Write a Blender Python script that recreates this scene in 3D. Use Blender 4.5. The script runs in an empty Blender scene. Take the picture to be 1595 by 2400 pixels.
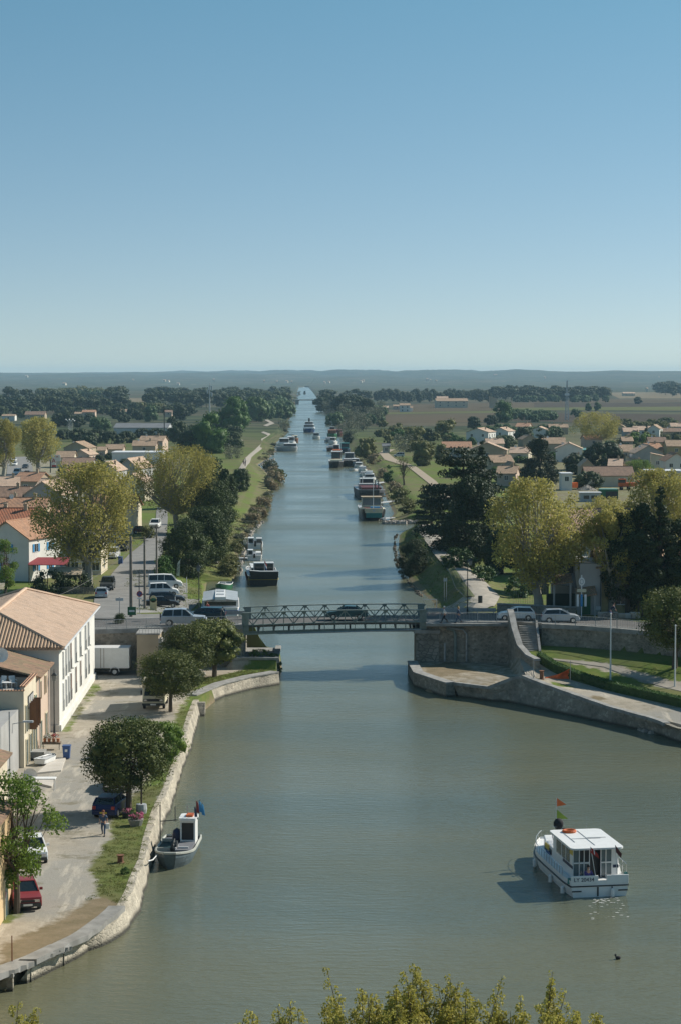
SKY_AIR, SKY_DUST, SKY_OZ, SKY_Z, SKY_S, SUN_E, EXPO, HAZE = 1.0, .5, 1.3, 1.9, .09, 4.3, .45, 6e-5
import bpy, bmesh, math, random
import numpy as np
from mathutils import Vector, Matrix
rad = math.radians
scene = bpy.context.scene
COL = scene.collection
random.seed(7)
# ------------------------------------------------------------------ camera
CZ, F, CX, CY = 31.5, 5000.0, 797.5, 1200.0
PIT = math.atan(317 / F)
cp, sp = math.cos(PIT), math.sin(PIT)
cam_d = bpy.data.cameras.new('camera'); cam = bpy.data.objects.new('camera', cam_d); COL.objects.link(cam)
cam.location = (0, 0, CZ); cam.rotation_euler = (rad(90) - PIT, 0, 0)
cam_d.sensor_fit = 'VERTICAL'; cam_d.sensor_height = 24; cam_d.lens = 24 * F / 2400
cam_d.clip_start = 1; cam_d.clip_end = 60000
scene.camera = cam

def ray(px, py):
    u = CY - py
    return ((px - CX), F * cp + u * sp, -F * sp + u * cp)
def G(px, py, z=0.0):
    r = ray(px, py); t = (z - CZ) / r[2]
    return (r[0] * t, r[1] * t)
def DP(px, py, d):
    r = ray(px, py); t = d / r[1]
    return (r[0] * t, d, CZ + r[2] * t)

def lerp_tab(tab, v):
    if v <= tab[0][0]: return tab[0][1]
    for a, b in zip(tab, tab[1:]):
        if v <= b[0]:
            return a[1] + (b[1] - a[1]) * (v - a[0]) / (b[0] - a[0] + 1e-9)
    return tab[-1][1]
def smooth(a, b, v):
    t = min(1, max(0, (v - a) / (b - a))); return t * t * (3 - 2 * t)
# ------------------------------------------------------------------ materials
MATS = {}
def newmat(name):
    m = bpy.data.materials.new(name); m.use_nodes = True
    nt = m.node_tree; b = nt.nodes['Principled BSDF']
    return m, nt, b
def L(nt, a, b): nt.links.new(a, b)
def nd(nt, t, **kw):
    n = nt.nodes.new(t)
    for k, v in kw.items():
        if k in n.inputs: n.inputs[k].default_value = v
        else: setattr(n, k, v)
    return n
def mixc(nt, fac, a, b):
    n = nt.nodes.new('ShaderNodeMix'); n.data_type = 'RGBA'
    for s, v in ((n.inputs[0], fac), (n.inputs[6], a), (n.inputs[7], b)):
        if hasattr(v, 'is_output') or isinstance(v, bpy.types.NodeSocket): nt.links.new(v, s)
        elif isinstance(v, (tuple, list)): s.default_value = (*v[:3], 1)
        else: s.default_value = v
    return n.outputs[2]
def ramp(nt, src, a, b):
    n = nt.nodes.new('ShaderNodeMapRange'); n.inputs[1].default_value = a; n.inputs[2].default_value = b
    nt.links.new(src, n.inputs[0]); return n.outputs[0]
def coords(nt, scale=(1, 1, 1), kind='Object'):
    tc = nt.nodes.new('ShaderNodeTexCoord'); mp = nt.nodes.new('ShaderNodeMapping')
    mp.inputs['Scale'].default_value = scale
    nt.links.new(tc.outputs[kind], mp.inputs[0]); return mp.outputs[0]
def noise(nt, vec, scale, detail=3, rough=.55):
    n = nt.nodes.new('ShaderNodeTexNoise'); n.inputs['Scale'].default_value = scale
    n.inputs['Detail'].default_value = detail; n.inputs['Roughness'].default_value = rough
    nt.links.new(vec, n.inputs['Vector']); return n.outputs['Fac']
def bump(nt, b, h, s, d=.02):
    n = nt.nodes.new('ShaderNodeBump'); n.inputs['Strength'].default_value = s; n.inputs['Distance'].default_value = d
    nt.links.new(h, n.inputs['Height']); nt.links.new(n.outputs[0], b.inputs['Normal'])
def M(name, c, r=.8, c2=None, sc=1.5, metal=0, bmp=0, spec=.4, a=.35, b_=.65):
    """plain painted / plastered surface with a soft mottling between two real colours"""
    if name in MATS: return MATS[name]
    m, nt, b = newmat(name)
    if c2 is None: c2 = tuple(x * .8 for x in c)
    n = noise(nt, coords(nt), sc, 5)
    L(nt, mixc(nt, ramp(nt, n, a, b_), c, c2), b.inputs['Base Color'])
    b.inputs['Roughness'].default_value = r; b.inputs['Metallic'].default_value = metal
    b.inputs['Specular IOR Level'].default_value = spec
    if bmp: bump(nt, b, noise(nt, coords(nt), sc * 6, 4), bmp, .03)
    MATS[name] = m; return m
def mat_stone(name, c, c2, mortar, sc=2.2, stretch=(1, 1, 1), wet=None):
    m, nt, b = newmat(name)
    vec = coords(nt, stretch)
    v = nt.nodes.new('ShaderNodeTexVoronoi'); v.inputs['Scale'].default_value = sc; L(nt, vec, v.inputs[0])
    e = nt.nodes.new('ShaderNodeTexVoronoi'); e.feature = 'DISTANCE_TO_EDGE'; e.inputs['Scale'].default_value = sc; L(nt, vec, e.inputs[0])
    s = nt.nodes.new('ShaderNodeSeparateColor'); L(nt, v.outputs['Color'], s.inputs[0])
    col = mixc(nt, s.outputs[0], c, c2)
    n = noise(nt, coords(nt), .7, 5)
    col = mixc(nt, ramp(nt, n, .4, .75), col, tuple(x * .55 for x in c2))
    col = mixc(nt, ramp(nt, e.outputs['Distance'], .09, .02), col, mortar)
    if wet:
        sx = nt.nodes.new('ShaderNodeSeparateXYZ'); L(nt, coords(nt), sx.inputs[0])
        col = mixc(nt, ramp(nt, sx.outputs[2], wet, wet - .22), col, (.045, .042, .03))
    L(nt, col, b.inputs['Base Color']); b.inputs['Roughness'].default_value = .9
    bump(nt, b, ramp(nt, e.outputs['Distance'], 0, .15), .6, .05)
    MATS[name] = m; return m
def mat_tile(name, c, c2, dark):
    m, nt, b = newmat(name)
    tc = nt.nodes.new('ShaderNodeTexCoord'); s = nt.nodes.new('ShaderNodeSeparateXYZ'); L(nt, tc.outputs['UV'], s.inputs[0])
    def mth(op, a, v=None, v2=None):
        n = nt.nodes.new('ShaderNodeMath'); n.operation = op
        for i, x in enumerate((a, v)):
            if x is None: continue
            if isinstance(x, (int, float)): n.inputs[i].default_value = x
            else: L(nt, x, n.inputs[i])
        return n.outputs[0]
    u = mth('MULTIPLY', s.outputs[0], 4.2); vv = mth('MULTIPLY', s.outputs[1], 2.8)
    fu = mth('FLOOR', u); fv = mth('FLOOR', vv)
    cb = nt.nodes.new('ShaderNodeCombineXYZ'); L(nt, fu, cb.inputs[0]); L(nt, fv, cb.inputs[1])
    wn = nt.nodes.new('ShaderNodeTexWhiteNoise'); L(nt, cb.outputs[0], wn.inputs['Vector'])
    col = mixc(nt, wn.outputs['Value'], c, c2)
    n = noise(nt, coords(nt), .8, 5)
    col = mixc(nt, ramp(nt, n, .48, .8), col, dark)
    L(nt, col, b.inputs['Base Color']); b.inputs['Roughness'].default_value = .85
    ph = mth('MULTIPLY', u, 2 * math.pi); w = mth('SINE', ph)
    fr = mth('FRACT', vv); h = mth('ADD', w, mth('MULTIPLY', fr, .7))
    bump(nt, b, h, .8, .06)
    MATS[name] = m; return m
def mat_leaf(name, c, c2, sc=.7, tr=.25):
    m, nt, b = newmat(name)
    g = nt.nodes.new('ShaderNodeNewGeometry')
    n = noise(nt, coords(nt), sc, 3)
    oi = nt.nodes.new('ShaderNodeObjectInfo')
    k = nt.nodes.new('ShaderNodeMath'); k.operation = 'ADD'; L(nt, n, k.inputs[0])
    k2 = nt.nodes.new('ShaderNodeMath'); k2.operation = 'MULTIPLY_ADD'; L(nt, oi.outputs['Random'], k2.inputs[0]); k2.inputs[1].default_value = .22; k2.inputs[2].default_value = -.11
    L(nt, k2.outputs[0], k.inputs[1])
    k3 = nt.nodes.new('ShaderNodeMath'); k3.operation = 'MULTIPLY_ADD'; L(nt, g.outputs['Random Per Island'], k3.inputs[0]); k3.inputs[1].default_value = .3; L(nt, k.outputs[0], k3.inputs[2])
    col = mixc(nt, ramp(nt, k3.outputs[0], .35, .9), c, c2)
    L(nt, col, b.inputs['Base Color']); b.inputs['Roughness'].default_value = .6; b.inputs['Specular IOR Level'].default_value = .25
    if tr:
        t = nt.nodes.new('ShaderNodeBsdfTranslucent'); L(nt, col, t.inputs[0])
        mx = nt.nodes.new('ShaderNodeMixShader'); mx.inputs[0].default_value = tr
        L(nt, b.outputs[0], mx.inputs[1]); L(nt, t.outputs[0], mx.inputs[2])
        L(nt, mx.outputs[0], nt.nodes['Material Output'].inputs[0])
    MATS[name] = m; return m
def mat_glass(name, c=(.02, .03, .035), r=.08):
    m, nt, b = newmat(name); b.inputs['Base Color'].default_value = (*c, 1)
    b.inputs['Roughness'].default_value = r; b.inputs['Specular IOR Level'].default_value = .7
    MATS[name] = m; return m
# ------------------------------------------------------------------ mesh builder
class MB:
    def __init__(s): s.v = []; s.f = []; s.m = []
    def add(s, vs, fs, mi=0):
        o = len(s.v); s.v += [tuple(v) for v in vs]
        for f in fs: s.f.append(tuple(o + i for i in f)); s.m.append(mi)
        return s
    def box(s, x0, x1, y0, y1, z0, z1, mi=0):
        vs = [(x0, y0, z0), (x1, y0, z0), (x1, y1, z0), (x0, y1, z0), (x0, y0, z1), (x1, y0, z1), (x1, y1, z1), (x0, y1, z1)]
        return s.add(vs, [(0, 3, 2, 1), (4, 5, 6, 7), (0, 1, 5, 4), (1, 2, 6, 5), (2, 3, 7, 6), (3, 0, 4, 7)], mi)
    def bar(s, a, b, w, h, mi=0):
        """rectangular bar from a to b, w horizontal, h vertical"""
        a = Vector(a); b = Vector(b); d = (b - a).normalized()
        up = Vector((0, 0, 1)) if abs(d.z) < .95 else Vector((0, 1, 0))
        sd = d.cross(up).normalized() * w / 2; u = sd.cross(d).normalized() * h / 2
        vs = [p + q for p in (a, b) for q in (-sd - u, sd - u, sd + u, -sd + u)]
        return s.add(vs, [(0, 1, 2, 3), (7, 6, 5, 4), (0, 4, 5, 1), (1, 5, 6, 2), (2, 6, 7, 3), (3, 7, 4, 0)], mi)
    def tube(s, pts, rs, n=6, mi=0, cap=True):
        if isinstance(rs, (int, float)): rs = [rs] * len(pts)
        pts = [Vector(p) for p in pts]; o = len(s.v)
        for i, p in enumerate(pts):
            d = (pts[min(i + 1, len(pts) - 1)] - pts[max(i - 1, 0)]).normalized()
            ref = Vector((0, 0, 1)) if abs(d.z) < .9 else Vector((1, 0, 0))
            x = d.cross(ref).normalized(); y = x.cross(d)
            for k in range(n):
                a = 2 * math.pi * k / n
                s.v.append(tuple(p + (x * math.cos(a) + y * math.sin(a)) * rs[i]))
        for i in range(len(pts) - 1):
            for k in range(n):
                a = o + i * n + k; b = o + i * n + (k + 1) % n
                s.f.append((a, b, b + n, a + n)); s.m.append(mi)
        if cap:
            s.f.append(tuple(o + k for k in range(n))[::-1]); s.m.append(mi)
            s.f.append(tuple(o + (len(pts) - 1) * n + k for k in range(n))); s.m.append(mi)
        return s
    def prism(s, poly, z0, z1, mi=0):
        n = len(poly); vs = [(x, y, z0) for x, y in poly] + [(x, y, z1) for x, y in poly]
        fs = [tuple(range(n))[::-1], tuple(range(n, 2 * n))] + [(i, (i + 1) % n, n + (i + 1) % n, n + i) for i in range(n)]
        return s.add(vs, fs, mi)
    def side(s, prof, x0, x1, mi=0):
        """profile in (y,z) extruded along x"""
        n = len(prof); vs = [(x0, y, z) for y, z in prof] + [(x1, y, z) for y, z in prof]
        return s.add(vs, [tuple(range(n))[::-1], tuple(range(n, 2 * n))] + [(i, (i + 1) % n, n + (i + 1) % n, n + i) for i in range(n)], mi)
    def rings(s, rings, mi=0, caps=True, close=True):
        n = len(rings[0]); o = len(s.v)
        for r in rings: s.v += [tuple(p) for p in r]
        for i in range(len(rings) - 1):
            for k in range(n if close else n - 1):
                a = o + i * n + k; b = o + i * n + (k + 1) % n
                s.f.append((a, b, b + n, a + n)); s.m.append(mi)
        if caps:
            s.f.append(tuple(o + k for k in range(n))[::-1]); s.m.append(mi)
            s.f.append(tuple(o + (len(rings) - 1) * n + k for k in range(n))); s.m.append(mi)
        return s
    def ball(s, c, r, n=8, mi=0, sz=1.0, sy=1.0):
        rg = []
        for i in range(n // 2 + 1):
            t = math.pi * (i + .02) / (n / 2 + .04); rr = math.sin(t) * r
            rg.append([(c[0] + rr * math.cos(2 * math.pi * k / n), c[1] + rr * sy * math.sin(2 * math.pi * k / n), c[2] - math.cos(t) * r * sz) for k in range(n)])
        return s.rings(rg, mi)
    def build(s, name, mats, parent=None, loc=(0, 0, 0), rz=0, uv=False, sm=False, bev=0):
        me = bpy.data.meshes.new(name); me.from_pydata(s.v, [], s.f)
        if not isinstance(mats, (list, tuple)): mats = [mats]
        for m in mats: me.materials.append(MATS[m] if isinstance(m, str) else m)
        if len(mats) > 1: me.polygons.foreach_set('material_index', s.m)
        bm = bmesh.new(); bm.from_mesh(me); bmesh.ops.recalc_face_normals(bm, faces=bm.faces); bm.to_mesh(me); bm.free()
        if uv:
            ul = me.uv_layers.new(name='uv')
            for p in me.polygons:
                nn = p.normal
                u = nn.cross(Vector((0, 0, 1)))
                u = u.normalized() if u.length > .05 else Vector((1, 0, 0))
                w = nn.cross(u)
                for li in p.loop_indices:
                    co = me.vertices[me.loops[li].vertex_index].co
                    ul.data[li].uv = (co.dot(u), co.dot(w))
        if sm:
            me.polygons.foreach_set('use_smooth', [True] * len(me.polygons))
        ob = bpy.data.objects.new(name, me); COL.objects.link(ob); ob.location = loc; ob.rotation_euler = (0, 0, rz)
        if parent: ob.parent = parent
        if bev:
            b = ob.modifiers.new('bevel', 'BEVEL'); b.width = bev; b.segments = 2; b.limit_method = 'ANGLE'
        return ob
def tag(o, label=None, cat=None, group=None, kind=None):
    if label: o['label'] = label
    if cat: o['category'] = cat
    if group: o['group'] = group
    if kind: o['kind'] = kind
    return o
def thing(name, label, cat, loc=(0, 0, 0), rz=0, group=None):
    o = bpy.data.objects.new(name, None); o.empty_display_size = .1; COL.objects.link(o)
    o.location = loc; o.rotation_euler = (0, 0, rz)
    return tag(o, label, cat, group)
def struct(ob): ob['kind'] = 'structure'; return ob
def copy_tree(o, loc=None, rz=None, label=None, parent=None):
    c = o.copy(); COL.objects.link(c); c.parent = parent
    if loc is not None: c.location = loc
    if rz is not None: c.rotation_euler = (0, 0, rz)
    if label: c['label'] = label
    for ch in list(o.children): copy_tree(ch, parent=c)
    return c
# ------------------------------------------------------------------ palette
M('asphalt', (.13, .125, .118), .95, (.095, .093, .09), .8, bmp=.15)
M('asphalt_pale', (.24, .232, .215), .95, (.18, .175, .165), .5, bmp=.15)
M('gravel', (.36, .325, .27), .95, (.28, .25, .205), .6, bmp=.3)
M('path_dirt', (.37, .30, .215), .95, (.30, .245, .175), .5, bmp=.2)
M('concrete', (.30, .295, .275), .9, (.2, .195, .18), 1.1, bmp=.25)
M('coping', (.34, .335, .315), .9, (.22, .215, .2), 1.4, bmp=.25)
M('white_plaster', (.70, .69, .64), .9, (.62, .61, .565), .5)
M('cream_plaster', (.62, .55, .42), .9, (.54, .47, .35), .6)
M('peach_plaster', (.66, .48, .27), .9, (.57, .41, .23), .6)
M('grey_plaster', (.38, .375, .36), .9, (.31, .305, .29), .5)
M('tan_plaster', (.44, .36, .26), .9, (.37, .30, .21), .5)
M('pink_plaster', (.55, .42, .33), .9, (.48, .37, .28), .5)
M('ochre_plaster', (.42, .33, .17), .9, (.34, .27, .14), 1.5)
M('white_paint', (.78, .78, .76), .35, (.72, .72, .70), 2)
M('grey_paint', (.42, .44, .45), .4, (.36, .38, .39), 2)
M('pale_grey', (.56, .57, .57), .5, (.48, .49, .49), 2)
M('black_paint', (.016, .017, .019), .4, (.03, .03, .032), 2)
M('dark_metal', (.03, .034, .034), .5, (.045, .05, .05), 3)
M('galv', (.42, .43, .43), .45, (.3, .31, .31), 3, metal=.4)
M('bridge_paint', (.21, .25, .225), .6, (.15, .18, .16), 2.5, bmp=.1)
M('timber', (.19, .15, .11), .9, (.12, .095, .07), 2)
M('pole_wood', (.23, .205, .175), .9, (.15, .13, .11), 2)
M('brown_paint', (.16, .075, .035), .6, (.12, .055, .025), 2)
M('red_paint', (.42, .035, .028), .35, (.36, .03, .025), 2)
M('faded_red', (.24, .035, .035), .4, (.2, .03, .03), 2)
M('blue_paint', (.03, .09, .26), .4, (.025, .075, .22), 2)
M('sky_blue', (.05, .28, .52), .5, (.04, .22, .45), 2)
M('navy', (.012, .02, .055), .5, (.016, .025, .065), 2)
M('teal', (.02, .20, .19), .5, (.018, .16, .15), 2)
M('green_paint', (.02, .14, .06), .5, (.018, .11, .05), 2)
M('orange_paint', (.62, .13, .02), .5, (.5, .10, .018), 2)
M('orange_net', (.72, .14, .03), .8, (.6, .11, .03), 3)
M('yellow_paint', (.62, .46, .05), .5, (.55, .40, .04), 2)
M('pink_paint', (.5, .13, .16), .5, (.42, .1, .13), 2)
M('cream_paint', (.60, .55, .40), .5, (.54, .49, .35), 2)
M('maroon', (.12, .025, .022), .55, (.09, .02, .018), 2)
M('rust', (.20, .09, .045), .85, (.13, .06, .035), 2)
M('rubber', (.014, .014, .014), .8, (.02, .02, .02), 3)
M('chrome', (.55, .56, .57), .25, (.5, .5, .5), 3, metal=.8)
M('terracotta', (.46, .19, .09), .85, (.38, .15, .075), 2)
M('skin', (.48, .27, .19), .6, (.44, .24, .165), 5)
M('cloth_white', (.68, .68, .66), .9, (.6, .6, .58), 5)
M('cloth_black', (.015, .015, .018), .9, (.025, .025, .028), 5)
M('cloth_denim', (.06, .09, .15), .9, (.045, .07, .12), 5)
M('cloth_blue', (.03, .06, .20), .9, (.03, .05, .16), 5)
M('hair_red', (.22, .06, .02), .7, (.16, .045, .015), 8)
M('hair_blond', (.42, .28, .12), .7, (.35, .23, .1), 8)
M('hair_dark', (.02, .014, .01), .7, (.03, .02, .015), 8)
M('bark_pale', (.36, .34, .29), .9, (.19, .175, .14), 3.5, bmp=.3)
M('bark', (.12, .09, .065), .95, (.075, .058, .045), 3, bmp=.3)
M('rubble', (.4, .36, .31), .95, (.26, .23, .2), .8, bmp=.3)
M('paper_white', (.75, .75, .73), .7, (.7, .7, .68), 3)
M('flower_pink', (.6, .09, .22), .7, (.7, .3, .4), 6)
M('flower_red', (.5, .03, .03), .7, (.4, .03, .05), 6)
M('awning_red', (.30, .05, .055), .8, (.24, .04, .05), 3)
M('awning_teal', (.16, .38, .36), .8, (.13, .32, .31), 3)
M('roof_grey', (.17, .18, .19), .8, (.13, .14, .15), .4)
M('roof_white', (.66, .67, .68), .6, (.58, .59, .6), .4)
mat_glass('glass'); mat_glass('car_glass', (.012, .018, .02), .05); mat_glass('glass_pale', (.12, .16, .17), .15)
mat_stone('stone_wall', (.43, .37, .29), (.22, .19, .145), (.30, .265, .21), 2.8, (1, 1, 1.3))
mat_stone('stone_pale', (.56, .50, .39), (.36, .32, .25), (.42, .38, .3), 3.0, (1, 1, 1.3), wet=.34)
mat_stone('stone_quay', (.44, .40, .32), (.23, .21, .17), (.24, .22, .18), 2.6, (1, 1, 1.3), wet=.3)
mat_stone('ashlar', (.33, .30, .25), (.24, .22, .18), (.12, .11, .09), 1.6, (1, 1, 1.6))
mat_tile('tile_orange', (.52, .29, .17), (.42, .22, .13), (.3, .19, .13))
mat_tile('tile_peach', (.62, .45, .33), (.52, .36, .25), (.38, .28, .21))
mat_tile('tile_red', (.42, .15, .07), (.33, .12, .06), (.22, .11, .07))
mat_tile('tile_tan', (.46, .32, .21), (.36, .25, .165), (.25, .18, .12))
mat_tile('tile_brown', (.30, .19, .13), (.23, .145, .1), (.16, .11, .08))
mat_tile('tile_old', (.40, .24, .15), (.22, .15, .10), (.26, .23, .12))
mat_leaf('leaf_plane', (.25, .225, .05), (.46, .42, .13), 1.2, .42)
mat_leaf('leaf_pine', (.034, .056, .016), (.09, .12, .035), 1.5, .15)
mat_leaf('leaf_pine_bright', (.05, .072, .018), (.15, .165, .04), 2.2, .15)
mat_leaf('leaf_dark', (.02, .037, .015), (.055, .08, .028), 1.0, .12)
mat_leaf('leaf_cedar', (.018, .033, .015), (.052, .072, .028), 1.0, .12)
mat_leaf('leaf_green', (.035, .085, .018), (.09, .17, .035), 1.2, .25)
mat_leaf('leaf_bright', (.08, .15, .02), (.19, .27, .045), 1.8, .35)
mat_leaf('leaf_poplar', (.05, .10, .035), (.115, .175, .07), 1.2, .25)
mat_leaf('leaf_grey', (.10, .115, .07), (.2, .21, .14), 1.2, .2)
mat_leaf('leaf_olive', (.095, .105, .03), (.18, .18, .055), 1.2, .25)
mat_leaf('reed', (.21, .17, .095), (.33, .27, .165), .6, .2)
mat_leaf('leaf_ivy', (.022, .055, .012), (.07, .13, .03), 1.5, .1)
mat_leaf('grass_blade', (.10, .13, .03), (.19, .20, .06), .5, .3)
# ------------------------------------------------------------------ banks
def GW(px, py, z=0): return G(px, py, z)
LWpx = [(178, 2238), (255, 2212), (293, 2184), (322, 2145), (333, 2104), (351, 2040), (366, 1980), (384, 1930), (400, 1893), (420, 1820), (437, 1775), (448, 1750), (458, 1710), (468, 1670)]
LTpx = [(0, 2283), (76, 2254), (131, 2228), (205, 2192), (262, 2150), (284, 2130), (306, 2091), (316, 2059), (338, 2012), (348, 1964), (367, 1900), (392, 1851), (427, 1750), (447, 1678), (461, 1642)]
LW = [(-60, 92), (-32, 98), (-20.5, 103), (-17.4, 108)] + [GW(*p) for p in LWpx] + [(G(461, 1642, 1.2)[0] + .6, G(461, 1642, 1.2)[1] + .1), (G(522, 1604, 1.2)[0] - .15, G(522, 1604, 1.2)[1] + .3), (G(651, 1577, 1.2)[0] - .15, G(651, 1577, 1.2)[1] + .3)]
LT = [(-60, 93), (-32, 99.5), (-21, 104.5)] + [G(*p, 1.2) for p in LTpx] + [(G(522, 1604, 1.2)[0] - .2, G(522, 1604, 1.2)[1] + .45), (G(651, 1577, 1.2)[0] - .2, G(651, 1577, 1.2)[1] + .45)]
yq = 230.5
LB = [(-6.3, yq), (-16, 236), G(480, 1412), G(497, 1364), G(560, 1363), G(566, 1330), G(570, 1290), G(578, 1258), G(617, 1222), G(631, 1204), G(642, 1148), G(650, 1128), G(619, 1097), G(609, 1090), G(635, 1074), G(647, 1059), G(650, 1039), G(677, 1016), G(678, 988), G(688, 970), G(696, 937), G(698, 919), G(701, 908)]
LW += LB; LT = LT + [(-6.5, yq), (-16.3, 236.5), (G(480, 1412)[0] - .3, 298)] + [(x - 1.6, y) for x, y in LB[3:]]
RWpx = [(1567, 1725), (1361, 1682), (1197, 1647), (1053, 1630), (991, 1622), (975, 1577)]
RT3 = [(1583, 1706, 1.3), (1538, 1688, 1.35), (1419, 1655, 1.5), (1254, 1597, 2.4), (1217, 1581, 2.75), (1151, 1612, 1.35), (1063, 1601, 1.35), (1049, 1597, 1.35), (989, 1577, 1.35)]
RW = [(60, 100), (48, 150), (34, 176)] + [GW(*p) for p in RWpx] + [(7.9, 224), (7.9, 231)]
RTz = [(61, 100, 1.3), (49, 150, 1.3), (35, 176, 1.3)] + [(*G(x, y, z), z) for x, y, z in RT3] + [(8.0, 224, 1.35), (8.0, 231, 1.35)]
RT = [(a, b) for a, b, c in RTz]; RZ = [(b, c) for a, b, c in RTz]
RB = [G(1002, 1412), G(987, 1399), G(959, 1373), G(941, 1348), G(929, 1315), G(923, 1287), G(926, 1254), (12.5, 437), (15, 441), (21.6, 444), (21.6, 455.5), (21, 459.2), (9.3, 460.5), G(915, 1204), G(897, 1166), G(889, 1140), G(864, 1110), G(846, 1090), G(825, 1070), (2.6, 921), (1.4, 1029), (-.6, 1125), (-4.8, 1406), G(768, 975), G(752, 962), G(744, 944), G(739, 929), G(732, 919), G(723, 908)]
RW += [(12, 240)] + RB; RT += [(12.3, 240)] + [(x + 1.6, y) for x, y in RB]
def fix(P):
    o = []
    for x, y in P:
        if o and y <= o[-1][1] + .02: y = o[-1][1] + .05
        o.append((x, y))
    return o
LW, LT, RW, RT = fix(LW), fix(LT), fix(RW), fix(RT)
def inv(P): return [(y, x) for x, y in P]
LWt, LTt, RWt, RTt = inv(LW), inv(LT), inv(RW), inv(RT)
wl = lambda y: lerp_tab(LWt, y)
wr = lambda y: lerp_tab(RWt, y)
tl = lambda y: min(lerp_tab(LTt, y), wl(y) - .05)
tr_ = lambda y: max(lerp_tab(RTt, y), wr(y) + .05)
# road across: near edge y as a function of x
YN = [(-90, 213), (-25, 218), (-10.2, 222), (8.9, 225.4), (17.9, 224.5), (26.6, 220.7), (34, 214), (60, 188), (90, 150)]
yn = lambda x: lerp_tab(YN, x)
RWID = 9.6
def H(x, y):
    """height of the ground"""
    if y < 96: return 1.2
    c = (wl(y) + wr(y)) / 2
    n = yn(x)
    if x < c:
        d = tl(y) - x
        if d < 0: return -1.2
        if y < n + 1.4:
            if y > 219.5 and x > -11.5: return 2.1
            return 1.2
        h = 5.35 - 3.6 * smooth(n + RWID, n + RWID + 52, y) if y > n + RWID else 5.35
        if y > 900: h = 1.75
        e = .35 if y > 300 else .9
        if x > -12 and y < 231: return 2.1
        return e + (h - e) * smooth(0, 7 if y > 240 else 2, d)
    d = x - tr_(y)
    if d < 0: return -1.2
    if y < n + 1.4:
        if x < 18.3: return lerp_tab(RZ, y) if d < .8 and x > 11 else 1.25
        base = lerp_tab(RZ, y) - .08
        up = 1.6 + 1.7 * smooth(n - 14, n - 1, y)
        return base + (up - base) * smooth(0, 6, d)
    st = n + RWID + (0 if x < 17 else min(14, (x - 17) * 1.6))
    h = 5.35 - 3.6 * smooth(st, st + 44, y) if y > st else 5.35
    e = .35
    if x < 12 and y < 232: return 1.3
    if y < 445: h = max(h, 2.3 + .8 * smooth(0, 3, d) * smooth(9, 5, d))
    return e + (h - e) * smooth(0, 4 if y < 450 else 6, d)
def hill(x, y):
    h = 0
    if y > 5200:
        k = smooth(5200, 12500, y)
        nz = .55 * math.sin(x / 900 + y / 1700) + .3 * math.sin(x / 410 - 1.3 + y / 900) + .15 * math.sin(x / 170 + y / 500 + 2)
        nz += .35 * math.sin(x / 63 + 1.7 * math.sin(x / 210 + y / 600)) + .2 * math.sin(x / 31 + y / 130)
        h = k * (50 + 19 * nz - 10 * smooth(500, 2500, x))
        h += smooth(5200, 6000, y) * 1.5 * math.sin(x / 95 + y / 210) * k
    return h
def ground_at(px, py):
    r = ray(px, py); d = 95.0
    prev = d
    while d < 15000:
        x = r[0] / r[1] * d; z = CZ + r[2] / r[1] * d
        if z <= H(x, d) + hill(x, d):
            a, b = prev, d
            for _ in range(20):
                m = (a + b) / 2
                if CZ + r[2] / r[1] * m <= H(r[0] / r[1] * m, m) + hill(r[0] / r[1] * m, m): b = m
                else: a = m
            x = r[0] / r[1] * b
            return (x, b, H(x, b) + hill(x, b))
        prev = d; d *= 1.004
    return (r[0] / r[1] * 9000, 9000, 30)
def inpoly(P, x, y):
    c = False; j = len(P) - 1
    for i in range(len(P)):
        if (P[i][1] > y) != (P[j][1] > y) and x < (P[j][0] - P[i][0]) * (y - P[i][1]) / (P[j][1] - P[i][1]) + P[i][0]: c = not c
        j = i
    return c
def pp(z, *pts): return [G(a, b, z) for a, b in pts]
# cover: 0 gravel / sand, 1 green grass, 2 dry brown growth, 3 dark soil, 4 field greenish
COVER = [  # polygon, kind
    (pp(1.2, (0, 2290), (0, 2225), (150, 2150), (235, 2088), (218, 2055), (212, 2030), (262, 1960), (262, 1925), (300, 1880), (345, 1830), (375, 1760), (410, 1690), (430, 1650), (470, 1590), (650, 1562), (660, 1575), (470, 1640), (445, 1690), (380, 1860), (345, 2000), (300, 2110), (200, 2200)), 1),
    (pp(1.2, (0, 2290), (0, 2215), (120, 2165), (225, 2100), (240, 2100), (280, 2120), (200, 2195), (120, 2235)), 2),
    (pp(1.2, (140, 1722), (165, 1712), (200, 1650), (238, 1612), (225, 1592)), 1),
    (pp(1.2, (0, 2170), (40, 2160), (60, 2130), (20, 2110), (-20, 2150)), 1),
    (pp(1.2, (530, 1590), (650, 1570), (640, 1548), (590, 1566), (520, 1583)), 1),
    (pp(1.2, (960, 1550), (1215, 1550), (1215, 1590), (1150, 1615), (1050, 1605), (980, 1585)), 5),  # dark grey-brown gravel, with wall and tree shade put into the colour
    (pp(1.2, (1005, 1562), (1060, 1552), (1105, 1572), (1010, 1590)), 2),
]
def pg(*pts): return [ground_at(*p)[:2] for p in pts]
COVER += [(pg((1228, 1500), (1300, 1500), (1400, 1512), (1700, 1525), (1700, 1605), (1595, 1600), (1500, 1575), (1420, 1552), (1330, 1546), (1240, 1540)), 1),
          (pg((1255, 1546), (1330, 1552), (1440, 1576), (1595, 1622), (1700, 1640), (1700, 1690), (1595, 1652), (1400, 1600)), 1),
          (pg((1285, 1600), (1330, 1602), (1340, 1612), (1300, 1608)), 1), (pg((1380, 1630), (1410, 1632), (1420, 1640), (1390, 1640)), 2)]
BX = [(min(a for a, b in P), max(a for a, b in P), min(b for a, b in P), max(b for a, b in P)) for P, k in COVER]
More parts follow.
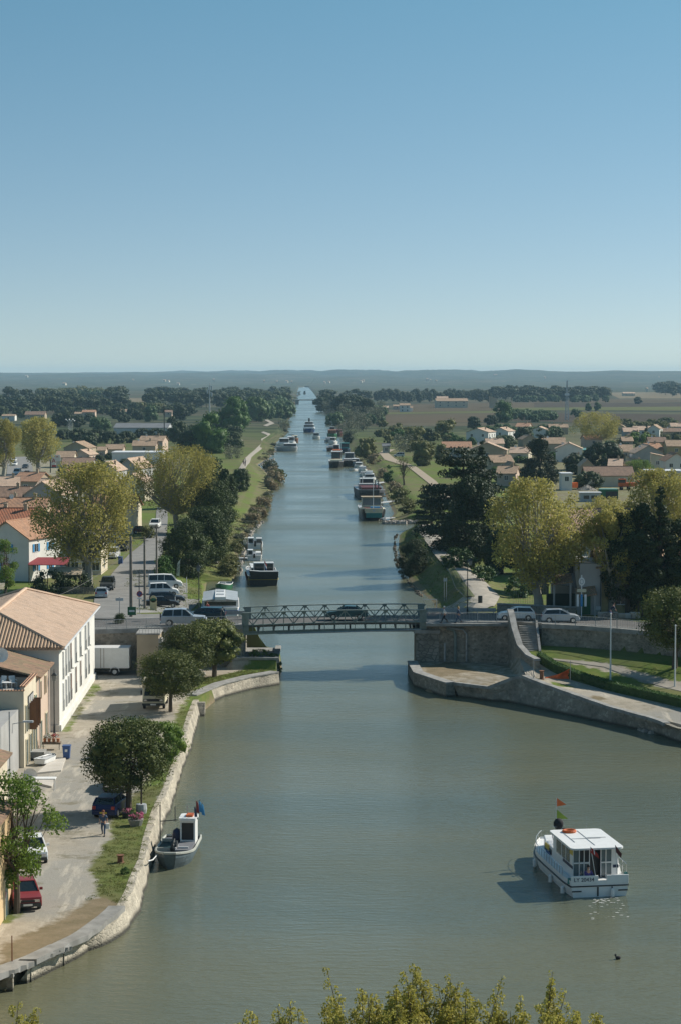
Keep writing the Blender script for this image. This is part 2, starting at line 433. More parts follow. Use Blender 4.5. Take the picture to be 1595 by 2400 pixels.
def cover(x, y):
    if 96 < y < 213 and x < 0 or (y < 228 and x < 0):
        k = 0
    elif y < 96: k = 1
    elif y < 226 and x > 0: k = 0
    else: k = 1
    for (P, kk), b in zip(COVER, BX):
        if b[0] <= x <= b[1] and b[2] <= y <= b[3] and inpoly(P, x, y): k = kk
    return k
KC = {0: (0, 0), 1: (1, 0), 2: (.5, 1), 5: (.15, .5)}
# ------------------------------------------------------------------ ground sheet
rows = []
y = 90.0
while y < 16500:
    rows.append(y)
    y += .7 if y < 240 else 1.5 if y < 470 else 4 if y < 800 else y * .012
offs = []
o = 0
while o < 45: offs.append(o); o += .35 if o < 2 else .8 if o < 20 else 1.5
while o < 9000: offs.append(o); o *= 1.18
def ground_side(sgn):
    mb = MB(); cov = []
    n = len(offs) + 2
    for y in rows:
        w = wl(y) if sgn < 0 else wr(y); t = tl(y) if sgn < 0 else tr_(y)
        end = y > 6350
        if end: w = t = (wl(6300) + wr(6300)) / 2
        mb.v.append((w, y, -1.5 if not end else 1)); mb.v.append((w, y, -.3 if not end else 1)); cov += [(.5, 1), (.5, 1)]
        for o in offs:
            x = t + sgn * (o + .06)
            h = H(x, y) + hill(x, y) if y > 900 or True else 0
            if y > 900: h = (1.75 if o > 5 else .35 + 1.4 * o / 5) + hill(x, y)
            mb.v.append((x, y, h))
            if y < 250:
                ks = [KC[cover(x + a, y + b)] for a, b in ((-.4, -.4), (.4, -.4), (-.4, .4), (.4, .4), (0, 0))]; k = (sum(q[0] for q in ks) / 5, sum(q[1] for q in ks) / 5)
            else: k = (1, .12 + .3 * (math.sin(x * .13 + y * .02) > .4))
            if 262 < y < 760 and x < -38 - y * .03: k = (.45, .35)
            if 300 < y < 1150 and x > 30 + y * .03: k = (.62, .5)
            if y >= 232 and o < 5 and not (sgn > 0 and y < 445) and not (sgn < 0 and y < 345): k = (.8, .45 if o < 3 else .2)
            cov.append(k)
    for i in range(len(rows) - 1):
        for k in range(n - 1):
            a = i * n + k
            mb.f.append((a, a + 1, a + n + 1, a + n) if sgn < 0 else (a, a + n, a + n + 1, a + 1)); mb.m.append(0)
    return mb, cov
def mat_ground():
    m, nt, b = newmat('ground')
    at = nt.nodes.new('ShaderNodeAttribute'); at.attribute_name = 'cover'
    s = nt.nodes.new('ShaderNodeSeparateColor'); L(nt, at.outputs['Color'], s.inputs[0])
    c = coords(nt)
    n1 = noise(nt, c, .9, 6, .7); n2 = noise(nt, c, .08, 4); n3 = noise(nt, c, 4, 5, .7)
    sand = mixc(nt, ramp(nt, n1, .35, .7), (.39, .345, .275), (.285, .25, .195))
    sand = mixc(nt, ramp(nt, n2, .45, .6), sand, (.30, .285, .25))
    nt4 = noise(nt, coords(nt, (.9, .12, 1)), 1, 5, .65); sand = mixc(nt, ramp(nt, nt4, .54, .66), sand, (.47, .425, .35)); nt5 = noise(nt, coords(nt, (1, 1, 1)), .35, 6, .75); sand = mixc(nt, ramp(nt, nt5, .56, .64), sand, (.22, .2, .15)); nt6 = noise(nt, c, 9, 3, .7); sand = mixc(nt, ramp(nt, nt6, .62, .7), sand, (.17, .155, .12))
    gr = mixc(nt, ramp(nt, n1, .35, .65), (.082, .145, .024), (.15, .17, .045))
    gr = mixc(nt, ramp(nt, n2, .42, .68), gr, (.135, .125, .06))
    dry = mixc(nt, ramp(nt, n1, .35, .65), (.24, .19, .125), (.17, .14, .085))
    def madd(a, k):
        n = nt.nodes.new('ShaderNodeMath'); n.operation = 'MULTIPLY_ADD'; L(nt, a, n.inputs[0]); n.inputs[1].default_value = 1.3; n.inputs[2].default_value = -.65
        n2_ = nt.nodes.new('ShaderNodeMath'); n2_.operation = 'ADD'; L(nt, n.outputs[0], n2_.inputs[0]); L(nt, k, n2_.inputs[1]); return n2_.outputs[0]
    f1 = ramp(nt, madd(n1, s.outputs[0]), .35, .65)
    col = mixc(nt, f1, sand, gr)
    f2 = ramp(nt, madd(n1, s.outputs[1]), .3, .7)
    col = mixc(nt, f2, col, dry)
    # open country beyond: soil and scrub in broad bands
    g = nt.nodes.new('ShaderNodeSeparateXYZ'); L(nt, c, g.inputs[0])
    far = ramp(nt, g.outputs[1], 700, 1300)
    cf = coords(nt, (.0025, .006, 1)); v = nt.nodes.new('ShaderNodeTexVoronoi'); v.inputs['Scale'].default_value = 1; L(nt, cf, v.inputs[0])
    sv = nt.nodes.new('ShaderNodeSeparateColor'); L(nt, v.outputs['Color'], sv.inputs[0])
    cc = mixc(nt, ramp(nt, sv.outputs[0], .3, .7), (.10, .085, .055), (.075, .09, .045))
    cc = mixc(nt, ramp(nt, sv.outputs[1], .75, .8), cc, (.17, .14, .09))
    nf = noise(nt, coords(nt, (.003, .009, 1)), 3, 6, .7)
    cc = mixc(nt, ramp(nt, nf, .46, .54), cc, (.022, .034, .018))
    col = mixc(nt, far, col, cc)
    L(nt, col, b.inputs['Base Color']); b.inputs['Roughness'].default_value = 1; b.inputs['Specular IOR Level'].default_value = .1
    bump(nt, b, n3, .5, .06)
    MATS['ground'] = m
mat_ground()
for sg, nm in ((-1, 'ground'), (1, 'ground')):
    mb, cov = ground_side(sg)
    ob = mb.build(nm, 'ground', sm=False); struct(ob)
    ca = ob.data.color_attributes.new('cover', 'FLOAT_COLOR', 'POINT')
    ca.data.foreach_set('color', [q for a in cov for q in (a[0], a[1], 0, 1)])
struct(MB().add([(-400, -60, 1.2), (400, -60, 1.2), (400, 90.5, 1.2), (-400, 90.5, 1.2)], [(0, 1, 2, 3)]).build('ground', M('near_grass', (.08, .11, .03), 1, (.13, .13, .05), .4)))
# ------------------------------------------------------------------ water
def mat_water():
    m, nt, b = newmat('water')
    b.inputs['IOR'].default_value = 1.33; b.inputs['Specular IOR Level'].default_value = .5
    c = coords(nt)
    big = noise(nt, coords(nt, (.012, .05, 1)), 1, 4)
    col = mixc(nt, ramp(nt, big, .4, .6), (.134, .136, .084), (.106, .12, .084))
    L(nt, col, b.inputs['Base Color'])
    gust = noise(nt, coords(nt, (.018, .035, 1)), 1, 3, .6)
    r = nt.nodes.new('ShaderNodeMapRange'); r.inputs[1].default_value = .35; r.inputs[2].default_value = .65; r.inputs[3].default_value = .10; r.inputs[4].default_value = .26
    L(nt, gust, r.inputs[0]); L(nt, r.outputs[0], b.inputs['Roughness'])
    n1 = noise(nt, coords(nt, (.55, 1.9, 1)), 1, 3, .55)
    n2 = noise(nt, coords(nt, (1.6, 5.5, 1)), 1, 3, .6)
    a = nt.nodes.new('ShaderNodeMath'); a.operation = 'MULTIPLY_ADD'; L(nt, n2, a.inputs[0]); a.inputs[1].default_value = .45; L(nt, n1, a.inputs[2])
    bp = nt.nodes.new('ShaderNodeBump'); bp.inputs['Distance'].default_value = .16
    st = nt.nodes.new('ShaderNodeMapRange'); st.inputs[1].default_value = .3; st.inputs[2].default_value = .7; st.inputs[3].default_value = .3; st.inputs[4].default_value = .75
    L(nt, gust, st.inputs[0]); L(nt, st.outputs[0], bp.inputs['Strength'])
    L(nt, a.outputs[0], bp.inputs['Height']); L(nt, bp.outputs[0], b.inputs['Normal'])
    MATS['water'] = m
mat_water()
struct(MB().add([(-160, 80, 0), (120, 80, 0), (60, 1000, 0), (-60, 6400, 0), (-180, 6400, 0), (-120, 1000, 0)], [(0, 1, 2, 3, 4, 5)]).build('water', 'water'))
# ------------------------------------------------------------------ world, sun, haze
SUN = Vector((1.2, .62, 1)).normalized()
w = bpy.data.worlds.new('World'); scene.world = w; w.use_nodes = True
nt = w.node_tree; bg = nt.nodes['Background']
sky = nt.nodes.new('ShaderNodeTexSky'); sky.sky_type = 'NISHITA'; sky.sun_disc = False
sky.sun_elevation = math.asin(SUN.z); sky.sun_rotation = math.atan2(SUN.x, SUN.y)
sky.air_density = SKY_AIR; sky.dust_density = SKY_DUST; sky.ozone_density = SKY_OZ; sky.altitude = 0
tc = nt.nodes.new('ShaderNodeTexCoord'); mp = nt.nodes.new('ShaderNodeMapping'); mp.inputs['Scale'].default_value = (1, 1, SKY_Z); mp.inputs['Location'].default_value = (0, 0, .07)
L(nt, tc.outputs['Generated'], mp.inputs[0]); L(nt, mp.outputs[0], sky.inputs[0])
tint = nt.nodes.new('ShaderNodeMix'); tint.data_type = 'RGBA'; tint.blend_type = 'MULTIPLY'; tint.inputs[0].default_value = 1; tint.inputs[7].default_value = (.86, 1.0, .93, 1)
tsx = nt.nodes.new('ShaderNodeSeparateXYZ'); L(nt, tc.outputs['Generated'], tsx.inputs[0]); L(nt, mixc(nt, ramp(nt, tsx.outputs[2], 0, .19), (1.0, .91, .83), (.70, 1.04, .94)), tint.inputs[7])
L(nt, sky.outputs[0], tint.inputs[6]); L(nt, tint.outputs[2], bg.inputs[0]); bg.inputs[1].default_value = SKY_S
sd = bpy.data.lights.new('sun', 'SUN'); so = bpy.data.objects.new('sun', sd); COL.objects.link(so)
sd.energy = SUN_E; sd.angle = rad(.5); sd.color = (1, .94, .84)
so.rotation_euler = (-SUN).to_track_quat('-Z', 'Y').to_euler()
scene.view_settings.view_transform = 'Standard'; scene.view_settings.look = 'None'
scene.view_settings.exposure = EXPO; scene.view_settings.gamma = 1
if HAZE:
    hm = bpy.data.materials.new('haze'); hm.use_nodes = True; hn = hm.node_tree
    hn.nodes.remove(hn.nodes['Principled BSDF'])
    pv = hn.nodes.new('ShaderNodeVolumePrincipled'); pv.inputs['Color'].default_value = (.5, .78, 1, 1); pv.inputs['Density'].default_value = HAZE
    pv.inputs['Anisotropy'].default_value = 0
    L(hn, pv.outputs[0], hn.nodes['Material Output'].inputs['Volume'])
    MATS['haze'] = hm
    hz = MB().box(-9500, 9500, -80, 16800, -2.6, 96).build('haze', 'haze'); hz['kind'] = 'stuff'
    hz.display_type = 'WIRE'
scene.cycles.max_bounces = 5; scene.cycles.volume_bounces = 1; scene.cycles.diffuse_bounces = 2; scene.cycles.glossy_bounces = 2
scene.cycles.transmission_bounces = 2; scene.cycles.transparent_max_bounces = 8
# ================================================================== quay walls
def strip_wall(name, W, T, zf, mat, y0, y1, label, cat, coping=None, cw=.5, step=.8, sgn=-1, thick=0, cy0=None, jag=.04):
    """battered wall between waterline W(y) and top T(y)"""
    root = thing(name, label, cat, (0, 0, 0))
    rnd = random.Random(len(name))
    mb = MB(); cp_ = MB(); pts = []
    y = y0
    ys = []
    while y < y1: ys.append(y); y += step
    ys.append(y1)
    rg = []
    cr = []
    for y in ys:
        w = lerp_tab(W, y); t = lerp_tab(T, y); z = zf(y)
        j = rnd.uniform(-jag, jag)
        o = -sgn * .10
        rg.append([(w + o, y, -1.2), (w + o * 1.1 + j, y, 0), (w * .5 + t * .5 + o + j, y, z * .5), (t + o + j, y, z + .02), (t + sgn * .35, y, z + .02), (t + sgn * .35, y, -1.2)])
        if coping and (cy0 is None or cy0[0] <= y <= cy0[1]):
            cr.append([(t - sgn * .16 + j, y, z - .2), (t - sgn * .16 + j, y, z + .1), (t + sgn * cw, y, z + .1), (t + sgn * cw, y, z - .2)])
    mb.rings(rg); mb.build('wall_face', mat, root)
    if coping and len(cr) > 1: cp_.rings(cr); cp_.build('coping', coping, root)
    return root
yl0 = G(131, 2228, 1.2)[1]
strip_wall('quay_wall', LWt, LTt, lambda y: 1.2, 'stone_pale', yl0 - 2, LW[len(LWpx) + 3][1], 'long pale stone quay wall curving along the left bank below the gravel lane', 'quay wall', 'concrete', .75, cy0=(0, G(284, 2130, 1.2)[1] + 1), sgn=-1, jag=.09)
# landing wall running across towards the pier
def wall_poly(name, tops, z0, thick, mat, label, cat, cop=None, base_out=.25, mcop='coping', zt=None, parts=True, nseg=6):
    """wall along a polyline of (x, y, z) top points; the outer foot leans out by base_out to the right of travel"""
    root = thing(name, label, cat, (0, 0, 0)); P = []
    for a, b in zip(tops, tops[1:]):
        for k in range(nseg): P.append(tuple(a[i] + (b[i] - a[i]) * k / nseg for i in range(3)))
    P.append(tops[-1]); rg = []; cr = []
    rnd = random.Random(3)
    for i, p in enumerate(P):
        a = P[max(0, i - 1)]; b = P[min(len(P) - 1, i + 1)]
        d = Vector((b[0] - a[0], b[1] - a[1], 0)).normalized(); nr = Vector((d.y, -d.x, 0))
        q = Vector(p); j = nr * rnd.uniform(-.04, .04)
        zb = z0(p[0], p[1]) if callable(z0) else z0
        rg.append([Vector((q.x, q.y, zb)) + nr * base_out, q + j, q - nr * thick, Vector((q.x, q.y, zb)) - nr * thick])
        if cop: cr.append([q + nr * .08 - Vector((0, 0, .0)), q + nr * .08 + Vector((0, 0, cop)), q - nr * (thick + .06) + Vector((0, 0, cop)), q - nr * (thick + .06)])
    MB().rings(rg).build('wall_face', mat, root)
    if cop: MB().rings(cr).build('coping', mcop, root)
    return root
A = G(458, 1631, 1.2); B = G(522, 1604, 1.2); C_ = G(585, 1588, 1.2); D_ = G(651, 1576, 1.25)
sh_ = lambda p: (p[0] + .1, p[1] - .16)
wall_poly('quay_wall', [(*sh_(A), 1.22), (*sh_(B), 1.22), (*sh_(C_), 1.22), (*sh_(D_), 1.25)], -1, 1.0, 'stone_pale', 'pale rubble stone wall of the landing with a smooth capping below the pines', 'quay wall', .12, .3)
# little stone buttress in the corner of the two walls
bt = thing('stone_buttress', 'small slanting stone buttress in the corner where two quay walls meet', 'buttress', (G(462, 1640, 1.2)[0] + .1, G(462, 1640, 1.2)[1] - 1.3, 0))
MB().side([(-.2, 1.15), (-1.6, -.5), (.5, -.5), (.5, 1.15)], -.1, .75).build('block', 'stone_quay', bt)
# pier block left of the channel under the bridge
pr = thing('bridge_pier_block', 'low concrete pier block with plants on top beside the bridge opening', 'pier', (-9.0, 220.3, 0))
MB().box(-2.4, 2.45, .0, 10, -1, 2.15).build('block', 'concrete', pr)
MB().box(-2.5, 2.6, -.12, .5, 2.152, 2.38).box(2.0, 2.6, .5, 10, 2.152, 2.38).build('kerb', 'coping', pr)
# right bank wall
rz = lambda y: lerp_tab(RZ, y)
strip_wall('quay_wall', RWt, RTt, lambda y: rz(y), 'stone_quay', 150, G(1063, 1601, 1.35)[1], 'long dark sloping stone quay wall on the right bank, broken at its end', 'quay wall', 'coping', .45, sgn=1, cy0=(184, 230), jag=.06)
wall_poly('quay_wall', [(8.0, 224.6, 1.35), (*G(989, 1577, 1.35), 1.35), (*G(1049, 1597, 1.35), 1.35), (*G(1063, 1601, 1.35), 1.35)][::-1], -1, .9, 'stone_quay', 'pale capped stone edge round the low gravel platform at the bridge foot', 'quay wall', .13, .22)
# ================================================================== roads
def sheet(name, poly_rows, mat, dz=.05, kind=True, zf=None):
    """rows of (x,y) left..right, draped on the ground"""
    mb = MB(); n = len(poly_rows[0])
    for r in poly_rows:
        for x, y in r: mb.v.append((x, y, (zf or (lambda a, b: H(a, b) + hill(a, b)))(x, y) + dz))
    for i in range(len(poly_rows) - 1):
        for k in range(n - 1):
            a = i * n + k; mb.f.append((a, a + 1, a + n + 1, a + n)); mb.m.append(0)
    ob = mb.build(name, mat)
    return struct(ob) if kind else ob
def rib(pl, pr, n=6, m=8):
    """interpolate rows between two polylines of equal length"""
    out = []
    for i in range(len(pl) - 1):
        for k in range(m):
            t = k / m
            a = [pl[i][j] + (pl[i + 1][j] - pl[i][j]) * t for j in (0, 1)]; b = [pr[i][j] + (pr[i + 1][j] - pr[i][j]) * t for j in (0, 1)]
            out.append([(a[0] + (b[0] - a[0]) * q / n, a[1] + (b[1] - a[1]) * q / n) for q in range(n + 1)])
    out.append([(pl[-1][0] + (pr[-1][0] - pl[-1][0]) * q / n, pl[-1][1] + (pr[-1][1] - pl[-1][1]) * q / n) for q in range(n + 1)])
    return out
RZR = 5.5
def road_piece(x0, x1, name='road'):
    mb = MB(); rgs = []
    x = x0
    while True:
        y = yn(x)
        rgs.append([(x, y + .35, RZR - 1), (x, y + .35, RZR), (x, y + RWID, RZR), (x, y + RWID, RZR - 1)])
        if x >= x1: break
        x = min(x + 2, x1)
    mb.rings(rgs); return struct(mb.build(name, 'asphalt'))
road_piece(-90, -10.2); road_piece(9.0, 75)
# side walk strip on the near side with kerb 0.12
for x0, x1 in ((-90, -10.2), (9.0, 75)):
    rgs = []; x = x0
    while True:
        y = yn(x); rgs.append([(x, y + .3, RZR - .5), (x, y + .3, RZR + .12), (x, y + 1.5, RZR + .12), (x, y + 1.5, RZR - .5)])
        if x >= x1: break
        x = min(x + 2, x1)
    struct(MB().rings(rgs).build('pavement', 'concrete'))
# white edge line
rgs = []
for x0, x1 in ((12, 60),):
    rr = []; x = x0
    while x <= x1: rr.append([(x, yn(x) + 1.75), (x, yn(x) + 1.9)]); x += 1
    sheet('road_marking', rr, 'white_paint', zf=lambda a, b: RZR, dz=.006)
# retaining walls and their coping
def retain(x0, x1, z0f, label, cop=True, dy=0, zt=RZR - .35):
    pts = []; n = max(2, int((x1 - x0) / 4))
    for i in range(n + 1):
        x = x0 + (x1 - x0) * i / n; pts.append((x, yn(x) + dy, zt))
    r = wall_poly('retaining_wall', pts, z0f, .6, 'stone_wall', label, 'retaining wall', None, .1, nseg=2)
    if cop:
        rg = []
        for x, y, z in pts: rg.append([(x, y - .22, z + .003), (x, y - .22, z + .45), (x, y + .32, z + .45), (x, y + .32, z + .003)])
        MB().rings(rg).build('coping', 'coping', r)
    return r
retain(-90, -20.6, .8, 'rubble stone retaining wall under the road behind the white lorry body')
retain(-20.55, -10.2, .8, 'rendered retaining wall under the road behind the three pines')
retain(9.0, 18.2, .8, 'tall stained stone retaining wall above the low gravel platform')
retain(21.1, 75, 1.0, 'low stone retaining wall with long grey coping along the back of the lawn')
# bridge abutment ashlar piers
ab = thing('bridge_abutment', 'pale ashlar bridge abutment at the right end of the girder bridge', 'abutment', (8.0, 224.9, 0))
MB().box(0, 2.4, 0, 6.5, -1, 4.35).build('stonework', 'ashlar', ab)
MB().box(-.25, 2.5, -.12, 6.6, 4.353, 4.7).build('cap', 'coping', ab)
MB().tube([(3.2, -.18, 4.9), (3.9, -.2, 4.7), (4.1, -.2, 4.2), (4.1, -.2, 1.4)], .16, 8).build('pipe', 'bridge_paint', ab)
MB().tube([(3.4, -.2, 4.9), (4.9, -.22, 4.8), (5.3, -.22, 4.3), (5.3, -.22, 1.4)], .1, 8).build('pipe', 'galv', ab)
MB().tube([(3.0, -.2, 3.3), (3.0, -.2, 1.4)], .12, 8).build('pipe', 'galv', ab)
ab2 = thing('bridge_abutment', 'grey bridge abutment at the left end of the girder bridge behind the pines', 'abutment', (-12.6, 221.9, 0))
MB().box(0, 2.5, 0, 8, 1.0, 4.7).build('stonework', 'ashlar', ab2)
# left: pier with steps going down beside the pines
px0 = -20.6
lp = thing('stone_stair', 'rendered stone stair tower going down from the road to the lane by the lorry body', 'stair', (px0, 216.9, 0))
MB().box(0, 2.2, -1.9, 1.7, .9, 5.4).build('landing_wall', 'tan_plaster', lp)
MB().box(-.1, 2.35, -2.0, 1.8, 5.403, 5.55).build('landing', 'coping', lp)
for k in range(13):
    MB().box(2.2 + k * .36, 2.56 + k * .36, -1.9, -.5, .9, 5.3 - (k + 1) * .3).build('step', 'coping', lp)
rl = MB()
for k in range(9):
    xx = 2.3 + k * .5; zz = 5.25 - (xx - 2.2) * .83
    rl.bar((xx, -1.85, zz - .1), (xx, -1.85, zz + .95), .04, .04)
rl.bar((2.2, -1.85, 6.25), (6.9, -1.85, 6.25 - 4.7 * .83), .05, .05)
for k in range(8): rl.bar((k * .3, -1.9, 5.55), (k * .3, -1.9, 6.45), .03, .03)
rl.bar((0, -1.9, 6.45), (2.2, -1.9, 6.45), .05, .05)
rl.build('railing', 'galv', lp)
# ================================================================== railings on the coping
def railing(x0, x1, label, dy=.02, hgt=.95, z=RZR + .1, m='galv'):
    r = thing('railing', label, 'railing', (0, 0, 0)); b = MB(); ba = MB(); x = x0
    while x < x1:
        x2 = min(x + 2, x1)
        for zz in (z + .12, z + hgt): b.bar((x, yn(x) + dy, zz), (x2, yn(x2) + dy, zz), .05, .05)
        MB().bar((x, yn(x) + dy, z), (x, yn(x) + dy, z + hgt + .06), .07, .07).build('post', m, r)
        q = x + .16
        while q < x2: ba.bar((q, yn(q) + dy, z + .12), (q, yn(q) + dy, z + hgt), .022, .022); q += .16
        x = x2
    b.build('rail', m, r); ba.build('baluster', m, r)['kind'] = 'stuff'
railing(-50, -10.6, 'grey metal baluster railing along the road edge left of the bridge')
railing(10.5, 62, 'grey metal baluster railing along the road edge right of the bridge')
# ================================================================== the girder bridge
br = thing('girder_bridge', 'grey green steel truss bridge with lattice sides crossing the canal', 'bridge', (0, 0, 0))
XA, XB = -10.2, 9.0
def by(x): return 222.1 + (x - XA) / (XB - XA) * 3.1
def cam_z(x): t = (x - XA) / (XB - XA); return .13 * 4 * t * (1 - t)
def truss(dy, nm):
    n = 9; chs = [MB(), MB(), MB()]; web = MB(); pl = MB()
    xs = [XA + (XB - XA) * i / (2 * n) for i in range(2 * n + 1)]
    z0 = lambda x: RZR + .02 + cam_z(x); z1 = lambda x: RZR + 1.3 + cam_z(x)
    for a, b in zip(xs, xs[1:]):
        for q in range(3): chs[q].bar((a, by(a) + dy, (z1(a), z0(a), z0(a) - .72)[q]), (b, by(b) + dy, (z1(b), z0(b), z0(b) - .72)[q]), (.3, .3, .24)[q], (.1, .1, .09)[q])
    for q in chs: q.build('chord', 'bridge_paint', br)
    for i in range(0, 2 * n, 2):
        a, mm, c = xs[i], xs[i + 1], xs[i + 2]
        u = MB()
        u.bar((a, by(a) + dy, z0(a) - .7), (a, by(a) + dy, z1(a)), .09, .09)
        if i % 4 == 0: u.bar((a, by(a) + dy, z1(a)), (mm, by(mm) + dy, z0(mm)), .08, .1); u.bar((mm, by(mm) + dy, z0(mm)), (c, by(c) + dy, z1(c)), .08, .1)
        else: u.bar((a, by(a) + dy, z1(a)), (mm, by(mm) + dy, z0(mm)), .08, .1); u.bar((mm, by(mm) + dy, z0(mm)), (c, by(c) + dy, z1(c)), .08, .1)
        u.bar((mm, by(mm) + dy, z0(mm) - .7), (mm, by(mm) + dy, z0(mm) + .7), .06, .08)
        for q in (a + .02, c - .02):
            u.add([(q - .3, by(q) + dy - .03, z1(q)), (q + .3, by(q) + dy - .03, z1(q)), (q, by(q) + dy - .03, z1(q) - .38)], [(0, 1, 2)])
        u.build('lattice_bay', 'bridge_paint', br)
    for x in (XA + .28, XB - .28): MB().box(x - .36, x + .36, by(x) + dy - .09, by(x) + dy + .09, RZR - .7, RZR + 1.34).build('end_plate', 'bridge_paint', br)
truss(0, 'near'); truss(5.9, 'far')
dk = []
sb = []
for i in range(13):
    x = XA + (XB - XA) * i / 12; z = RZR + cam_z(x)
    dk.append([(x, by(x) + .15, z - .25), (x, by(x) + .15, z), (x, by(x) + 5.75, z), (x, by(x) + 5.75, z - .25)])
    if 0 < i < 12: sb.append((x, z))
MB().rings(dk).build('deck', 'asphalt', br)
sm_ = MB()
for x, z in sb: sm_.box(x - .09, x + .09, by(x) + .14, by(x) + 5.76, z - .74, z - .253)
sm_.build('cross_beam', 'dark_metal', br)
MB().rings([[(x, by(x) - .1, RZR - 1.0 + cam_z(x)), (x, by(x) - .1, RZR - .78 + cam_z(x)), (x, by(x) + .3, RZR - .78 + cam_z(x)), (x, by(x) + .3, RZR - 1.0 + cam_z(x))] for x in [XA + (XB - XA) * i / 12 for i in range(13)]]).build('bottom_girder', 'bridge_paint', br)
MB().tube([(-6.5, by(-6.5) - .25, RZR - .9), (8.5, by(8.5) - .25, RZR - .75)], .07, 6).build('pipe', 'galv', br)
# walkway ledge at the right of the bridge
struct(MB().add([(9, by(9) - 1.6, RZR + .02), (16.9, yn(16.9) - .9, RZR + .02), (16.9, yn(16.9) + .3, RZR + .02), (9, by(9) + .3, RZR + .02), (9, by(9) - 1.6, RZR - .25), (16.9, yn(16.9) - .9, RZR - .25), (16.9, yn(16.9) + .3, RZR - .25), (9, by(9) + .3, RZR - .25)], [(0, 1, 2, 3), (4, 5, 6, 7), (0, 1, 5, 4), (1, 2, 6, 5), (2, 3, 7, 6), (3, 0, 4, 7)]).build('pavement', 'concrete'))
# ================================================================== right: stairs with curved side wall
sa = (*G(1199, 1463, 5.5), 5.5)
SX0 = 18.75
ny = yn(SX0) - .1
stv = thing('garden_stair', 'straight stone stair going down from the road to the lawn', 'stair', (SX0, ny, 0))
NST = 13; ZB = 2.75
for k in range(NST):
    z = 5.5 - (k + 1) * (5.5 - ZB) / (NST + 1)
    MB().box(0, 1.75, -(k + 1) * .34, -k * .34 - (0 if k else 0), ZB - 1.2, z).build('step', 'coping', stv)
MB().rings([[(1.76, .1, 1.0), (1.76, .1, 5.9), (2.0, .1, 5.9), (2.0, .1, 1.0)], [(1.76, -.3, 1.0), (1.76, -.3, 5.75), (2.0, -.3, 5.75), (2.0, -.3, 1.0)], [(1.76, -4.6, 1.0), (1.76, -4.6, 3.0), (2.0, -4.6, 3.0), (2.0, -4.6, 1.0)]]).build('side_wall', 'coping', stv)
wx = [(18.2, yn(18) + .1, 6.75), (18.25, yn(18) - .8, 6.5), (18.4, yn(18) - 3, 5.2), (18.75, yn(18) - 5.6, 3.7), (19.4, yn(18) - 8.2, 3.05), (20.1, yn(18) - 10.6, 2.9)]
wall_poly('curved_wall', [(a - .05, b, c) for a, b, c in wx][::-1], lambda a, b: .9, .5, 'stone_wall', 'dark curved stair wall with a pale rounded top sweeping down to the quay', 'wall', .22, .15, nseg=4)
wall_poly('parapet_wall', [(11.6 - 9 + 9.0, yn(14) + RWID + .3, RZR + 1.0), (28, yn(28) + RWID + .3, RZR + .9)][::-1] if 0 else [(17.2, yn(17) + RWID - .1, RZR + .95), (25.5, yn(25) + RWID - .1, RZR + .9)], RZR - .6, .4, 'stone_wall', 'low stone parapet wall on the far side of the road beside the black lamp post', 'wall', .12, .02)
# guard rail on far side
gr = thing('guard_rail', 'galvanised crash barrier on the far road edge just right of the bridge', 'guard rail', (0, 0, 0))
MB().box(9.3, 17.0, 233.0, 233.06, 5.75, 6.15).build('rail', 'galv', gr)
for k in range(5): MB().box(9.5 + k * 1.8, 9.6 + k * 1.8, 233.07, 233.2, 5.4, 6.1).build('post', 'galv', gr)
gr = thing('guard_rail', 'galvanised crash barrier left of the bridge in front of the white cruiser', 'guard rail', (0, 0, 0))
MB().box(-16.5, -10.4, 230.2, 230.26, 5.75, 6.15).build('rail', 'galv', gr)
for k in range(4): MB().box(-16.3 + k * 1.8, -16.2 + k * 1.8, 230.27, 230.4, 5.4, 6.1).build('post', 'galv', gr)
# ================================================================== side road on the left, tracks
def track(name, lpts, rpts, mat, dz=.06, n=5, m=8):
    lw = [ground_at(*p)[:2] for p in lpts]; rw_ = [ground_at(*p)[:2] for p in rpts]
    return sheet(name, rib(lw, rw_, n, m), mat, dz)
track('road', [(205, 1452), (222, 1404), (265, 1343), (301, 1302), (334, 1276), (358, 1245), (366, 1215), (368, 1190)], [(385, 1452), (368, 1404), (364, 1343), (383, 1294), (389, 1276), (392, 1245), (394, 1215), (392, 1190)], 'asphalt_pale', .1, 10, 10)
# parking bay right of side road
track('parking', [(360, 1440), (362, 1405), (362, 1362)], [(475, 1440), (440, 1405), (440, 1368)], 'asphalt_pale', .08, 6, 8)
# promontory track right
track('path', [(1010, 1443), (1085, 1400), (1052, 1345), (1015, 1300), (990, 1262), (968, 1242)], [(1130, 1443), (1170, 1400), (1110, 1345), (1075, 1300), (1062, 1272), (1040, 1243)], 'path_dirt' if 0 else 'gravel', .12, 6, 8)
track('path', [(1095, 1372), (1140, 1352), (1170, 1335)], [(1105, 1378), (1150, 1358), (1180, 1340)], 'gravel', .13, 3, 6)
# grass centre of the track
track('grass_strip', [(1090, 1402), (1055, 1350), (1030, 1305)], [(1112, 1402), (1075, 1350), (1042, 1305)], 'near_grass', .18, 3, 8)
# orange dirt track behind
track('path', [(1040, 1175), (1005, 1135), (955, 1095), (900, 1078), (887, 1062), (900, 1054)], [(1060, 1172), (1020, 1128), (975, 1095), (925, 1076), (908, 1062), (925, 1054)], 'path_dirt', .15, 4, 8)
# left towpath winding
track('path', [(560, 1100), (575, 1075), (598, 1055), (616, 1038), (612, 1030), (628, 1022), (612, 1014)], [(575, 1100), (590, 1073), (612, 1055), (626, 1038), (622, 1030), (637, 1020), (618, 1012)], 'gravel', .2, 3, 8)
track('path', [(617, 998), (632, 992), (620, 985)], [(626, 1000), (644, 993), (628, 984)], 'gravel', .25, 2, 6)
track('path', [(532, 1041), (560, 1030)], [(560, 1042), (570, 1032)], 'gravel', .2, 3, 6)
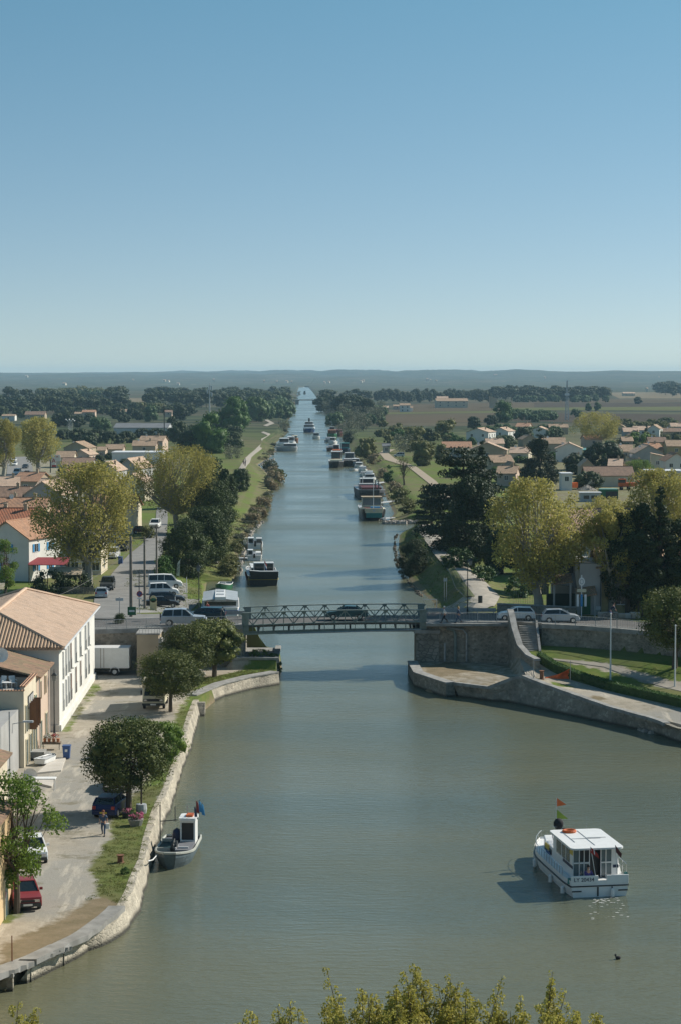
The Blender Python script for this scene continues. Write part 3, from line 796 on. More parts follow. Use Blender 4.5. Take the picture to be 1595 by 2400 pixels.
# lawn path on the right
track('path', [(1285, 1543), (1420, 1556), (1500, 1580), (1595, 1606), (1680, 1625)], [(1300, 1548), (1415, 1564), (1490, 1592), (1595, 1621), (1680, 1650)][::1], 'gravel', .05, 4, 8)
track('path', [(1218, 1545), (1250, 1552)], [(1218, 1580), (1262, 1600)], 'gravel', .04, 4, 6)
# paved platform by the beige house and pale slabs
for q, lb in (((87, 1815, 126, 1780, 155, 1779, 144, 1809), 0), ((84, 1838, 84, 1829, 128, 1829, 122, 1847), 0)):
    P = [G(q[i], q[i + 1], 1.2) for i in (0, 2, 4, 6)]
    struct(MB().prism(P, 1.1, 1.34).build('pavement', M('slab', (.56, .52, .46), .9, (.48, .44, .38), 1)))
# timber-topped quay deck at the bottom left with piles
dkp = thing('quay_deck', 'broken concrete quay deck overhanging the water on posts at the bottom left', 'quay deck', (0, 0, 0))
tops = [(-34, 97.2)] + [(-22.5, 103.0)] + [G(0, 2283, 1.15), G(76, 2254, 1.15), G(131, 2228, 1.15), G(168, 2216, 1.15)]
r1 = []; rnd = random.Random(5)
for a, b in zip(tops, tops[1:]):
    for k in range(8):
        x = a[0] + (b[0] - a[0]) * k / 8; y = a[1] + (b[1] - a[1]) * k / 8; j = rnd.uniform(-.09, .09)
        r1.append([(x + .1 + j, y - .15 + j, .92 + j * .5), (x + .1 + j, y - .15 - j, 1.2), (x - .5, y + .8, 1.24), (x - .5, y + .8, .9)])
MB().rings(r1).build('deck', 'concrete', dkp)
for q in ((145, 2262), (68, 2300), (24, 2322)):
    x, y = G(*q, 0)
    MB().box(x - .17, x + .17, y - .16, y + .16, -1, 1.0).build('post', 'stone_quay', dkp)
    MB().box(x - .2, x + .25, y - .5, y + 1.2, .8, 1.03).build('beam', 'concrete', dkp)
# ================================================================== trees
def leaf_mesh(name, centers, radii, n, size, mat, rnd, jit=.5, core=None, squash=.8, up=.25, out=.7):
    """n small leaf faces scattered over clumps (centres, radii)"""
    rg = np.random.RandomState(rnd)
    C = np.array(centers); R = np.array(radii)
    p = R ** 2; p = p / p.sum()
    idx = rg.choice(len(C), n, p=p)
    d = rg.normal(size=(n, 3)); d[:, 2] += up; d /= np.linalg.norm(d, axis=1)[:, None]
    rr = R[idx] * (1 - np.abs(rg.normal(size=n)) * .28)
    P = C[idx] + d * rr[:, None] * np.array([1, 1, squash])
    nrm = d * out + rg.normal(size=(n, 3)) * jit; nrm /= np.linalg.norm(nrm, axis=1)[:, None]
    t = np.cross(nrm, rg.normal(size=(n, 3))); t /= np.linalg.norm(t, axis=1)[:, None] + 1e-9
    b = np.cross(nrm, t)
    s = size * rg.uniform(.6, 1.3, n)[:, None]
    V = np.stack([P - t * s, P - b * s * .55, P + t * s, P + b * s * .55], 1).reshape(-1, 3)
    nv0 = len(V)
    cf = np.zeros((0, 3), int)
    if core:
        a = (1 + 5 ** .5) / 2
        ico = np.array([(-1, a, 0), (1, a, 0), (-1, -a, 0), (1, -a, 0), (0, -1, a), (0, 1, a), (0, -1, -a), (0, 1, -a), (a, 0, -1), (a, 0, 1), (-a, 0, -1), (-a, 0, 1)]) / 1.902
        fc = np.array([(0, 11, 5), (0, 5, 1), (0, 1, 7), (0, 7, 10), (0, 10, 11), (1, 5, 9), (5, 11, 4), (11, 10, 2), (10, 7, 6), (7, 1, 8), (3, 9, 4), (3, 4, 2), (3, 2, 6), (3, 6, 8), (3, 8, 9), (4, 9, 5), (2, 4, 11), (6, 2, 10), (8, 6, 7), (9, 8, 1)])
        sc_ = R[:, None, None] * core * rg.uniform(.7, 1.2, (len(C), 12, 1)) * np.array([1, 1, squash])
        V = np.concatenate([V, (C[:, None, :] + ico[None] * sc_).reshape(-1, 3)])
        cf = (nv0 + np.arange(len(C))[:, None, None] * 12 + fc[None]).reshape(-1, 3)
    nc_ = len(cf)
    me = bpy.data.meshes.new(name)
    me.vertices.add(len(V)); me.vertices.foreach_set('co', V.astype(np.float32).ravel())
    me.loops.add(n * 4 + nc_ * 3); me.loops.foreach_set('vertex_index', np.concatenate([np.arange(n * 4), cf.ravel()]).astype(np.int32))
    me.polygons.add(n + nc_); me.polygons.foreach_set('loop_start', np.concatenate([np.arange(0, n * 4, 4), n * 4 + np.arange(0, nc_ * 3, 3)]).astype(np.int32))
    me.polygons.foreach_set('loop_total', np.concatenate([np.full(n, 4), np.full(nc_, 3)]).astype(np.int32))
    me.materials.append(MATS[mat] if isinstance(mat, str) else mat); me.update(); me.validate()
    return me
# crown outlines: (height fraction, radius fraction of half width)
KINDS = {
    'plane': dict(prof=[(.26, .35), (.4, .8), (.6, 1), (.8, .9), (.93, .6), (1, .2)], mat='leaf_plane', bark='bark_pale', cl=95, cr=.088, n=9000, ls=.0090, sq=1.5, inner=.12, fork=.22, limbs=14, jit=.8, tw=.034),
    'pine': dict(prof=[(.34, .3), (.42, .85), (.55, 1), (.75, .9), (.9, .62), (1, .2)], mat='leaf_pine', bark='bark', cl=60, cr=.15, n=9000, ls=.013, sq=.85, inner=.3, fork=.38, limbs=9, jit=.5, tw=.03),
    'round': dict(prof=[(.04, .6), (.2, .92), (.45, 1), (.7, .88), (.88, .58), (1, .15)], mat='leaf_pine', bark='bark', cl=70, cr=.14, n=10000, ls=.013, sq=.9, inner=.4, fork=.2, limbs=5, jit=.5, tw=.03),
    'dark': dict(prof=[(.1, .5), (.25, .9), (.5, 1), (.75, .75), (.92, .42), (1, .1)], mat='leaf_dark', bark='bark', cl=80, cr=.13, n=10000, ls=.013, sq=1.0, inner=.35, fork=.25, limbs=6, jit=.5, tw=.025),
    'cone': dict(prof=[(.04, .9), (.2, 1), (.45, .72), (.7, .42), (.9, .15), (1, .03)], mat='leaf_cedar', bark='bark', cl=100, cr=.10, n=10000, ls=.012, sq=.55, inner=.3, fork=.5, limbs=4, jit=.5, tw=.02),
    'cedar': dict(prof=[(.1, .8), (.3, 1), (.5, .85), (.75, .6), (.93, .35), (1, .1)], mat='leaf_cedar', bark='bark', cl=70, cr=.17, n=10000, ls=.013, sq=.28, inner=.3, fork=.5, limbs=8, jit=.5, tw=.03, tiers=7),
    'column': dict(prof=[(.02, .7), (.2, 1), (.6, .9), (.85, .55), (1, .05)], mat='leaf_dark', bark='bark', cl=50, cr=.2, n=3000, ls=.016, sq=1.6, inner=.4, fork=.5, limbs=2, jit=.5, tw=.02),
    'poplar': dict(prof=[(.08, .5), (.25, .95), (.5, 1), (.75, .75), (.92, .4), (1, .1)], mat='leaf_poplar', bark='bark', cl=60, cr=.14, n=6000, ls=.014, sq=1.2, inner=.35, fork=.2, limbs=8, jit=.7, tw=.025),
    'green': dict(prof=[(.06, .6), (.2, .95), (.5, 1), (.78, .78), (.93, .45), (1, .15)], mat='leaf_green', bark='bark', cl=50, cr=.16, n=8000, ls=.014, sq=1.0, inner=.35, fork=.2, limbs=8, jit=.7, tw=.028),
    'umbrella': dict(prof=[(.22, .5), (.4, .9), (.65, 1), (.85, .8), (1, .3)], mat='leaf_dark', bark='bark', cl=50, cr=.16, n=3500, ls=.018, sq=.6, inner=.4, fork=.5, limbs=5, jit=.5, tw=.022),
    'airy': dict(prof=[(.1, .4), (.3, .85), (.6, 1), (.85, .8), (1, .3)], mat='leaf_grey', bark='bark', cl=45, cr=.15, n=3500, ls=.014, sq=.9, inner=.1, fork=.14, limbs=14, jit=.9, tw=.022),
    'olive': dict(prof=[(.1, .5), (.3, .9), (.55, 1), (.8, .8), (1, .3)], mat='leaf_olive', bark='bark', cl=45, cr=.16, n=4500, ls=.015, sq=.9, inner=.2, fork=.14, limbs=12, jit=.9, tw=.022),
    'shrub': dict(prof=[(.0, .8), (.3, 1), (.6, .85), (.85, .6), (1, .3)], mat='leaf_olive', bark='bark', cl=36, cr=.2, n=2600, ls=.022, sq=.8, inner=.3, fork=.1, limbs=7, jit=.8, tw=.02),
    'reed': dict(prof=[(.0, .9), (.4, 1), (.7, .9), (1, .6)], mat='reed', bark='bark', cl=36, cr=.2, n=2600, ls=.03, sq=1.2, inner=.3, fork=.1, limbs=0, jit=.9, tw=.02),
    'young': dict(prof=[(.22, .4), (.4, .85), (.6, 1), (.8, .8), (1, .3)], mat='leaf_bright', bark='bark', cl=50, cr=.10, n=3900, ls=.011, sq=.9, inner=.15, fork=.3, limbs=16, jit=.9, tw=.022),
    'bare': dict(prof=[(.25, .3), (.5, .8), (.8, 1), (1, .5)], mat='leaf_olive', bark='bark', cl=30, cr=.12, n=500, ls=.014, sq=1, inner=.1, fork=.3, limbs=22, jit=.9, tw=.03),
}
LODN = {0: (1, 1), 1: (.4, 1.7), 2: (.14, 2.7)}
TC = {}
def tree_meshes(kind, var, lod, asp, mat=None):
    """normalised tree, height 1, crown radius asp/2 (asp = width / height)"""
    asp = round(asp * 4) / 4 if lod else asp
    key = (kind, var, lod, asp, mat)
    if key in TC: return TC[key]
    K = KINDS[kind]; rnd = random.Random(hash_s(kind) + var * 31)
    hw = max(.08, asp / 2)
    cs, rs = [], []
    nc = int(K['cl'] * (1.3 if lod == 0 else .8 if lod == 1 else .45) * max(.6, min(2, asp)))
    crad = K['cr'] * ((1 if kind == 'plane' else 1.15) if lod == 0 else 1.3 if lod == 1 else 1.6)
    zs0, zs1 = K['prof'][0][0], 1
    while len(cs) < nc:
        z = rnd.uniform(zs0, 1)
        r = lerp_tab(K['prof'], z) * hw
        if rnd.random() > r / hw + .15: continue
        if K.get('tiers'): z = zs0 + (round((z - zs0) / (1 - zs0) * K['tiers']) + rnd.uniform(-.12, .12)) / K['tiers'] * (1 - zs0)
        q = (rnd.uniform(K['inner'], 1)) ** .5
        a = rnd.uniform(0, 2 * math.pi)
        cr = crad * rnd.uniform(.65, 1.25) * (.45 + .55 * min(1, r / (.5 * hw + 1e-6))) * min(1, hw * 2.2)
        rr = max(0, r * (1 + .09 * math.sin(3 * a + var) + rnd.uniform(-.06, .1)) - cr * .45) * q
        cs.append((rr * math.cos(a), rr * math.sin(a), min(z, 1 - cr * K['sq'] * .8) if not K.get('tiers') else min(z, .97))); rs.append(cr)
    ncl, lsc = LODN[lod]
    area = (.35 + .65 * min(2.2, asp))
    crown = leaf_mesh(kind + '_crown', cs, rs, int(K['n'] * ncl * area * (2.5 if kind == 'plane' else 2.2 if lod == 0 else 1.6)), K['ls'] * lsc * (1.15 if kind == 'plane' else 1.1), mat or K['mat'], rnd.randint(0, 9999), K['jit'], squash=K['sq'], core=0 if kind in ('plane', 'airy', 'bare', 'young') else .4 if lod == 0 else .5 if kind in ('reed', 'shrub') else .75)
    tb = MB(); tw = K['tw'] * (1 if lod == 0 else 1.15)
    fk = K['fork']
    lean = rnd.uniform(-.03, .03)
    base = (0, 0, -.02); fp = (lean, rnd.uniform(-.02, .02), fk)
    tb.tube([base, (lean * .4, 0, fk * .5), fp], [tw * 1.25, tw, tw * .85], 7 if lod < 2 else 4)
    nl = K['limbs'] if lod == 0 else K['limbs'] // 2 + 1 if lod == 1 else min(2, K['limbs'])
    main = []
    for i in range(nl):
        c = cs[rnd.randrange(len(cs))]
        if c[2] < fk: c = (c[0], c[1], fk + .12)
        if i > 3 and main and rnd.random() < .6:
            src = main[rnd.randrange(len(main))]; f0 = src[1]; r0 = tw * .34
        else: f0 = fp; r0 = tw * .62
        mid = (f0[0] * .5 + c[0] * .5 + rnd.uniform(-.03, .03), f0[1] * .5 + c[1] * .5, f0[2] + (c[2] - f0[2]) * .45 - (.02 if kind == 'plane' else 0))
        tb.tube([f0, mid, c], [r0, r0 * .6, r0 * .18], 5 if lod == 0 else 4)
        main.append((f0, mid))
    if lod == 0 and kind in ('plane', 'bare', 'airy', 'young'):
        for c in cs:
            m = main[rnd.randrange(len(main))][1]
            tb.tube([m, ((m[0] + c[0]) / 2, (m[1] + c[1]) / 2, (m[2] + c[2]) / 2 - .01), (c[0], c[1], c[2] + crad * .9)], [tw * .22, tw * .14, tw * .05], 3)
    if K['fork'] >= .5 and kind != 'umbrella': tb.tube([fp, (0, 0, .93)], [tw * .85, tw * .1], 5)
    t = tb.build('trunk', K['bark']); tm = t.data; bpy.data.objects.remove(t)
    TC[key] = (tm, crown); return TC[key]
def hash_s(s): return sum(ord(c) * (i + 3) for i, c in enumerate(s))
NT = [0]
def tree(kind, name, px, pyb, pyt, wpx, label, cat='tree', lod=None, mat=None, group=None, pos=None, var=None, rz=None):
    NT[0] += 1
    x, y, z = pos or ground_at(px, pyb)
    # height from the pixel of the top at that distance
    zt = DP(px, pyt, y)[2]; h = max(.4, zt - z); wd = wpx * y / F
    hp = h * F / y * .4267
    if lod is None: lod = 0 if hp > 62 else 1 if hp > 24 else 2
    var = (NT[0] % (3 if lod == 0 else 4)) if var is None else var
    asp = wd / h
    tm, cm = tree_meshes(kind, var, lod, asp, mat)
    akey = round(asp * 4) / 4 if lod else asp
    sx = (asp / max(.16, akey)) if lod else 1
    r = thing(name, label, cat, (x, y, z - .05), rz if rz is not None else (NT[0] * 2.39) % 6.28, group)
    r.scale = (h * sx, h * sx, h)
    for nm, me in (('trunk', tm), ('crown', cm)):
        o = bpy.data.objects.new(nm, me); COL.objects.link(o); o.parent = r
    return r
T = tree
# --- near left
T('young', 'broadleaf_tree', 40, 2140, 1812, 215, 'bright green young leafed tree leaning by the peach wall at bottom left', lod=0, rz=.6)
T('pine', 'umbrella_pine', 302, 1907, 1684, 212, 'large umbrella pine on the quay beside the dark blue car', mat='leaf_pine_bright', rz=1)
T('round', 'broadleaf_bush', 372, 1790, 1690, 120, 'bright green leafy bush behind the large umbrella pine', 'bush', mat='leaf_bright')
T('round', 'broadleaf_bush', 320, 1770, 1682, 90, 'green bushy small tree top showing left behind the large umbrella pine', 'bush', mat='leaf_green')
T('pine', 'umbrella_pine', 400, 1668, 1524, 158, 'round umbrella pine in front of the cream camper van', mat='leaf_pine_bright')
T('pine', 'umbrella_pine', 441, 1613, 1466, 140, 'middle umbrella pine of the three beside the stair tower', mat='leaf_pine_bright')
T('pine', 'umbrella_pine', 503, 1587, 1453, 152, 'umbrella pine on the landing nearest the girder bridge', mat='leaf_pine_bright')
T('pine', 'umbrella_pine', 1579, 1566, 1378, 172, 'umbrella pine on the lawn at the right edge below the road', mat='leaf_pine_bright')
# --- plane trees
T('plane', 'plane_tree', 207, 1382, 1084, 258, 'tall spreading plane tree with pale forked trunk beside the left side road', lod=0, rz=.4)
T('plane', 'plane_tree', 415, 1250, 1046, 208, 'yellow green plane tree behind the pale road, left of the dark pines', lod=0)
T('plane', 'plane_tree', 8, 1128, 982, 95, 'plane tree at the left edge behind the tiled roofs')
T('plane', 'plane_tree', 92, 1112, 978, 104, 'plane tree between the left edge and the shop sign')
T('plane', 'plane_tree', 1262, 1438, 1120, 250, 'big plane tree with forked white trunk behind the two light cars', lod=0, rz=2.2)
T('plane', 'plane_tree', 1432, 1440, 1185, 150, 'thin plane tree leaning in front of the ochre house', lod=0, rz=4.1)
T('plane', 'plane_tree', 1545, 1345, 1100, 205, 'plane tree crown rising behind the dark conifers at the right edge', lod=0)
T('plane', 'plane_tree', 1422, 1330, 1165, 140, 'thin leafed plane tree behind the tiled roof right of the big plane', lod=0, var=1)
T('plane', 'plane_tree', 1398, 1048, 966, 128, 'broad plane tree among the villas beyond the lattice mast')
T('plane', 'plane_tree', 1500, 1120, 1078, 70, 'small pale green tree behind the long brown roof', mat='leaf_bright')
# --- dark conifers right bank
T('cedar', 'cedar_tree', 1085, 1300, 1050, 225, 'wide dark cedar with flat tiers above the right canal bank', lod=0)
T('cone', 'fir_tree', 1126, 1210, 1034, 80, 'narrow dark fir top rising behind the cedar', lod=0)
T('dark', 'evergreen_oak', 1105, 1330, 1116, 150, 'dense rounded evergreen with bare trunk beside the double track', lod=0)
T('cedar', 'cedar_tree', 1010, 1235, 1140, 90, 'low dark drooping branch of conifer by the inlet', 'tree')
T('dark', 'evergreen_oak', 1175, 1345, 1235, 95, 'dark evergreen filling the gap left of the big plane trunk', lod=1)
T('cone', 'spruce_tree', 1262, 1140, 1004, 108, 'dark pointed spruce between the villas above the big plane tree', lod=0)
T('round', 'umbrella_pine', 1415, 1101, 1036, 108, 'broad dome shaped pine in front of the villas', mat='leaf_dark', lod=1)
T('dark', 'evergreen_oak', 1345, 1112, 1062, 62, 'dark evergreen right of the pointed spruce')
T('dark', 'evergreen_bush', 1380, 1146, 1104, 66, 'dark rounded bush beside the rubble heap', 'bush')
T('cone', 'cypress_tree', 1543, 1442, 1132, 130, 'tallest dark cypress with a thin spire at the right edge', lod=0)
T('dark', 'cypress_tree', 1470, 1441, 1200, 140, 'dark full cypress beside the ochre house', lod=0)
T('dark', 'cypress_tree', 1500, 1442, 1178, 110, 'dark cypress standing between the spire cypress and the ochre house', lod=0)
T('dark', 'cypress_tree', 1590, 1440, 1215, 120, 'dark cypress cut by the right edge of the view', lod=0)
T('round', 'round_bush', 968, 1350, 1264, 72, 'dark ball shaped bush on the grassy promontory', 'bush', mat='leaf_dark', lod=0)
T('shrub', 'ivy_bush', 1075, 1330, 1282, 90, 'ivy covered bush right of the double track', 'bush', mat='leaf_ivy', lod=1)
T('shrub', 'ivy_bush', 1130, 1362, 1325, 70, 'low dark ivy bush below the evergreen with bare trunk', 'bush', mat='leaf_ivy')
T('shrub', 'ivy_bush', 1210, 1400, 1352, 60, 'low ivy bush at the gate of the yard', 'bush', mat='leaf_ivy')
# --- left dark pines by the side road
T('round', 'stone_pine', 437, 1352, 1215, 118, 'front dark round pine right of the pale road', lod=0)
T('round', 'stone_pine', 482, 1322, 1188, 112, 'second dark round pine close behind the front one', lod=0)
T('round', 'stone_pine', 500, 1255, 1125, 105, 'dark pine rising behind the pair of round pines', lod=0)
T('round', 'stone_pine', 528, 1232, 1100, 62, 'tall narrow dark pine at the canal side of the pine row', lod=1)
T('round', 'stone_pine', 483, 1190, 1062, 90, 'dark pine top behind the yellow green plane tree', lod=1)
T('round', 'stone_pine', 563, 1152, 1098, 50, 'small round pine standing alone on the grass by the canal', lod=1)
T('round', 'stone_pine', 540, 1180, 1112, 40, 'small dark pine between the row and the lone pine', lod=1)
T('shrub', 'clipped_hedge', 385, 1352, 1302, 50, 'low clipped green hedge under the front dark pine', 'hedge', mat='leaf_green', lod=1)
# --- mid left green
T('green', 'poplar_tree', 496, 1062, 966, 96, 'full green tree in front of the telecom mast', lod=1)
T('green', 'poplar_tree', 548, 1012, 930, 82, 'tall yellowish green tree right of the telecom mast', mat='leaf_bright' if 0 else 'leaf_green', lod=1)
T('poplar', 'poplar_tree', 602, 988, 930, 66, 'pale green poplar in the row towards the canal', lod=1)
T('poplar', 'poplar_tree', 652, 980, 943, 30, 'small green poplar standing alone near the towpath')
T('airy', 'bare_tree', 664, 1008, 982, 34, 'greyish leafless thicket on the left canal bank')
T('airy', 'bare_tree', 538, 1076, 1040, 36, 'thin leafless tree left of the towpath')
T('airy', 'bare_tree', 558, 1074, 1044, 30, 'thin leafless tree beside the towpath walkers')
T('dark', 'dark_pine', 420, 1040, 988, 46, 'dark pine left of the full green tree')
T('dark', 'dark_pine', 440, 1062, 1008, 60, 'dark pine in front of the full green tree')
T('dark', 'dark_pine', 405, 1020, 975, 30, 'dark slim pine beside the grey warehouse')
T('poplar', 'willow_tree', 236, 1010, 978, 62, 'pale green willow left of the grey warehouse')
T('poplar', 'willow_tree', 352, 988, 950, 40, 'green round tree beyond the grey warehouse')
T('olive', 'olive_tree', 335, 968, 942, 36, 'brownish spring tree beyond the grey warehouse')
T('olive', 'olive_tree', 373, 968, 944, 36, 'brownish round tree left of the long pine wood')
T('column', 'cypress_tree', 222, 1060, 1032, 15, 'small dark cypress among the tan roofs')
T('column', 'cypress_tree', 345, 1082, 1062, 10, 'thin dark cypress beside the white flat roof')
# --- right bank
T('olive', 'willow_bush', 858, 1076, 1026, 70, 'olive coloured willow bush above the moored boats')
T('airy', 'bare_tree', 820, 1025, 984, 60, 'grey budding thicket on the right bank')
T('airy', 'bare_tree', 850, 1010, 970, 50, 'grey budding thicket behind the willow bush')
T('dark', 'dark_pine', 815, 1042, 1012, 26, 'small dark tree left of the willow bush')
T('airy', 'silver_tree', 945, 1062, 1016, 66, 'silvery grey tree beside the bend of the dirt track')
T('olive', 'olive_tree', 988, 1092, 1032, 60, 'open round olive tree on the grass above the dirt track')
T('dark', 'dark_oak', 1004, 1034, 1004, 34, 'dark round tree behind the silvery tree')
T('olive', 'olive_tree', 1043, 1030, 976, 44, 'light upright tree left of the white villa')
T('green', 'green_tree', 935, 1030, 1004, 46, 'low green tree beyond the dirt track bend')
T('olive', 'olive_tree', 970, 1045, 1000, 50, 'greenish olive tree between the silvery and the dark tree')
T('bare', 'bare_tree', 946, 1137, 1072, 50, 'crooked nearly bare tree on the grass right of the boats', lod=0)
T('green', 'young_conifer', 911, 1133, 1090, 24, 'small green conifer above the moored boats', mat='leaf_green')
T('olive', 'olive_bush', 1032, 1075, 1040, 44, 'olive bush in front of the villa gable')
T('green', 'green_tree', 1178, 990, 938, 44, 'green tree right of the vineyard')
T('dark', 'dark_pine', 1110, 1006, 976, 34, 'dark clump of pine beside the villas')
T('dark', 'dark_pine', 1150, 996, 972, 40, 'dark pine between the villas and the vineyard')
T('poplar', 'poplar_tree', 1378, 963, 944, 17, 'left one of two pale green trees in the vineyard')
T('poplar', 'poplar_tree', 1398, 963, 942, 17, 'right one of two pale green trees in the vineyard')
T('poplar', 'poplar_tree', 1348, 978, 958, 30, 'green tree beside the foot of the lattice mast')
T('column', 'cypress_tree', 1513, 1028, 988, 8, 'slim dark cypress rising above the right hand villas')
T('dark', 'dark_oak', 1493, 947, 930, 22, 'small round oak in the far vineyard')
T('round', 'stone_pine', 1180, 1050, 1020, 62, 'dark flat pine between the white villa and the spruce', mat='leaf_pine')
T('round', 'stone_pine', 1295, 1026, 1004, 56, 'green flat pine above the villa with the awning', mat='leaf_pine')
T('dark', 'dark_pine', 1225, 1040, 1000, 50, 'dark pine left of the pointed spruce')
T('green', 'green_tree', 1495, 1040, 1012, 60, 'bright green tree among the right hand villas', mat='leaf_bright')
T('olive', 'red_bush', 1500, 1085, 1058, 34, 'rusty coloured bush beside the grey gable', mat='reed')
T('round', 'stone_pine', 1560, 1000, 978, 46, 'flat pine among the far right villas', mat='leaf_pine')
T('round', 'stone_pine', 1590, 1030, 1012, 44, 'dark pine cut by the right edge above the villas', mat='leaf_dark')
T('shrub', 'scrub', 935, 1180, 1140, 44, 'scrubby bush on the bank behind the teal barge', 'bush')
T('shrub', 'scrub', 955, 1205, 1168, 50, 'scrubby bush beside the rock jetty', 'bush', mat='leaf_olive')
T('shrub', 'scrub', 878, 1088, 1062, 40, 'pinkish brown scrub behind the small motor boats', 'bush', mat='reed')
T('shrub', 'scrub', 895, 1120, 1096, 34, 'brown scrub by the moored tug', 'bush', mat='reed')
T('shrub', 'scrub', 925, 1152, 1125, 34, 'dry scrub on the bank above the rusty barge', 'bush', mat='reed')
# hedge screens behind the roofs, left
HL = [(150, 1030, 1006, 44), (185, 1034, 1004, 50), (225, 1038, 1006, 56), (262, 1040, 1010, 50), (300, 1038, 1010, 46), (335, 1026, 1004, 44), (370, 1028, 1004, 46), (400, 1034, 1002, 30), (208, 1046, 1020, 40)]
for a, b, c, d in HL: T('round', 'stone_pine', a, b, c, d, 'dark rounded pine in the row behind the tan roofs', mat='leaf_dark', group='dark pines behind the tan roofs', lod=2)
for a, b, c, d in [(135, 1000, 968, 36), (160, 1000, 966, 34), (185, 1002, 972, 34), (210, 988, 968, 30), (250, 968, 950, 36), (275, 982, 955, 40), (310, 980, 956, 34), (325, 985, 962, 30), (290, 990, 970, 40), (425, 985, 950, 36), (445, 975, 946, 36)]:
    T('dark', 'dark_pine', a, b, c, d, 'dark tree in the belt around the scattered left hand villas', group='dark belt trees round the villas', lod=2)
for a, b, c, d in [(185, 942, 912, 14), (195, 944, 914, 12), (204, 944, 908, 12), (213, 944, 912, 14), (223, 944, 908, 12), (232, 944, 912, 12), (243, 944, 912, 10), (253, 944, 914, 10), (262, 946, 916, 10)]:
    T('column', 'lombardy_poplar', a, b, c, d, 'slim upright poplar in the tight row before the far left wood', mat='leaf_poplar', group='upright poplars before the far left wood', lod=2)
rn = random.Random(11)
def wood(n, x0, x1, b0, b1, t0, t1, w, label, group, kind='umbrella', mat=None, name='umbrella_pine'):
    n = int(n * 1.5)
    for i in range(n):
        px = x0 + (x1 - x0) * (i + rn.random()) / n; f = rn.random()
        pb = b0 + (b1 - b0) * f
        T(kind, name, px, pb, t0 + (t1 - t0) * f + rn.uniform(-2, 2), w * rn.uniform(.8, 1.25), label, group=group, lod=2, mat=mat)
wood(26, -20, 290, 948, 972, 906, 938, 38, 'umbrella pine in the broad wood at the far left', 'pines of the far left wood')
wood(12, 90, 240, 930, 938, 905, 912, 26, 'olive brown tree behind the far left pine wood', 'brown trees behind the left wood', kind='olive', name='spring_tree')
wood(24, 345, 560, 935, 962, 905, 925, 38, 'umbrella pine in the wood left of the far canal', 'pines of the wood left of the canal')
wood(14, 540, 672, 930, 958, 906, 925, 32, 'umbrella pine in the wood along the far left bank', 'pines along the far left bank', mat='leaf_pine')
wood(9, 585, 680, 950, 985, 925, 950, 34, 'pale green tree along the far left towpath', 'green trees along the far towpath', kind='poplar', name='poplar_tree')
wood(10, 745, 865, 940, 985, 912, 938, 34, 'dark pine in the wood on the far right bank', 'pines on the far right bank')
wood(12, 765, 900, 955, 1005, 928, 965, 34, 'budding tree in the thicket on the right bank', 'budding thicket trees on the right bank', kind='airy', name='budding_tree')
wood(8, 770, 900, 962, 1000, 940, 970, 30, 'green tree in the thicket on the right bank', 'green thicket trees on the right bank', kind='poplar', name='poplar_tree')
wood(30, 880, 1160, 934, 944, 910, 920, 18, 'dark pine in the long hedge behind the cream farmhouse', 'dark trees behind the farmhouse', kind='dark', name='dark_pine')
wood(22, 1160, 1420, 934, 942, 903, 914, 34, 'umbrella pine in the far right wood behind the mast', 'pines of the far right wood')
wood(10, 1200, 1420, 940, 943, 922, 928, 20, 'small grey green tree before the far right wood', 'small trees before the right wood', kind='poplar', name='poplar_tree')
wood(10, 1190, 1300, 975, 990, 955, 972, 30, 'green garden tree between villas and vineyard', 'garden trees by the vineyard', kind='poplar', name='garden_tree')
wood(6, 1540, 1610, 920, 930, 892, 905, 34, 'tall pine on the horizon at the far right edge', 'pines at the far right edge')
wood(8, 1430, 1590, 995, 1010, 980, 992, 34, 'grey green garden tree behind the right hand villas', 'garden trees behind the villas', kind='olive', name='garden_tree')
wood(9, 1040, 1200, 1030, 1080, 1012, 1055, 26, 'garden shrub between the villas on the right', 'garden shrubs between villas', kind='green', name='garden_shrub')
wood(10, 1290, 1590, 1050, 1110, 1032, 1086, 28, 'green garden tree between the right hand roofs', 'green garden trees between roofs', kind='green', name='garden_tree')
wood(16, 1110, 1300, 1012, 1035, 992, 1012, 26, 'grey green garden tree in the villa quarter on the right', 'garden trees in the right villa quarter', kind='poplar', name='garden_tree')
wood(14, 1440, 1600, 1020, 1060, 1000, 1040, 26, 'olive garden tree in the villa quarter on the right', 'olive garden trees in the right villa quarter', kind='olive', name='garden_tree')
wood(12, 1050, 1240, 1085, 1130, 1068, 1110, 30, 'garden bush between the conifers and villas', 'garden bushes by the conifers', kind='green', name='garden_bush')
wood(14, 880, 1050, 1000, 1060, 982, 1040, 30, 'budding shrub in the scrubland by the dirt track', 'budding shrubs by the dirt track', kind='olive', name='budding_shrub')
wood(12, 140, 330, 1060, 1110, 1042, 1092, 22, 'dark garden tree between the left hand roofs', 'dark garden trees between left roofs', kind='dark', name='garden_tree')
wood(14, 430, 560, 1000, 1050, 975, 1030, 34, 'dark tree in the belt left of the grassy towpath', 'trees left of the towpath', kind='dark', name='dark_pine', mat='leaf_pine')
wood(24, 0, 430, 955, 985, 935, 962, 30, 'mixed tree in the left plain belt', 'trees of the left plain belt', kind='dark', name='dark_pine', mat='leaf_pine')
wood(8, 10, 130, 1160, 1215, 1140, 1190, 26, 'small garden tree between the left hand roofs', 'garden trees between left roofs', kind='green', name='garden_tree')
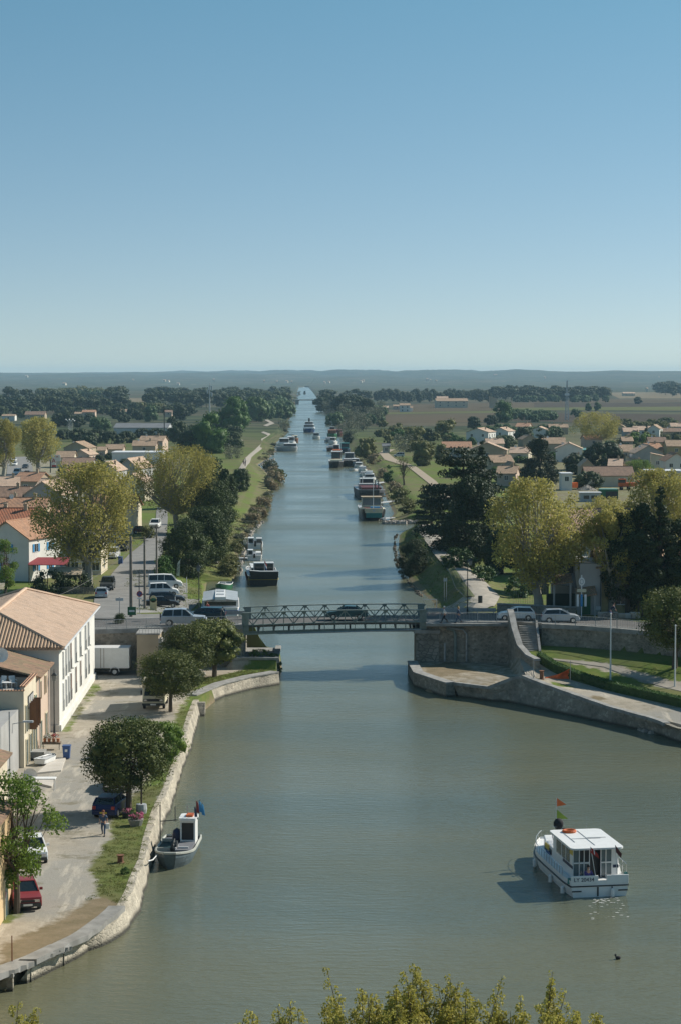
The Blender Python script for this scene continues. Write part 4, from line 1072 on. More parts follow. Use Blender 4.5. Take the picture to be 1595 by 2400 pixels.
# reeds and low growth along the banks
def bankrow(n, pts, hpx, wpx, label, group, kind='reed', name='reed_clump', mat=None, cat='reeds'):
    for i in range(n):
        t = (i + rn.random() * .8) / n * (len(pts) - 1); k = min(int(t), len(pts) - 2); f = t - k
        px = pts[k][0] + (pts[k + 1][0] - pts[k][0]) * f + rn.uniform(-4, 4); pb = pts[k][1] + (pts[k + 1][1] - pts[k][1]) * f
        sc = (pb - 883) / 300
        T(kind, name, px, pb, pb - hpx * sc * rn.uniform(.25, .85), wpx * sc * rn.uniform(.45, 1.0), label, cat, group=group, lod=1 if pb > 1120 else 2, mat=mat or (('reed', 'leaf_olive', 'leaf_grey')[i % 3] if kind == 'reed' else None))
bankrow(34, [(556, 1330), (566, 1272), (600, 1225), (618, 1200), (632, 1150), (640, 1125)], 34, 44, 'tall brown reeds on the left bank behind the moored boats', 'brown reeds on the left bank')
bankrow(14, [(640, 1160), (645, 1130), (625, 1105)], 60, 50, 'reddish brown reeds leaning over the left bay', 'reddish reeds at the left bay')
bankrow(14, [(612, 1085), (632, 1068), (644, 1052), (665, 1015), (674, 992), (686, 965)], 36, 60, 'brown reeds on the distant left bank', 'distant brown reeds left')
bankrow(10, [(560, 1290), (545, 1330), (530, 1355)], 36, 44, 'green and brown thicket above the green boat', 'thicket above the green boat', kind='shrub', mat='leaf_olive', name='scrub', cat='bush')
bankrow(18, [(905, 1205), (900, 1165), (892, 1140), (868, 1108), (850, 1088), (828, 1066)], 20, 36, 'brown scrub on the right bank behind the boats', 'scrub behind the boats', kind='shrub', mat='reed', name='scrub', cat='bush')
bankrow(14, [(808, 1050), (803, 1030), (800, 1000), (788, 985), (772, 965), (755, 945)], 40, 60, 'budding bush on the distant right bank', 'budding bushes on the right bank', kind='airy', name='budding_bush', cat='bush')
bankrow(12, [(690, 950), (697, 930), (700, 915)], 40, 80, 'reeds lining the far left bank near the distant bridge', 'far reeds left')
# low greenery
T('shrub', 'hedge_plants', 612, 1546, 1520, 62, 'bright green plants sprawling on the concrete pier block', 'plants', mat='leaf_bright', lod=0, pos=(-8.4, 223, 2.2))
T('round', 'small_bush', 640, 1548, 1532, 24, 'small round green bush on the corner of the pier block', 'bush', mat='leaf_green', lod=1, pos=(-6.9, 221.4, 2.3))
T('shrub', 'hanging_bush', 655, 1572, 1545, 12, 'dark green plant hanging down the pier corner', 'bush', mat='leaf_ivy', lod=1, pos=(-6.3, 220.6, .9))
T('shrub', 'weed_plant', 293, 2048, 2030, 26, 'dark green leafy plant beside the rusty bollard', 'plant', mat='leaf_green', lod=1)
T('shrub', 'street_bush', 282, 1464, 1436, 30, 'dark bush beside the sign post at the road corner', 'bush', mat='leaf_pine', lod=1)
T('shrub', 'hedge_tree', 120, 1390, 1335, 105, 'dark hedge beneath the maroon awning', 'hedge', mat='leaf_dark', lod=1)
T('shrub', 'hedge_tree', 175, 1388, 1340, 90, 'dark hedge at the foot of the forked plane trunk', 'hedge', mat='leaf_dark', lod=1)
T('young', 'young_tree', 12, 1405, 1262, 85, 'fresh green tree at the left edge above the hipped roof', mat='leaf_bright', lod=0)
T('shrub', 'young_tree', 345, 1262, 1232, 40, 'green bush beside the parked cars under the plane trees', 'bush')
# ------------------------------------------------------------------ near twigs of the tree tops below the tower
def twig_tree(px, pyt, d, wpx, label, n):
    x = (px - CX) / F * d; x, _, zt = DP(px, pyt, d); h = zt - 1.2; rndm = random.Random(int(px))
    r = thing('plane_tree', label, 'tree', (x, d, 1.2), 0, 'tree tops below the camera')
    tb = MB(); cs = []; rs = []
    tb.tube([(0, 0, -.1), (.1, 0, h * .45)], [.28, .2], 8)
    hw = wpx * d / F / 2
    n = int(n * 1.7)
    for i in range(n):
        a = rndm.uniform(-1, 1); ex = a * hw * 1.1; ey = rndm.uniform(-1.4, 1.4); ez = h * (1 - .12 * abs(a) ** 1.6 - rndm.uniform(0, .11)) if i else h
        mid = (ex * rndm.uniform(.3, 1.1) + rndm.uniform(-.5, .5), ey * .6, h * rndm.uniform(.6, .75))
        tb.tube([(.1, 0, h * .42), mid, (ex, ey, ez)], [.09, .035, .008], 5)
        m = 16
        for k in range(m):
            f = k / m; q = [mid[j] + ((ex, ey, ez)[j] - mid[j]) * (.1 + .92 * f) for j in range(3)]
            j_ = .34 * (1 - .6 * f); cs.append((q[0] + rndm.uniform(-j_, j_), q[1] + rndm.uniform(-j_, j_), q[2] + rndm.uniform(-.1, .1))); rs.append(rndm.uniform(.5, 1.1) * (.30 - .16 * f))
    tb.build('trunk', 'bark', r)
    me = leaf_mesh('crown', cs, rs, n * 620, .058, 'leaf_twig', int(px), .9, squash=1.2)
    o = bpy.data.objects.new('crown', me); COL.objects.link(o); o.parent = r
mat_leaf('leaf_twig', (.27, .24, .04), (.5, .46, .11), 3, .4)
for a in [(985, 2262, 76, 210, 'tallest leafy tree top at the bottom centre right', 9), (830, 2285, 77, 150, 'tree top with a thin leader left of the tallest one at the bottom', 7), (910, 2320, 75, 130, 'low tree top between the two tall leaders at the bottom', 7), (1100, 2300, 76, 150, 'dense tree top right of the tallest one at the bottom', 8), (1275, 2300, 76, 160, 'tree top with twin leaders at the bottom right', 7), (690, 2345, 77, 60, 'single short twig top at the bottom centre left', 2), (600, 2350, 78, 110, 'small twig tops at the bottom left of centre', 3), (1410, 2362, 78, 50, 'last small twig top at the bottom right', 2), (50, 2335, 78, 80, 'small twig top in the bottom left corner', 4)]: twig_tree(*a)

# clipped hedge along the garden path, right
hp = [ground_at(a, b) for a, b in ((1262, 1548), (1300, 1572), (1360, 1597), (1430, 1618), (1500, 1634), (1595, 1656), (1690, 1680))]
cs, rs = [], []; core = []
for a, b in zip(hp, hp[1:]):
    n = int(math.hypot(b[0] - a[0], b[1] - a[1]) / .35) + 1
    for k in range(n):
        q = [a[j] + (b[j] - a[j]) * k / n for j in range(3)]
        core.append([(q[0] - .3, q[1] - .35, q[2] - .1), (q[0] - .3, q[1] - .35, q[2] + .8), (q[0] + .3, q[1] + .4, q[2] + .8), (q[0] + .3, q[1] + .4, q[2] - .1)])
        for z in (.25, .7):
            for o in (-.28, .28): cs.append((q[0] + o * .5, q[1] + o, q[2] + z)); rs.append(.3)
hr = thing('clipped_hedge', 'long clipped green hedge curving along the garden above the right quay', 'hedge', (0, 0, 0))
MB().rings(core).build('hedge_core', 'leaf_ivy', hr)  # solid core prism behind the leaf faces, no modelled twigs
o = bpy.data.objects.new('leaves', leaf_mesh('hedge', cs, rs, 22000, .07, 'leaf_green', 5, .6, squash=.8)); COL.objects.link(o); o.parent = hr
# long grass on the quay verges
gx = []
rn = random.Random(9)
for k in range(2600):
    px, py = rn.uniform(180, 460), rn.uniform(1600, 2140)
    x, y = G(px, py, 1.2)
    if x < tl(y) - .1 and cover(x, y) == 1: gx.append((x, y, 1.2))
for k in range(900):
    px, py = rn.uniform(470, 645), rn.uniform(1562, 1605)
    x, y = G(px, py, 1.2)
    if x < tl(y) - .2 and cover(x, y) == 1: gx.append((x, y, 1.22))
me = leaf_mesh('verge_grass', gx, [.28] * len(gx), 42000, .035, 'grass_blade', 3, .9, squash=.35)
o = bpy.data.objects.new('verge_grass', me); COL.objects.link(o); tag(o, 'short rough grass growing along the left quay edge', 'grass', kind='stuff')

gx = []
rn = random.Random(19)
for k in range(9000):
    y = rn.uniform(233, 470); sd_ = rn.random() < .5; o_ = rn.uniform(.2, 11)
    x = tl(y) - o_ if sd_ else tr_(y) + o_
    if not sd_ and (y > 445 or o_ > 3.6): continue
    if sd_ and (y < 300 and o_ > 8 or y < 262): continue
    gx.append((x, y, H(x, y) + .05))
me = leaf_mesh('bank_grass', gx, [.45] * len(gx), 60000, .075, 'grass_blade', 13, .9, squash=.4)
o = bpy.data.objects.new('bank_grass', me); COL.objects.link(o); tag(o, 'rough grass covering both canal banks beyond the road bridge', 'grass', kind='stuff')
# ================================================================== buildings
def win_mb(w, h, axis, shut=None, arch=False):
    """window centred on the origin of its sill middle, facing -y (axis 'y') or +x (axis 'x')"""
    def bx(mb, a0, a1, o0, o1, z0, z1, mi):
        if axis == 'y': mb.box(a0, a1, -o1, -o0, z0, z1, mi)
        else: mb.box(o0, o1, a0, a1, z0, z1, mi)
    f = MB()
    bx(f, -w / 2 - .07, w / 2 + .07, -.02, .05, -.09, 0, 0); bx(f, -w / 2 - .07, -w / 2, -.02, .04, 0, h, 0); bx(f, w / 2, w / 2 + .07, -.02, .04, 0, h, 0); bx(f, -w / 2 - .07, w / 2 + .07, -.02, .045, h, h + .07, 0)
    bx(f, -w / 2, w / 2, -.05, .012, 0, h, 1); bx(f, -.03, .03, .013, .035, 0, h, 0)
    if shut:
        bx(f, -w / 2 - .07 - w / 2, -w / 2 - .08, .005, .07, 0, h, 2); bx(f, w / 2 + .08, w / 2 + .07 + w / 2, .005, .07, 0, h, 2)
    return f
def add_window(r, x, y, z, w, h, axis='y', shut=None, glass='glass', frame='white_paint', name='window'):
    return win_mb(w, h, axis, shut).build(name, [frame, glass] + ([shut] if shut else []), r, (x, y, z))
def slab(mb, quad, t, mi=0):
    q = [Vector(p) for p in quad]; n = (q[1] - q[0]).cross(q[3] - q[0]).normalized()
    if n.z < 0: n = -n
    lo = [p - n * t for p in q]
    mb.add(q + lo, [(0, 1, 2, 3), (7, 6, 5, 4), (0, 4, 5, 1), (1, 5, 6, 2), (2, 6, 7, 3), (3, 7, 4, 0)], mi)
def chimney(r, x, y, z, h=.9, mat='tan_plaster'):
    c = MB().box(x - .28, x + .28, y - .22, y + .22, z - .8, z + h).box(x - .34, x + .34, y - .28, y + .28, z + h + .002, z + h + .1)
    c.tube([(x - .1, y, z + h + .1), (x - .1, y, z + h + .35)], .09, 6)
    return c.build('chimney', mat, r)
def dish(r, x, y, z, s=.45):
    d = MB(); rg = []
    for k in range(4):
        t = k / 3; rg.append([(x + math.cos(a) * s * t, y - .18 * (1 - t * t) * -1 - .12, z + .5 + math.sin(a) * s * t) for a in [2 * math.pi * q / 10 for q in range(10)]])
    d.rings(rg, caps=False); d.tube([(x, y, z - .1), (x, y, z + .5)], .04, 5); d.bar((x, y, z + .3), (x, y - .5, z + .5), .03, .03)
    return d.build('satellite_dish', 'paper_white', r)
def house(px, pye, ze, wpx, dep, label, ridge='x', rise=1.6, rz=0, wall='cream_plaster', tile='tile_peach', wins=2, sw=1, chim=1, dsh=0, shut=None, name='villa', cat='house', group=None, lift=None, door=0):
    zg = 1.75 if lift is None else lift
    x, y = G(px, pye, zg + ze); w = wpx * y / F
    g0 = min(zg, H(x, y) + 0 if y < 900 else zg)
    r = thing(name, label, cat, (x, y, zg), rz, group)
    hw = w / 2; b = -1.5; o = .35
    wm = MB(); rf = MB()
    if ridge == 'x':
        wm.side([(0, b), (dep, b), (dep, ze), (dep / 2, ze + rise), (0, ze)], -hw, hw)
        s = rise / (dep / 2)
        slab(rf, [(-hw - o, -o, ze - o * s + .17), (hw + o, -o, ze - o * s + .17), (hw + o, dep / 2, ze + rise + .17), (-hw - o, dep / 2, ze + rise + .17)], .14)
        slab(rf, [(-hw - o, dep + o, ze - o * s + .17), (hw + o, dep + o, ze - o * s + .17), (hw + o, dep / 2 + .003, ze + rise + .17), (-hw - o, dep / 2 + .003, ze + rise + .17)], .14)
        rf.tube([(-hw - o, dep / 2, ze + rise + .17), (hw + o, dep / 2, ze + rise + .17)], .11, 6)
        cxy = (hw * .45, dep * .45, ze + rise * .9)
    elif ridge == 'y':
        n = [(-hw, b), (hw, b), (hw, ze), (0, ze + rise), (-hw, ze)]
        wm.add([(a, 0, z) for a, z in n] + [(a, dep, z) for a, z in n], [(4, 3, 2, 1, 0), (5, 6, 7, 8, 9)] + [(i, (i + 1) % 5, 5 + (i + 1) % 5, 5 + i) for i in range(5)])
        s = rise / hw
        slab(rf, [(-hw - o, -o, ze - o * s + .17), (0, -o, ze + rise + .17), (0, dep + o, ze + rise + .17), (-hw - o, dep + o, ze - o * s + .17)], .14)
        slab(rf, [(hw + o, -o, ze - o * s + .17), (.003, -o, ze + rise + .17), (.003, dep + o, ze + rise + .17), (hw + o, dep + o, ze - o * s + .17)], .14)
        rf.tube([(0, -o, ze + rise + .17), (0, dep + o, ze + rise + .17)], .11, 6)
        cxy = (hw * .4, dep * .5, ze + rise * .6)
    elif ridge == 'r':   # single slope falling to the right
        n = [(-hw, b), (hw, b), (hw, ze), (-hw, ze + rise)]
        wm.add([(a, 0, z) for a, z in n] + [(a, dep, z) for a, z in n], [(3, 2, 1, 0), (4, 5, 6, 7)] + [(i, (i + 1) % 4, 4 + (i + 1) % 4, 4 + i) for i in range(4)])
        slab(rf, [(-hw - .2, -o, ze + rise + .2), (hw + o, -o, ze + .12), (hw + o, dep + o, ze + .12), (-hw - .2, dep + o, ze + rise + .2)], .14)
        cxy = (-hw * .4, dep * .5, ze + rise * .7)
    else:  # flat
        wm.box(-hw, hw, 0, dep, b, ze)
        rf.box(-hw - .2, hw + .2, -.2, dep + .2, ze + .003, ze + .35)
        cxy = (hw * .4, dep * .5, ze + .4)
    wm.build('wall', wall, r)
    ro = rf.build('roof', tile, r, uv=True)
    for k in range(chim):
        q = cxy[0] * (1 if k % 2 == 0 else -1); c = chimney(ro, q, cxy[1] + k * .8, cxy[2] + .15)
    if dsh: dish(ro, -cxy[0] * 1.2, cxy[1] - .6, cxy[2] + .1)
    wz = ze - 1.75 if ze < 4.5 else ze - 2
    for k in range(wins):
        q = -hw + w * (k + .5) / wins
        if ridge in 'yxr' or 1: add_window(r, q, 0, wz, 1.0, 1.15, 'y', shut)
        if ze > 4.6: add_window(r, q, 0, wz - 2.8, 1.0, 1.2, 'y', shut)
    for k in range(sw):
        q = dep * (k + .5) / sw
        add_window(r, hw, q, wz, 1.0, 1.15, 'x', shut)
        if ze > 4.6: add_window(r, hw, q, wz - 2.8, 1.0, 1.2, 'x', shut)
    if door: MB().box(-hw * .1 - .45, -hw * .1 + .45, -.05, .03, 0, 2.05).build('door', 'brown_paint', r)
    return r
h_ = house
# ------- left town, near to far (pixel of the eave middle)
h_(100, 1160, 6.0, 90, 14, 'grey gabled house with sunlit peach roof slope behind the left roofs', 'y', 2.6, -.15, 'grey_plaster', 'tile_peach', 1, 2, 1, lift=1.7)
h_(84, 1165, 5.0, 52, 7, 'low house with strongly ribbed peach roof in front of the grey gable', 'x', 1.8, 0, 'tan_plaster', 'tile_peach', 0, 0, 0)
h_(20, 1168, 5.2, 92, 8, 'house with brownish red roof at the left edge of town', 'x', 2.0, .1, 'grey_plaster', 'tile_brown', 1, 1, 1)
h_(50, 1196, 5.2, 110, 8, 'house with orange roof, white dish and grey chimney at left', 'x', 2.0, -.05, 'tan_plaster', 'tile_orange', 1, 1, 2, 1)
h_(25, 1238, 6.6, 110, 11, 'house with long bright red tiled roof left of the tall plane tree', 'x', 2.6, 0, 'cream_plaster', 'tile_red', 2, 1, 2)
h_(16, 1262, 6.2, 118, 13, 'white walled house with blue shutters and an orange edged gable at left', 'y', 2.4, -.35, 'white_plaster', 'tile_orange', 1, 3, 0, shut='sky_blue')
h_(140, 1235, 5.5, 90, 9, 'cream house half hidden behind the tall plane tree', 'x', 1.8, 0, 'cream_plaster', 'tile_orange', 3, 1, 1, shut='brown_paint')
h_(200, 1262, 5.5, 74, 9, 'cream two storey house behind the limbs of the tall plane tree', 'x', 1.8, 0, 'cream_plaster', 'tile_tan', 3, 1, 0)
h_(180, 1212, 5.0, 120, 9, 'orange roofed house behind the crown of the tall plane tree', 'x', 2.2, .05, 'pink_plaster', 'tile_orange', 2, 1, 1)
h_(262, 1190, 5.0, 100, 9, 'house with rosy roof between the two plane trees', 'x', 2.2, -.1, 'cream_plaster', 'tile_orange', 2, 1, 1)
h_(248, 1104, 5.2, 54, 13, 'grey gabled house with thin salmon roof edge beside the white garage front', 'y', 2.2, -.1, 'grey_plaster', 'tile_peach', 0, 2, 1)
h_(300, 1098, 5.0, 52, 14, 'tall grey house with salmon roof sloping to the right and small balcony', 'y', 2.6, -.2, 'grey_plaster', 'tile_peach', 1, 2, 1, 1)
h_(180, 1090, 3.8, 70, 12, 'wide hall with dull brown red roof behind the shop sign', 'x', 1.8, 0, 'grey_plaster', 'tile_brown', 0, 0, 0)
h_(200, 1110, 3.4, 84, 8, 'low house with faded orange roof behind the tall plane tree top', 'x', 1.6, .1, 'tan_plaster', 'tile_orange', 1, 0, 1)
h_(152, 1072, 3.4, 40, 9, 'villa with plain tan roof right of the left plane trees', 'x', 1.8, 0, 'cream_plaster', 'tile_tan', 1, 1, 0)
h_(190, 1066, 3.0, 40, 10, 'villa with a light gable facing the tower among tan roofs', 'y', 1.6, -.2, 'pink_plaster', 'tile_peach', 1, 1, 1, 1)
h_(178, 1050, 3.2, 58, 12, 'villa with large pointed tan roof in front of the dark pine row', 'y', 2.2, -.15, 'tan_plaster', 'tile_tan', 1, 1, 0, 1)
h_(238, 1056, 3.2, 18, 8, 'small pink villa beside the thin dark cypress', 'x', 1.2, 0, 'pink_plaster', 'tile_tan', 1, 0, 0)
h_(268, 1053, 3.2, 40, 9, 'pink villa behind the white flat roofed shop', 'x', 1.6, 0, 'pink_plaster', 'tile_tan', 1, 1, 0)
h_(338, 1045, 3.6, 54, 10, 'tan roofed villa directly behind the white flat roof', 'x', 1.8, 0, 'pink_plaster', 'tile_tan', 1, 1, 1, 1)
h_(354, 1034, 4.6, 56, 12, 'largest tan roofed villa of the group left of the yellow green plane', 'x', 1.8, -.1, 'pink_plaster', 'tile_tan', 1, 1, 1, 1)
h_(322, 1062, 3.6, 118, 14, 'long white flat roofed shop hall behind the grey gabled houses', 'f', .3, 0, 'white_plaster', 'roof_white', 0, 0, 0, name='shop_hall', cat='shop')
h_(214, 1080, 3.2, 28, 6, 'small white garage front with dark openings among the roofs', 'r', .8, .2, 'white_plaster', 'roof_grey', 1, 0, 0, name='garage', cat='garage')
h_(330, 1003, 4.6, 126, 24, 'long low grey roofed warehouse in front of the distant trees', 'x', 2.0, -.03, 'pale_grey', 'roof_grey', 0, 0, 0, name='warehouse', cat='warehouse')
h_(82, 972, 3.2, 46, 11, 'isolated villa with brown hipped roof below the far left wood', 'x', 2.2, 0, 'tan_plaster', 'tile_brown', 3, 1, 0, 1)
h_(208, 966, 5.4, 30, 9, 'two storey pink villa with orange roof among dark trees', 'x', 1.4, 0, 'pink_plaster', 'tile_orange', 2, 0, 0, 1)
h_(185, 970, 3.2, 20, 9, 'low pink annex villa left of the two storey one', 'x', 1.2, 0, 'pink_plaster', 'tile_tan', 1, 0, 0)
h_(295, 965, 3.6, 26, 9, 'pink villa half hidden left of the round brownish trees', 'x', 1.8, .1, 'pink_plaster', 'tile_tan', 1, 0, 0)
h_(330, 970, 3.4, 20, 9, 'pale villa behind trees right of the warehouse end', 'x', 1.4, 0, 'cream_plaster', 'tile_tan', 1, 0, 0)
h_(395, 966, 3.4, 16, 9, 'small pink villa left of the green trees and mast', 'x', 1.4, 0, 'pink_plaster', 'tile_brown', 1, 0, 0)
h_(20, 975, 3.2, 30, 9, 'low white villa at the left edge of the far wood', 'x', 1.0, 0, 'white_plaster', 'tile_tan', 1, 0, 0)
# ------- right town
h_(1117, 1013, 5.0, 54, 12, 'white villa with two dark windows in its gable left of the villas', 'y', 1.7, -.35, 'white_plaster', 'tile_peach', 2, 3, 1)
h_(1170, 1011, 4.2, 40, 12, 'white villa with peach roof and dark veranda next to the gabled white one', 'y', 1.7, -.35, 'white_plaster', 'tile_peach', 1, 2, 1)
h_(1070, 1049, 3.6, 66, 9, 'long salmon roofed house with a small grey gable in front', 'x', 2.0, 0, 'grey_plaster', 'tile_orange', 0, 1, 0)
h_(1140, 1056, 5.2, 92, 12, 'wide beige gabled house behind the cedar and the fir', 'y', 2.6, -.1, 'tan_plaster', 'tile_peach', 1, 1, 0, 1)
h_(1178, 1084, 3.6, 50, 9, 'faded tan roof behind the dark fir', 'x', 2.0, .2, 'tan_plaster', 'tile_tan', 1, 1, 1)
h_(1185, 1110, 3.4, 44, 9, 'pinkish low roof left of the pointed spruce', 'x', 1.8, -.2, 'pink_plaster', 'tile_tan', 1, 1, 1)
h_(1200, 1098, 4.2, 30, 8, 'beige walled house with tan roof left of the pointed spruce', 'y', 1.6, .1, 'tan_plaster', 'tile_tan', 0, 1, 0)
h_(1262, 1009, 3.6, 42, 12, 'white gabled villa above the spruce', 'y', 1.7, -.2, 'white_plaster', 'tile_peach', 0, 1, 0)
h_(1308, 1002, 3.6, 44, 9, 'low roofed villa with two chimneys beneath the lattice mast', 'x', 1.6, 0, 'tan_plaster', 'tile_tan', 1, 1, 2)
h_(1332, 1052, 4.6, 62, 12, 'villa with turquoise awning across its white gable', 'y', 2.0, -.1, 'white_plaster', 'tile_peach', 0, 1, 0, 1)
h_(1298, 1040, 4.0, 52, 10, 'tan roofed villa left of the one with the turquoise awning', 'x', 2.2, 0, 'tan_plaster', 'tile_tan', 0, 1, 0, 1)
h_(1428, 1115, 3.0, 112, 9, 'long low house with brown roof in front of the broad dome pine', 'x', 2.2, .02, 'cream_plaster', 'tile_brown', 2, 1, 0)
h_(1327, 1112, 4.2, 25, 6, 'small white box house with one dark opening above the big plane', 'f', .2, 0, 'white_plaster', 'roof_white', 1, 0, 0, name='white_annex')
h_(1520, 1062, 4.2, 66, 12, 'wide grey gabled villa with white dish in front', 'y', 2.6, .05, 'grey_plaster', 'tile_peach', 0, 1, 0, 1)
h_(1554, 1076, 4.0, 56, 10, 'villa with tan lean-to roof and open veranda at the right', 'r', 1.6, -.1, 'cream_plaster', 'tile_tan', 2, 1, 0)
h_(1584, 1080, 4.6, 50, 12, 'white gabled villa with a red roof side at the right edge', 'y', 2.2, 0, 'white_plaster', 'tile_orange', 2, 1, 0)
h_(1584, 1046, 4.6, 44, 10, 'ochre walled villa cut by the right edge', 'x', 2.0, 0, 'ochre_plaster', 'tile_tan', 1, 1, 0)
h_(1560, 1106, 3.2, 84, 10, 'pale blue white flat roof behind the right hand plane crown', 'f', .3, 0, 'pale_grey', 'roof_white', 0, 0, 0, name='shed_roof', cat='shed')
h_(1478, 1012, 3.4, 34, 9, 'peach roofed villa right of the broad plane tree', 'x', 1.8, 0, 'grey_plaster', 'tile_peach', 1, 1, 0)
h_(1505, 1008, 3.4, 40, 9, 'bright peach roofed villa left of the slim cypress', 'x', 1.8, 0, 'white_plaster', 'tile_peach', 1, 1, 0)
h_(1530, 1005, 5.0, 28, 10, 'tall white gabled villa right of the slim cypress', 'y', 1.8, -.3, 'white_plaster', 'tile_tan', 1, 1, 0)
h_(1578, 1012, 3.4, 46, 9, 'brown roofed villa below the far vineyard at right', 'x', 1.6, 0, 'tan_plaster', 'tile_brown', 1, 1, 0, 1)
h_(1470, 1034, 3.4, 24, 9, 'small peach roof just right of the plane trunks', 'x', 1.6, 0, 'tan_plaster', 'tile_tan', 1, 0, 1)
h_(1465, 1058, 3.4, 34, 9, 'villa with large white dish right of the dome pine', 'x', 2.2, 0, 'tan_plaster', 'tile_tan', 1, 0, 0, 1)
h_(1540, 1036, 3.2, 40, 9, 'low villa with dull brown roof behind the grey gable', 'x', 1.8, 0, 'tan_plaster', 'tile_brown', 1, 0, 0, 1)
h_(1476, 1080, 3.2, 20, 9, 'small cream villa with dishes beneath the dome pine', 'r', 1.6, 0, 'cream_plaster', 'tile_tan', 1, 0, 0, 1)
h_(1375, 1092, 3.4, 30, 9, 'small peach gable peeping between the spruce and the dome pine', 'y', 1.8, 0, 'tan_plaster', 'tile_peach', 0, 0, 0)
rn = random.Random(21)
for i, (a, b, w_, lb) in enumerate([(1215, 1062, 44, 'low tan villa just left of the pointed spruce top'), (1240, 1030, 34, 'small peach villa above and left of the spruce'), (1390, 1030, 40, 'villa half hidden below the broad plane tree'), (1350, 1078, 40, 'low peach roof between the awning villa and the spruce'), (1440, 1092, 30, 'small tan roof right of the dome pine foot'), (1500, 1092, 44, 'brown roofed villa in front of the rusty bush'), (1535, 1052, 36, 'small pink villa left of the ochre one'), (1490, 1020, 30, 'low pale villa left of the slim cypress foot'), (1590, 1000, 36, 'peach villa at the right edge near the vineyard'), (1450, 1002, 28, 'small villa just right of the broad plane top'), (1222, 1000, 30, 'pale villa among pines left of the mast'), (1105, 1066, 40, 'peach roof immediately above the cedar top'), (1160, 1040, 40, 'tan roof between the white villas and the fir')]):
    h_(a, b, 3.4, w_, 10, lb, 'xy'[i % 2], 1.8, rn.uniform(-.3, .3), ('cream_plaster', 'tan_plaster', 'pink_plaster', 'white_plaster')[i % 4], ('tile_peach', 'tile_tan', 'tile_orange', 'tile_brown')[i % 4], 1, 1, 1, i % 3 == 0)
for i, (a, b, w_, lb) in enumerate([(110, 1145, 60, 'peach roofed house just behind the ribbed roof'), (150, 1130, 60, 'orange roof left behind the tall plane crown'), (230, 1142, 70, 'salmon roof between the plane crowns'), (310, 1130, 60, 'tan roofed house below the grey gabled one'), (60, 1128, 60, 'grey gable left of the shop sign'), (280, 1160, 60, 'orange roofed house left of the yellow green plane'), (20, 1140, 50, 'low brown roof at the left edge under the plane trees')]):
    h_(a, b, 4.6, w_, 9, lb, 'xy'[i % 2], 1.9, rn.uniform(-.3, .3), ('cream_plaster', 'tan_plaster', 'grey_plaster')[i % 3], ('tile_peach', 'tile_orange', 'tile_tan')[i % 3], 1, 1, 1)
# ------- far farms
h_(1058, 940, 6.5, 74, 22, 'large cream farmhouse standing alone by the vineyard', 'x', 2.4, .02, 'cream_plaster', 'tile_tan', 4, 1, 0, name='farmhouse')
h_(1036, 936, 6.6, 26, 14, 'tower like front of the cream farmhouse', 'x', 3.0, 0, 'cream_plaster', 'tile_peach', 2, 0, 0, name='farm_tower')
h_(1155, 934, 9, 16, 14, 'plain square stone barn right of the cream farmhouse', 'r', 2, 0, 'tan_plaster', 'tile_tan', 0, 0, 0, name='barn', cat='barn')
h_(892, 956, 3.4, 34, 10, 'ochre villa with peach roof at the edge of the canal thicket', 'x', 1.6, 0, 'ochre_plaster', 'tile_peach', 2, 0, 0)
h_(948, 950, 5.6, 24, 10, 'pale pink villa left of the vineyard', 'x', 1.6, 0, 'white_plaster', 'tile_tan', 2, 0, 0)
h_(958, 956, 3.2, 16, 10, 'low white annex beside the pale pink villa', 'x', 1.2, 0, 'white_plaster', 'tile_tan', 1, 0, 0)
h_(930, 952, 3.2, 18, 10, 'low tan roof left of the pale pink villa', 'x', 1.2, 0, 'pink_plaster', 'tile_tan', 1, 0, 0)
h_(1473, 922, 4, 28, 14, 'distant peach roofed farm on the right plain', 'x', 2, 0, 'cream_plaster', 'tile_peach', 2, 0, 0, name='farm')
h_(1375, 913, 4, 70, 30, 'long pale greenhouse roof behind the far right wood', 'f', .5, 0, 'pale_grey', 'roof_white', 0, 0, 0, name='greenhouse', cat='greenhouse')
h_(904, 1046, 2.6, 16, 5, 'small cream cabin beside the bend of the dirt track', 'x', .9, 0, 'cream_plaster', 'roof_grey', 1, 0, 0, name='cabin', cat='cabin')
# white dots of hill villages
rn = random.Random(4)
for i, (a, b, w_) in enumerate([(62, 884, 8), (108, 898, 5), (150, 903, 10), (312, 893, 5), (335, 892, 5), (385, 894, 8), (395, 896, 4), (410, 900, 6), (418, 903, 8), (502, 893, 6), (540, 892, 7), (620, 896, 5), (650, 898, 5), (655, 897, 4), (672, 897, 7), (684, 898, 6), (748, 899, 8), (760, 899, 5), (770, 898, 6), (782, 898, 8), (845, 897, 7), (850, 895, 6), (975, 892, 4), (1000, 892, 6), (1008, 894, 4), (1012, 890, 5), (1022, 896, 5), (1160, 881, 12), (1270, 886, 8), (1275, 887, 6), (1543, 886, 4), (1510, 918, 4), (1516, 918, 4), (1583, 917, 6)]):
    x, y, z = ground_at(a, b); sx = w_ * y / F * .75
    if i % 3 == 1: continue
    r = thing('far_house', 'tiny pale house of the villages scattered on the distant hills', 'house', (x, y, z - 1), rn.uniform(-.3, .3), 'distant village houses')
    MB().box(-sx / 2, sx / 2, 0, 12, 0, 7).build('wall', 'tan_plaster' if i % 2 else 'cream_plaster', r)
    rf = MB(); slab(rf, [(-sx / 2 - .5, -.5, 7), (sx / 2 + .5, -.5, 7), (sx / 2 + .5, 6, 9.5), (-sx / 2 - .5, 6, 9.5)], .3); slab(rf, [(-sx / 2 - .5, 12.5, 7), (sx / 2 + .5, 12.5, 7), (sx / 2 + .5, 6.01, 9.5), (-sx / 2 - .5, 6.01, 9.5)], .3)
    rf.build('roof', 'tile_tan', r)
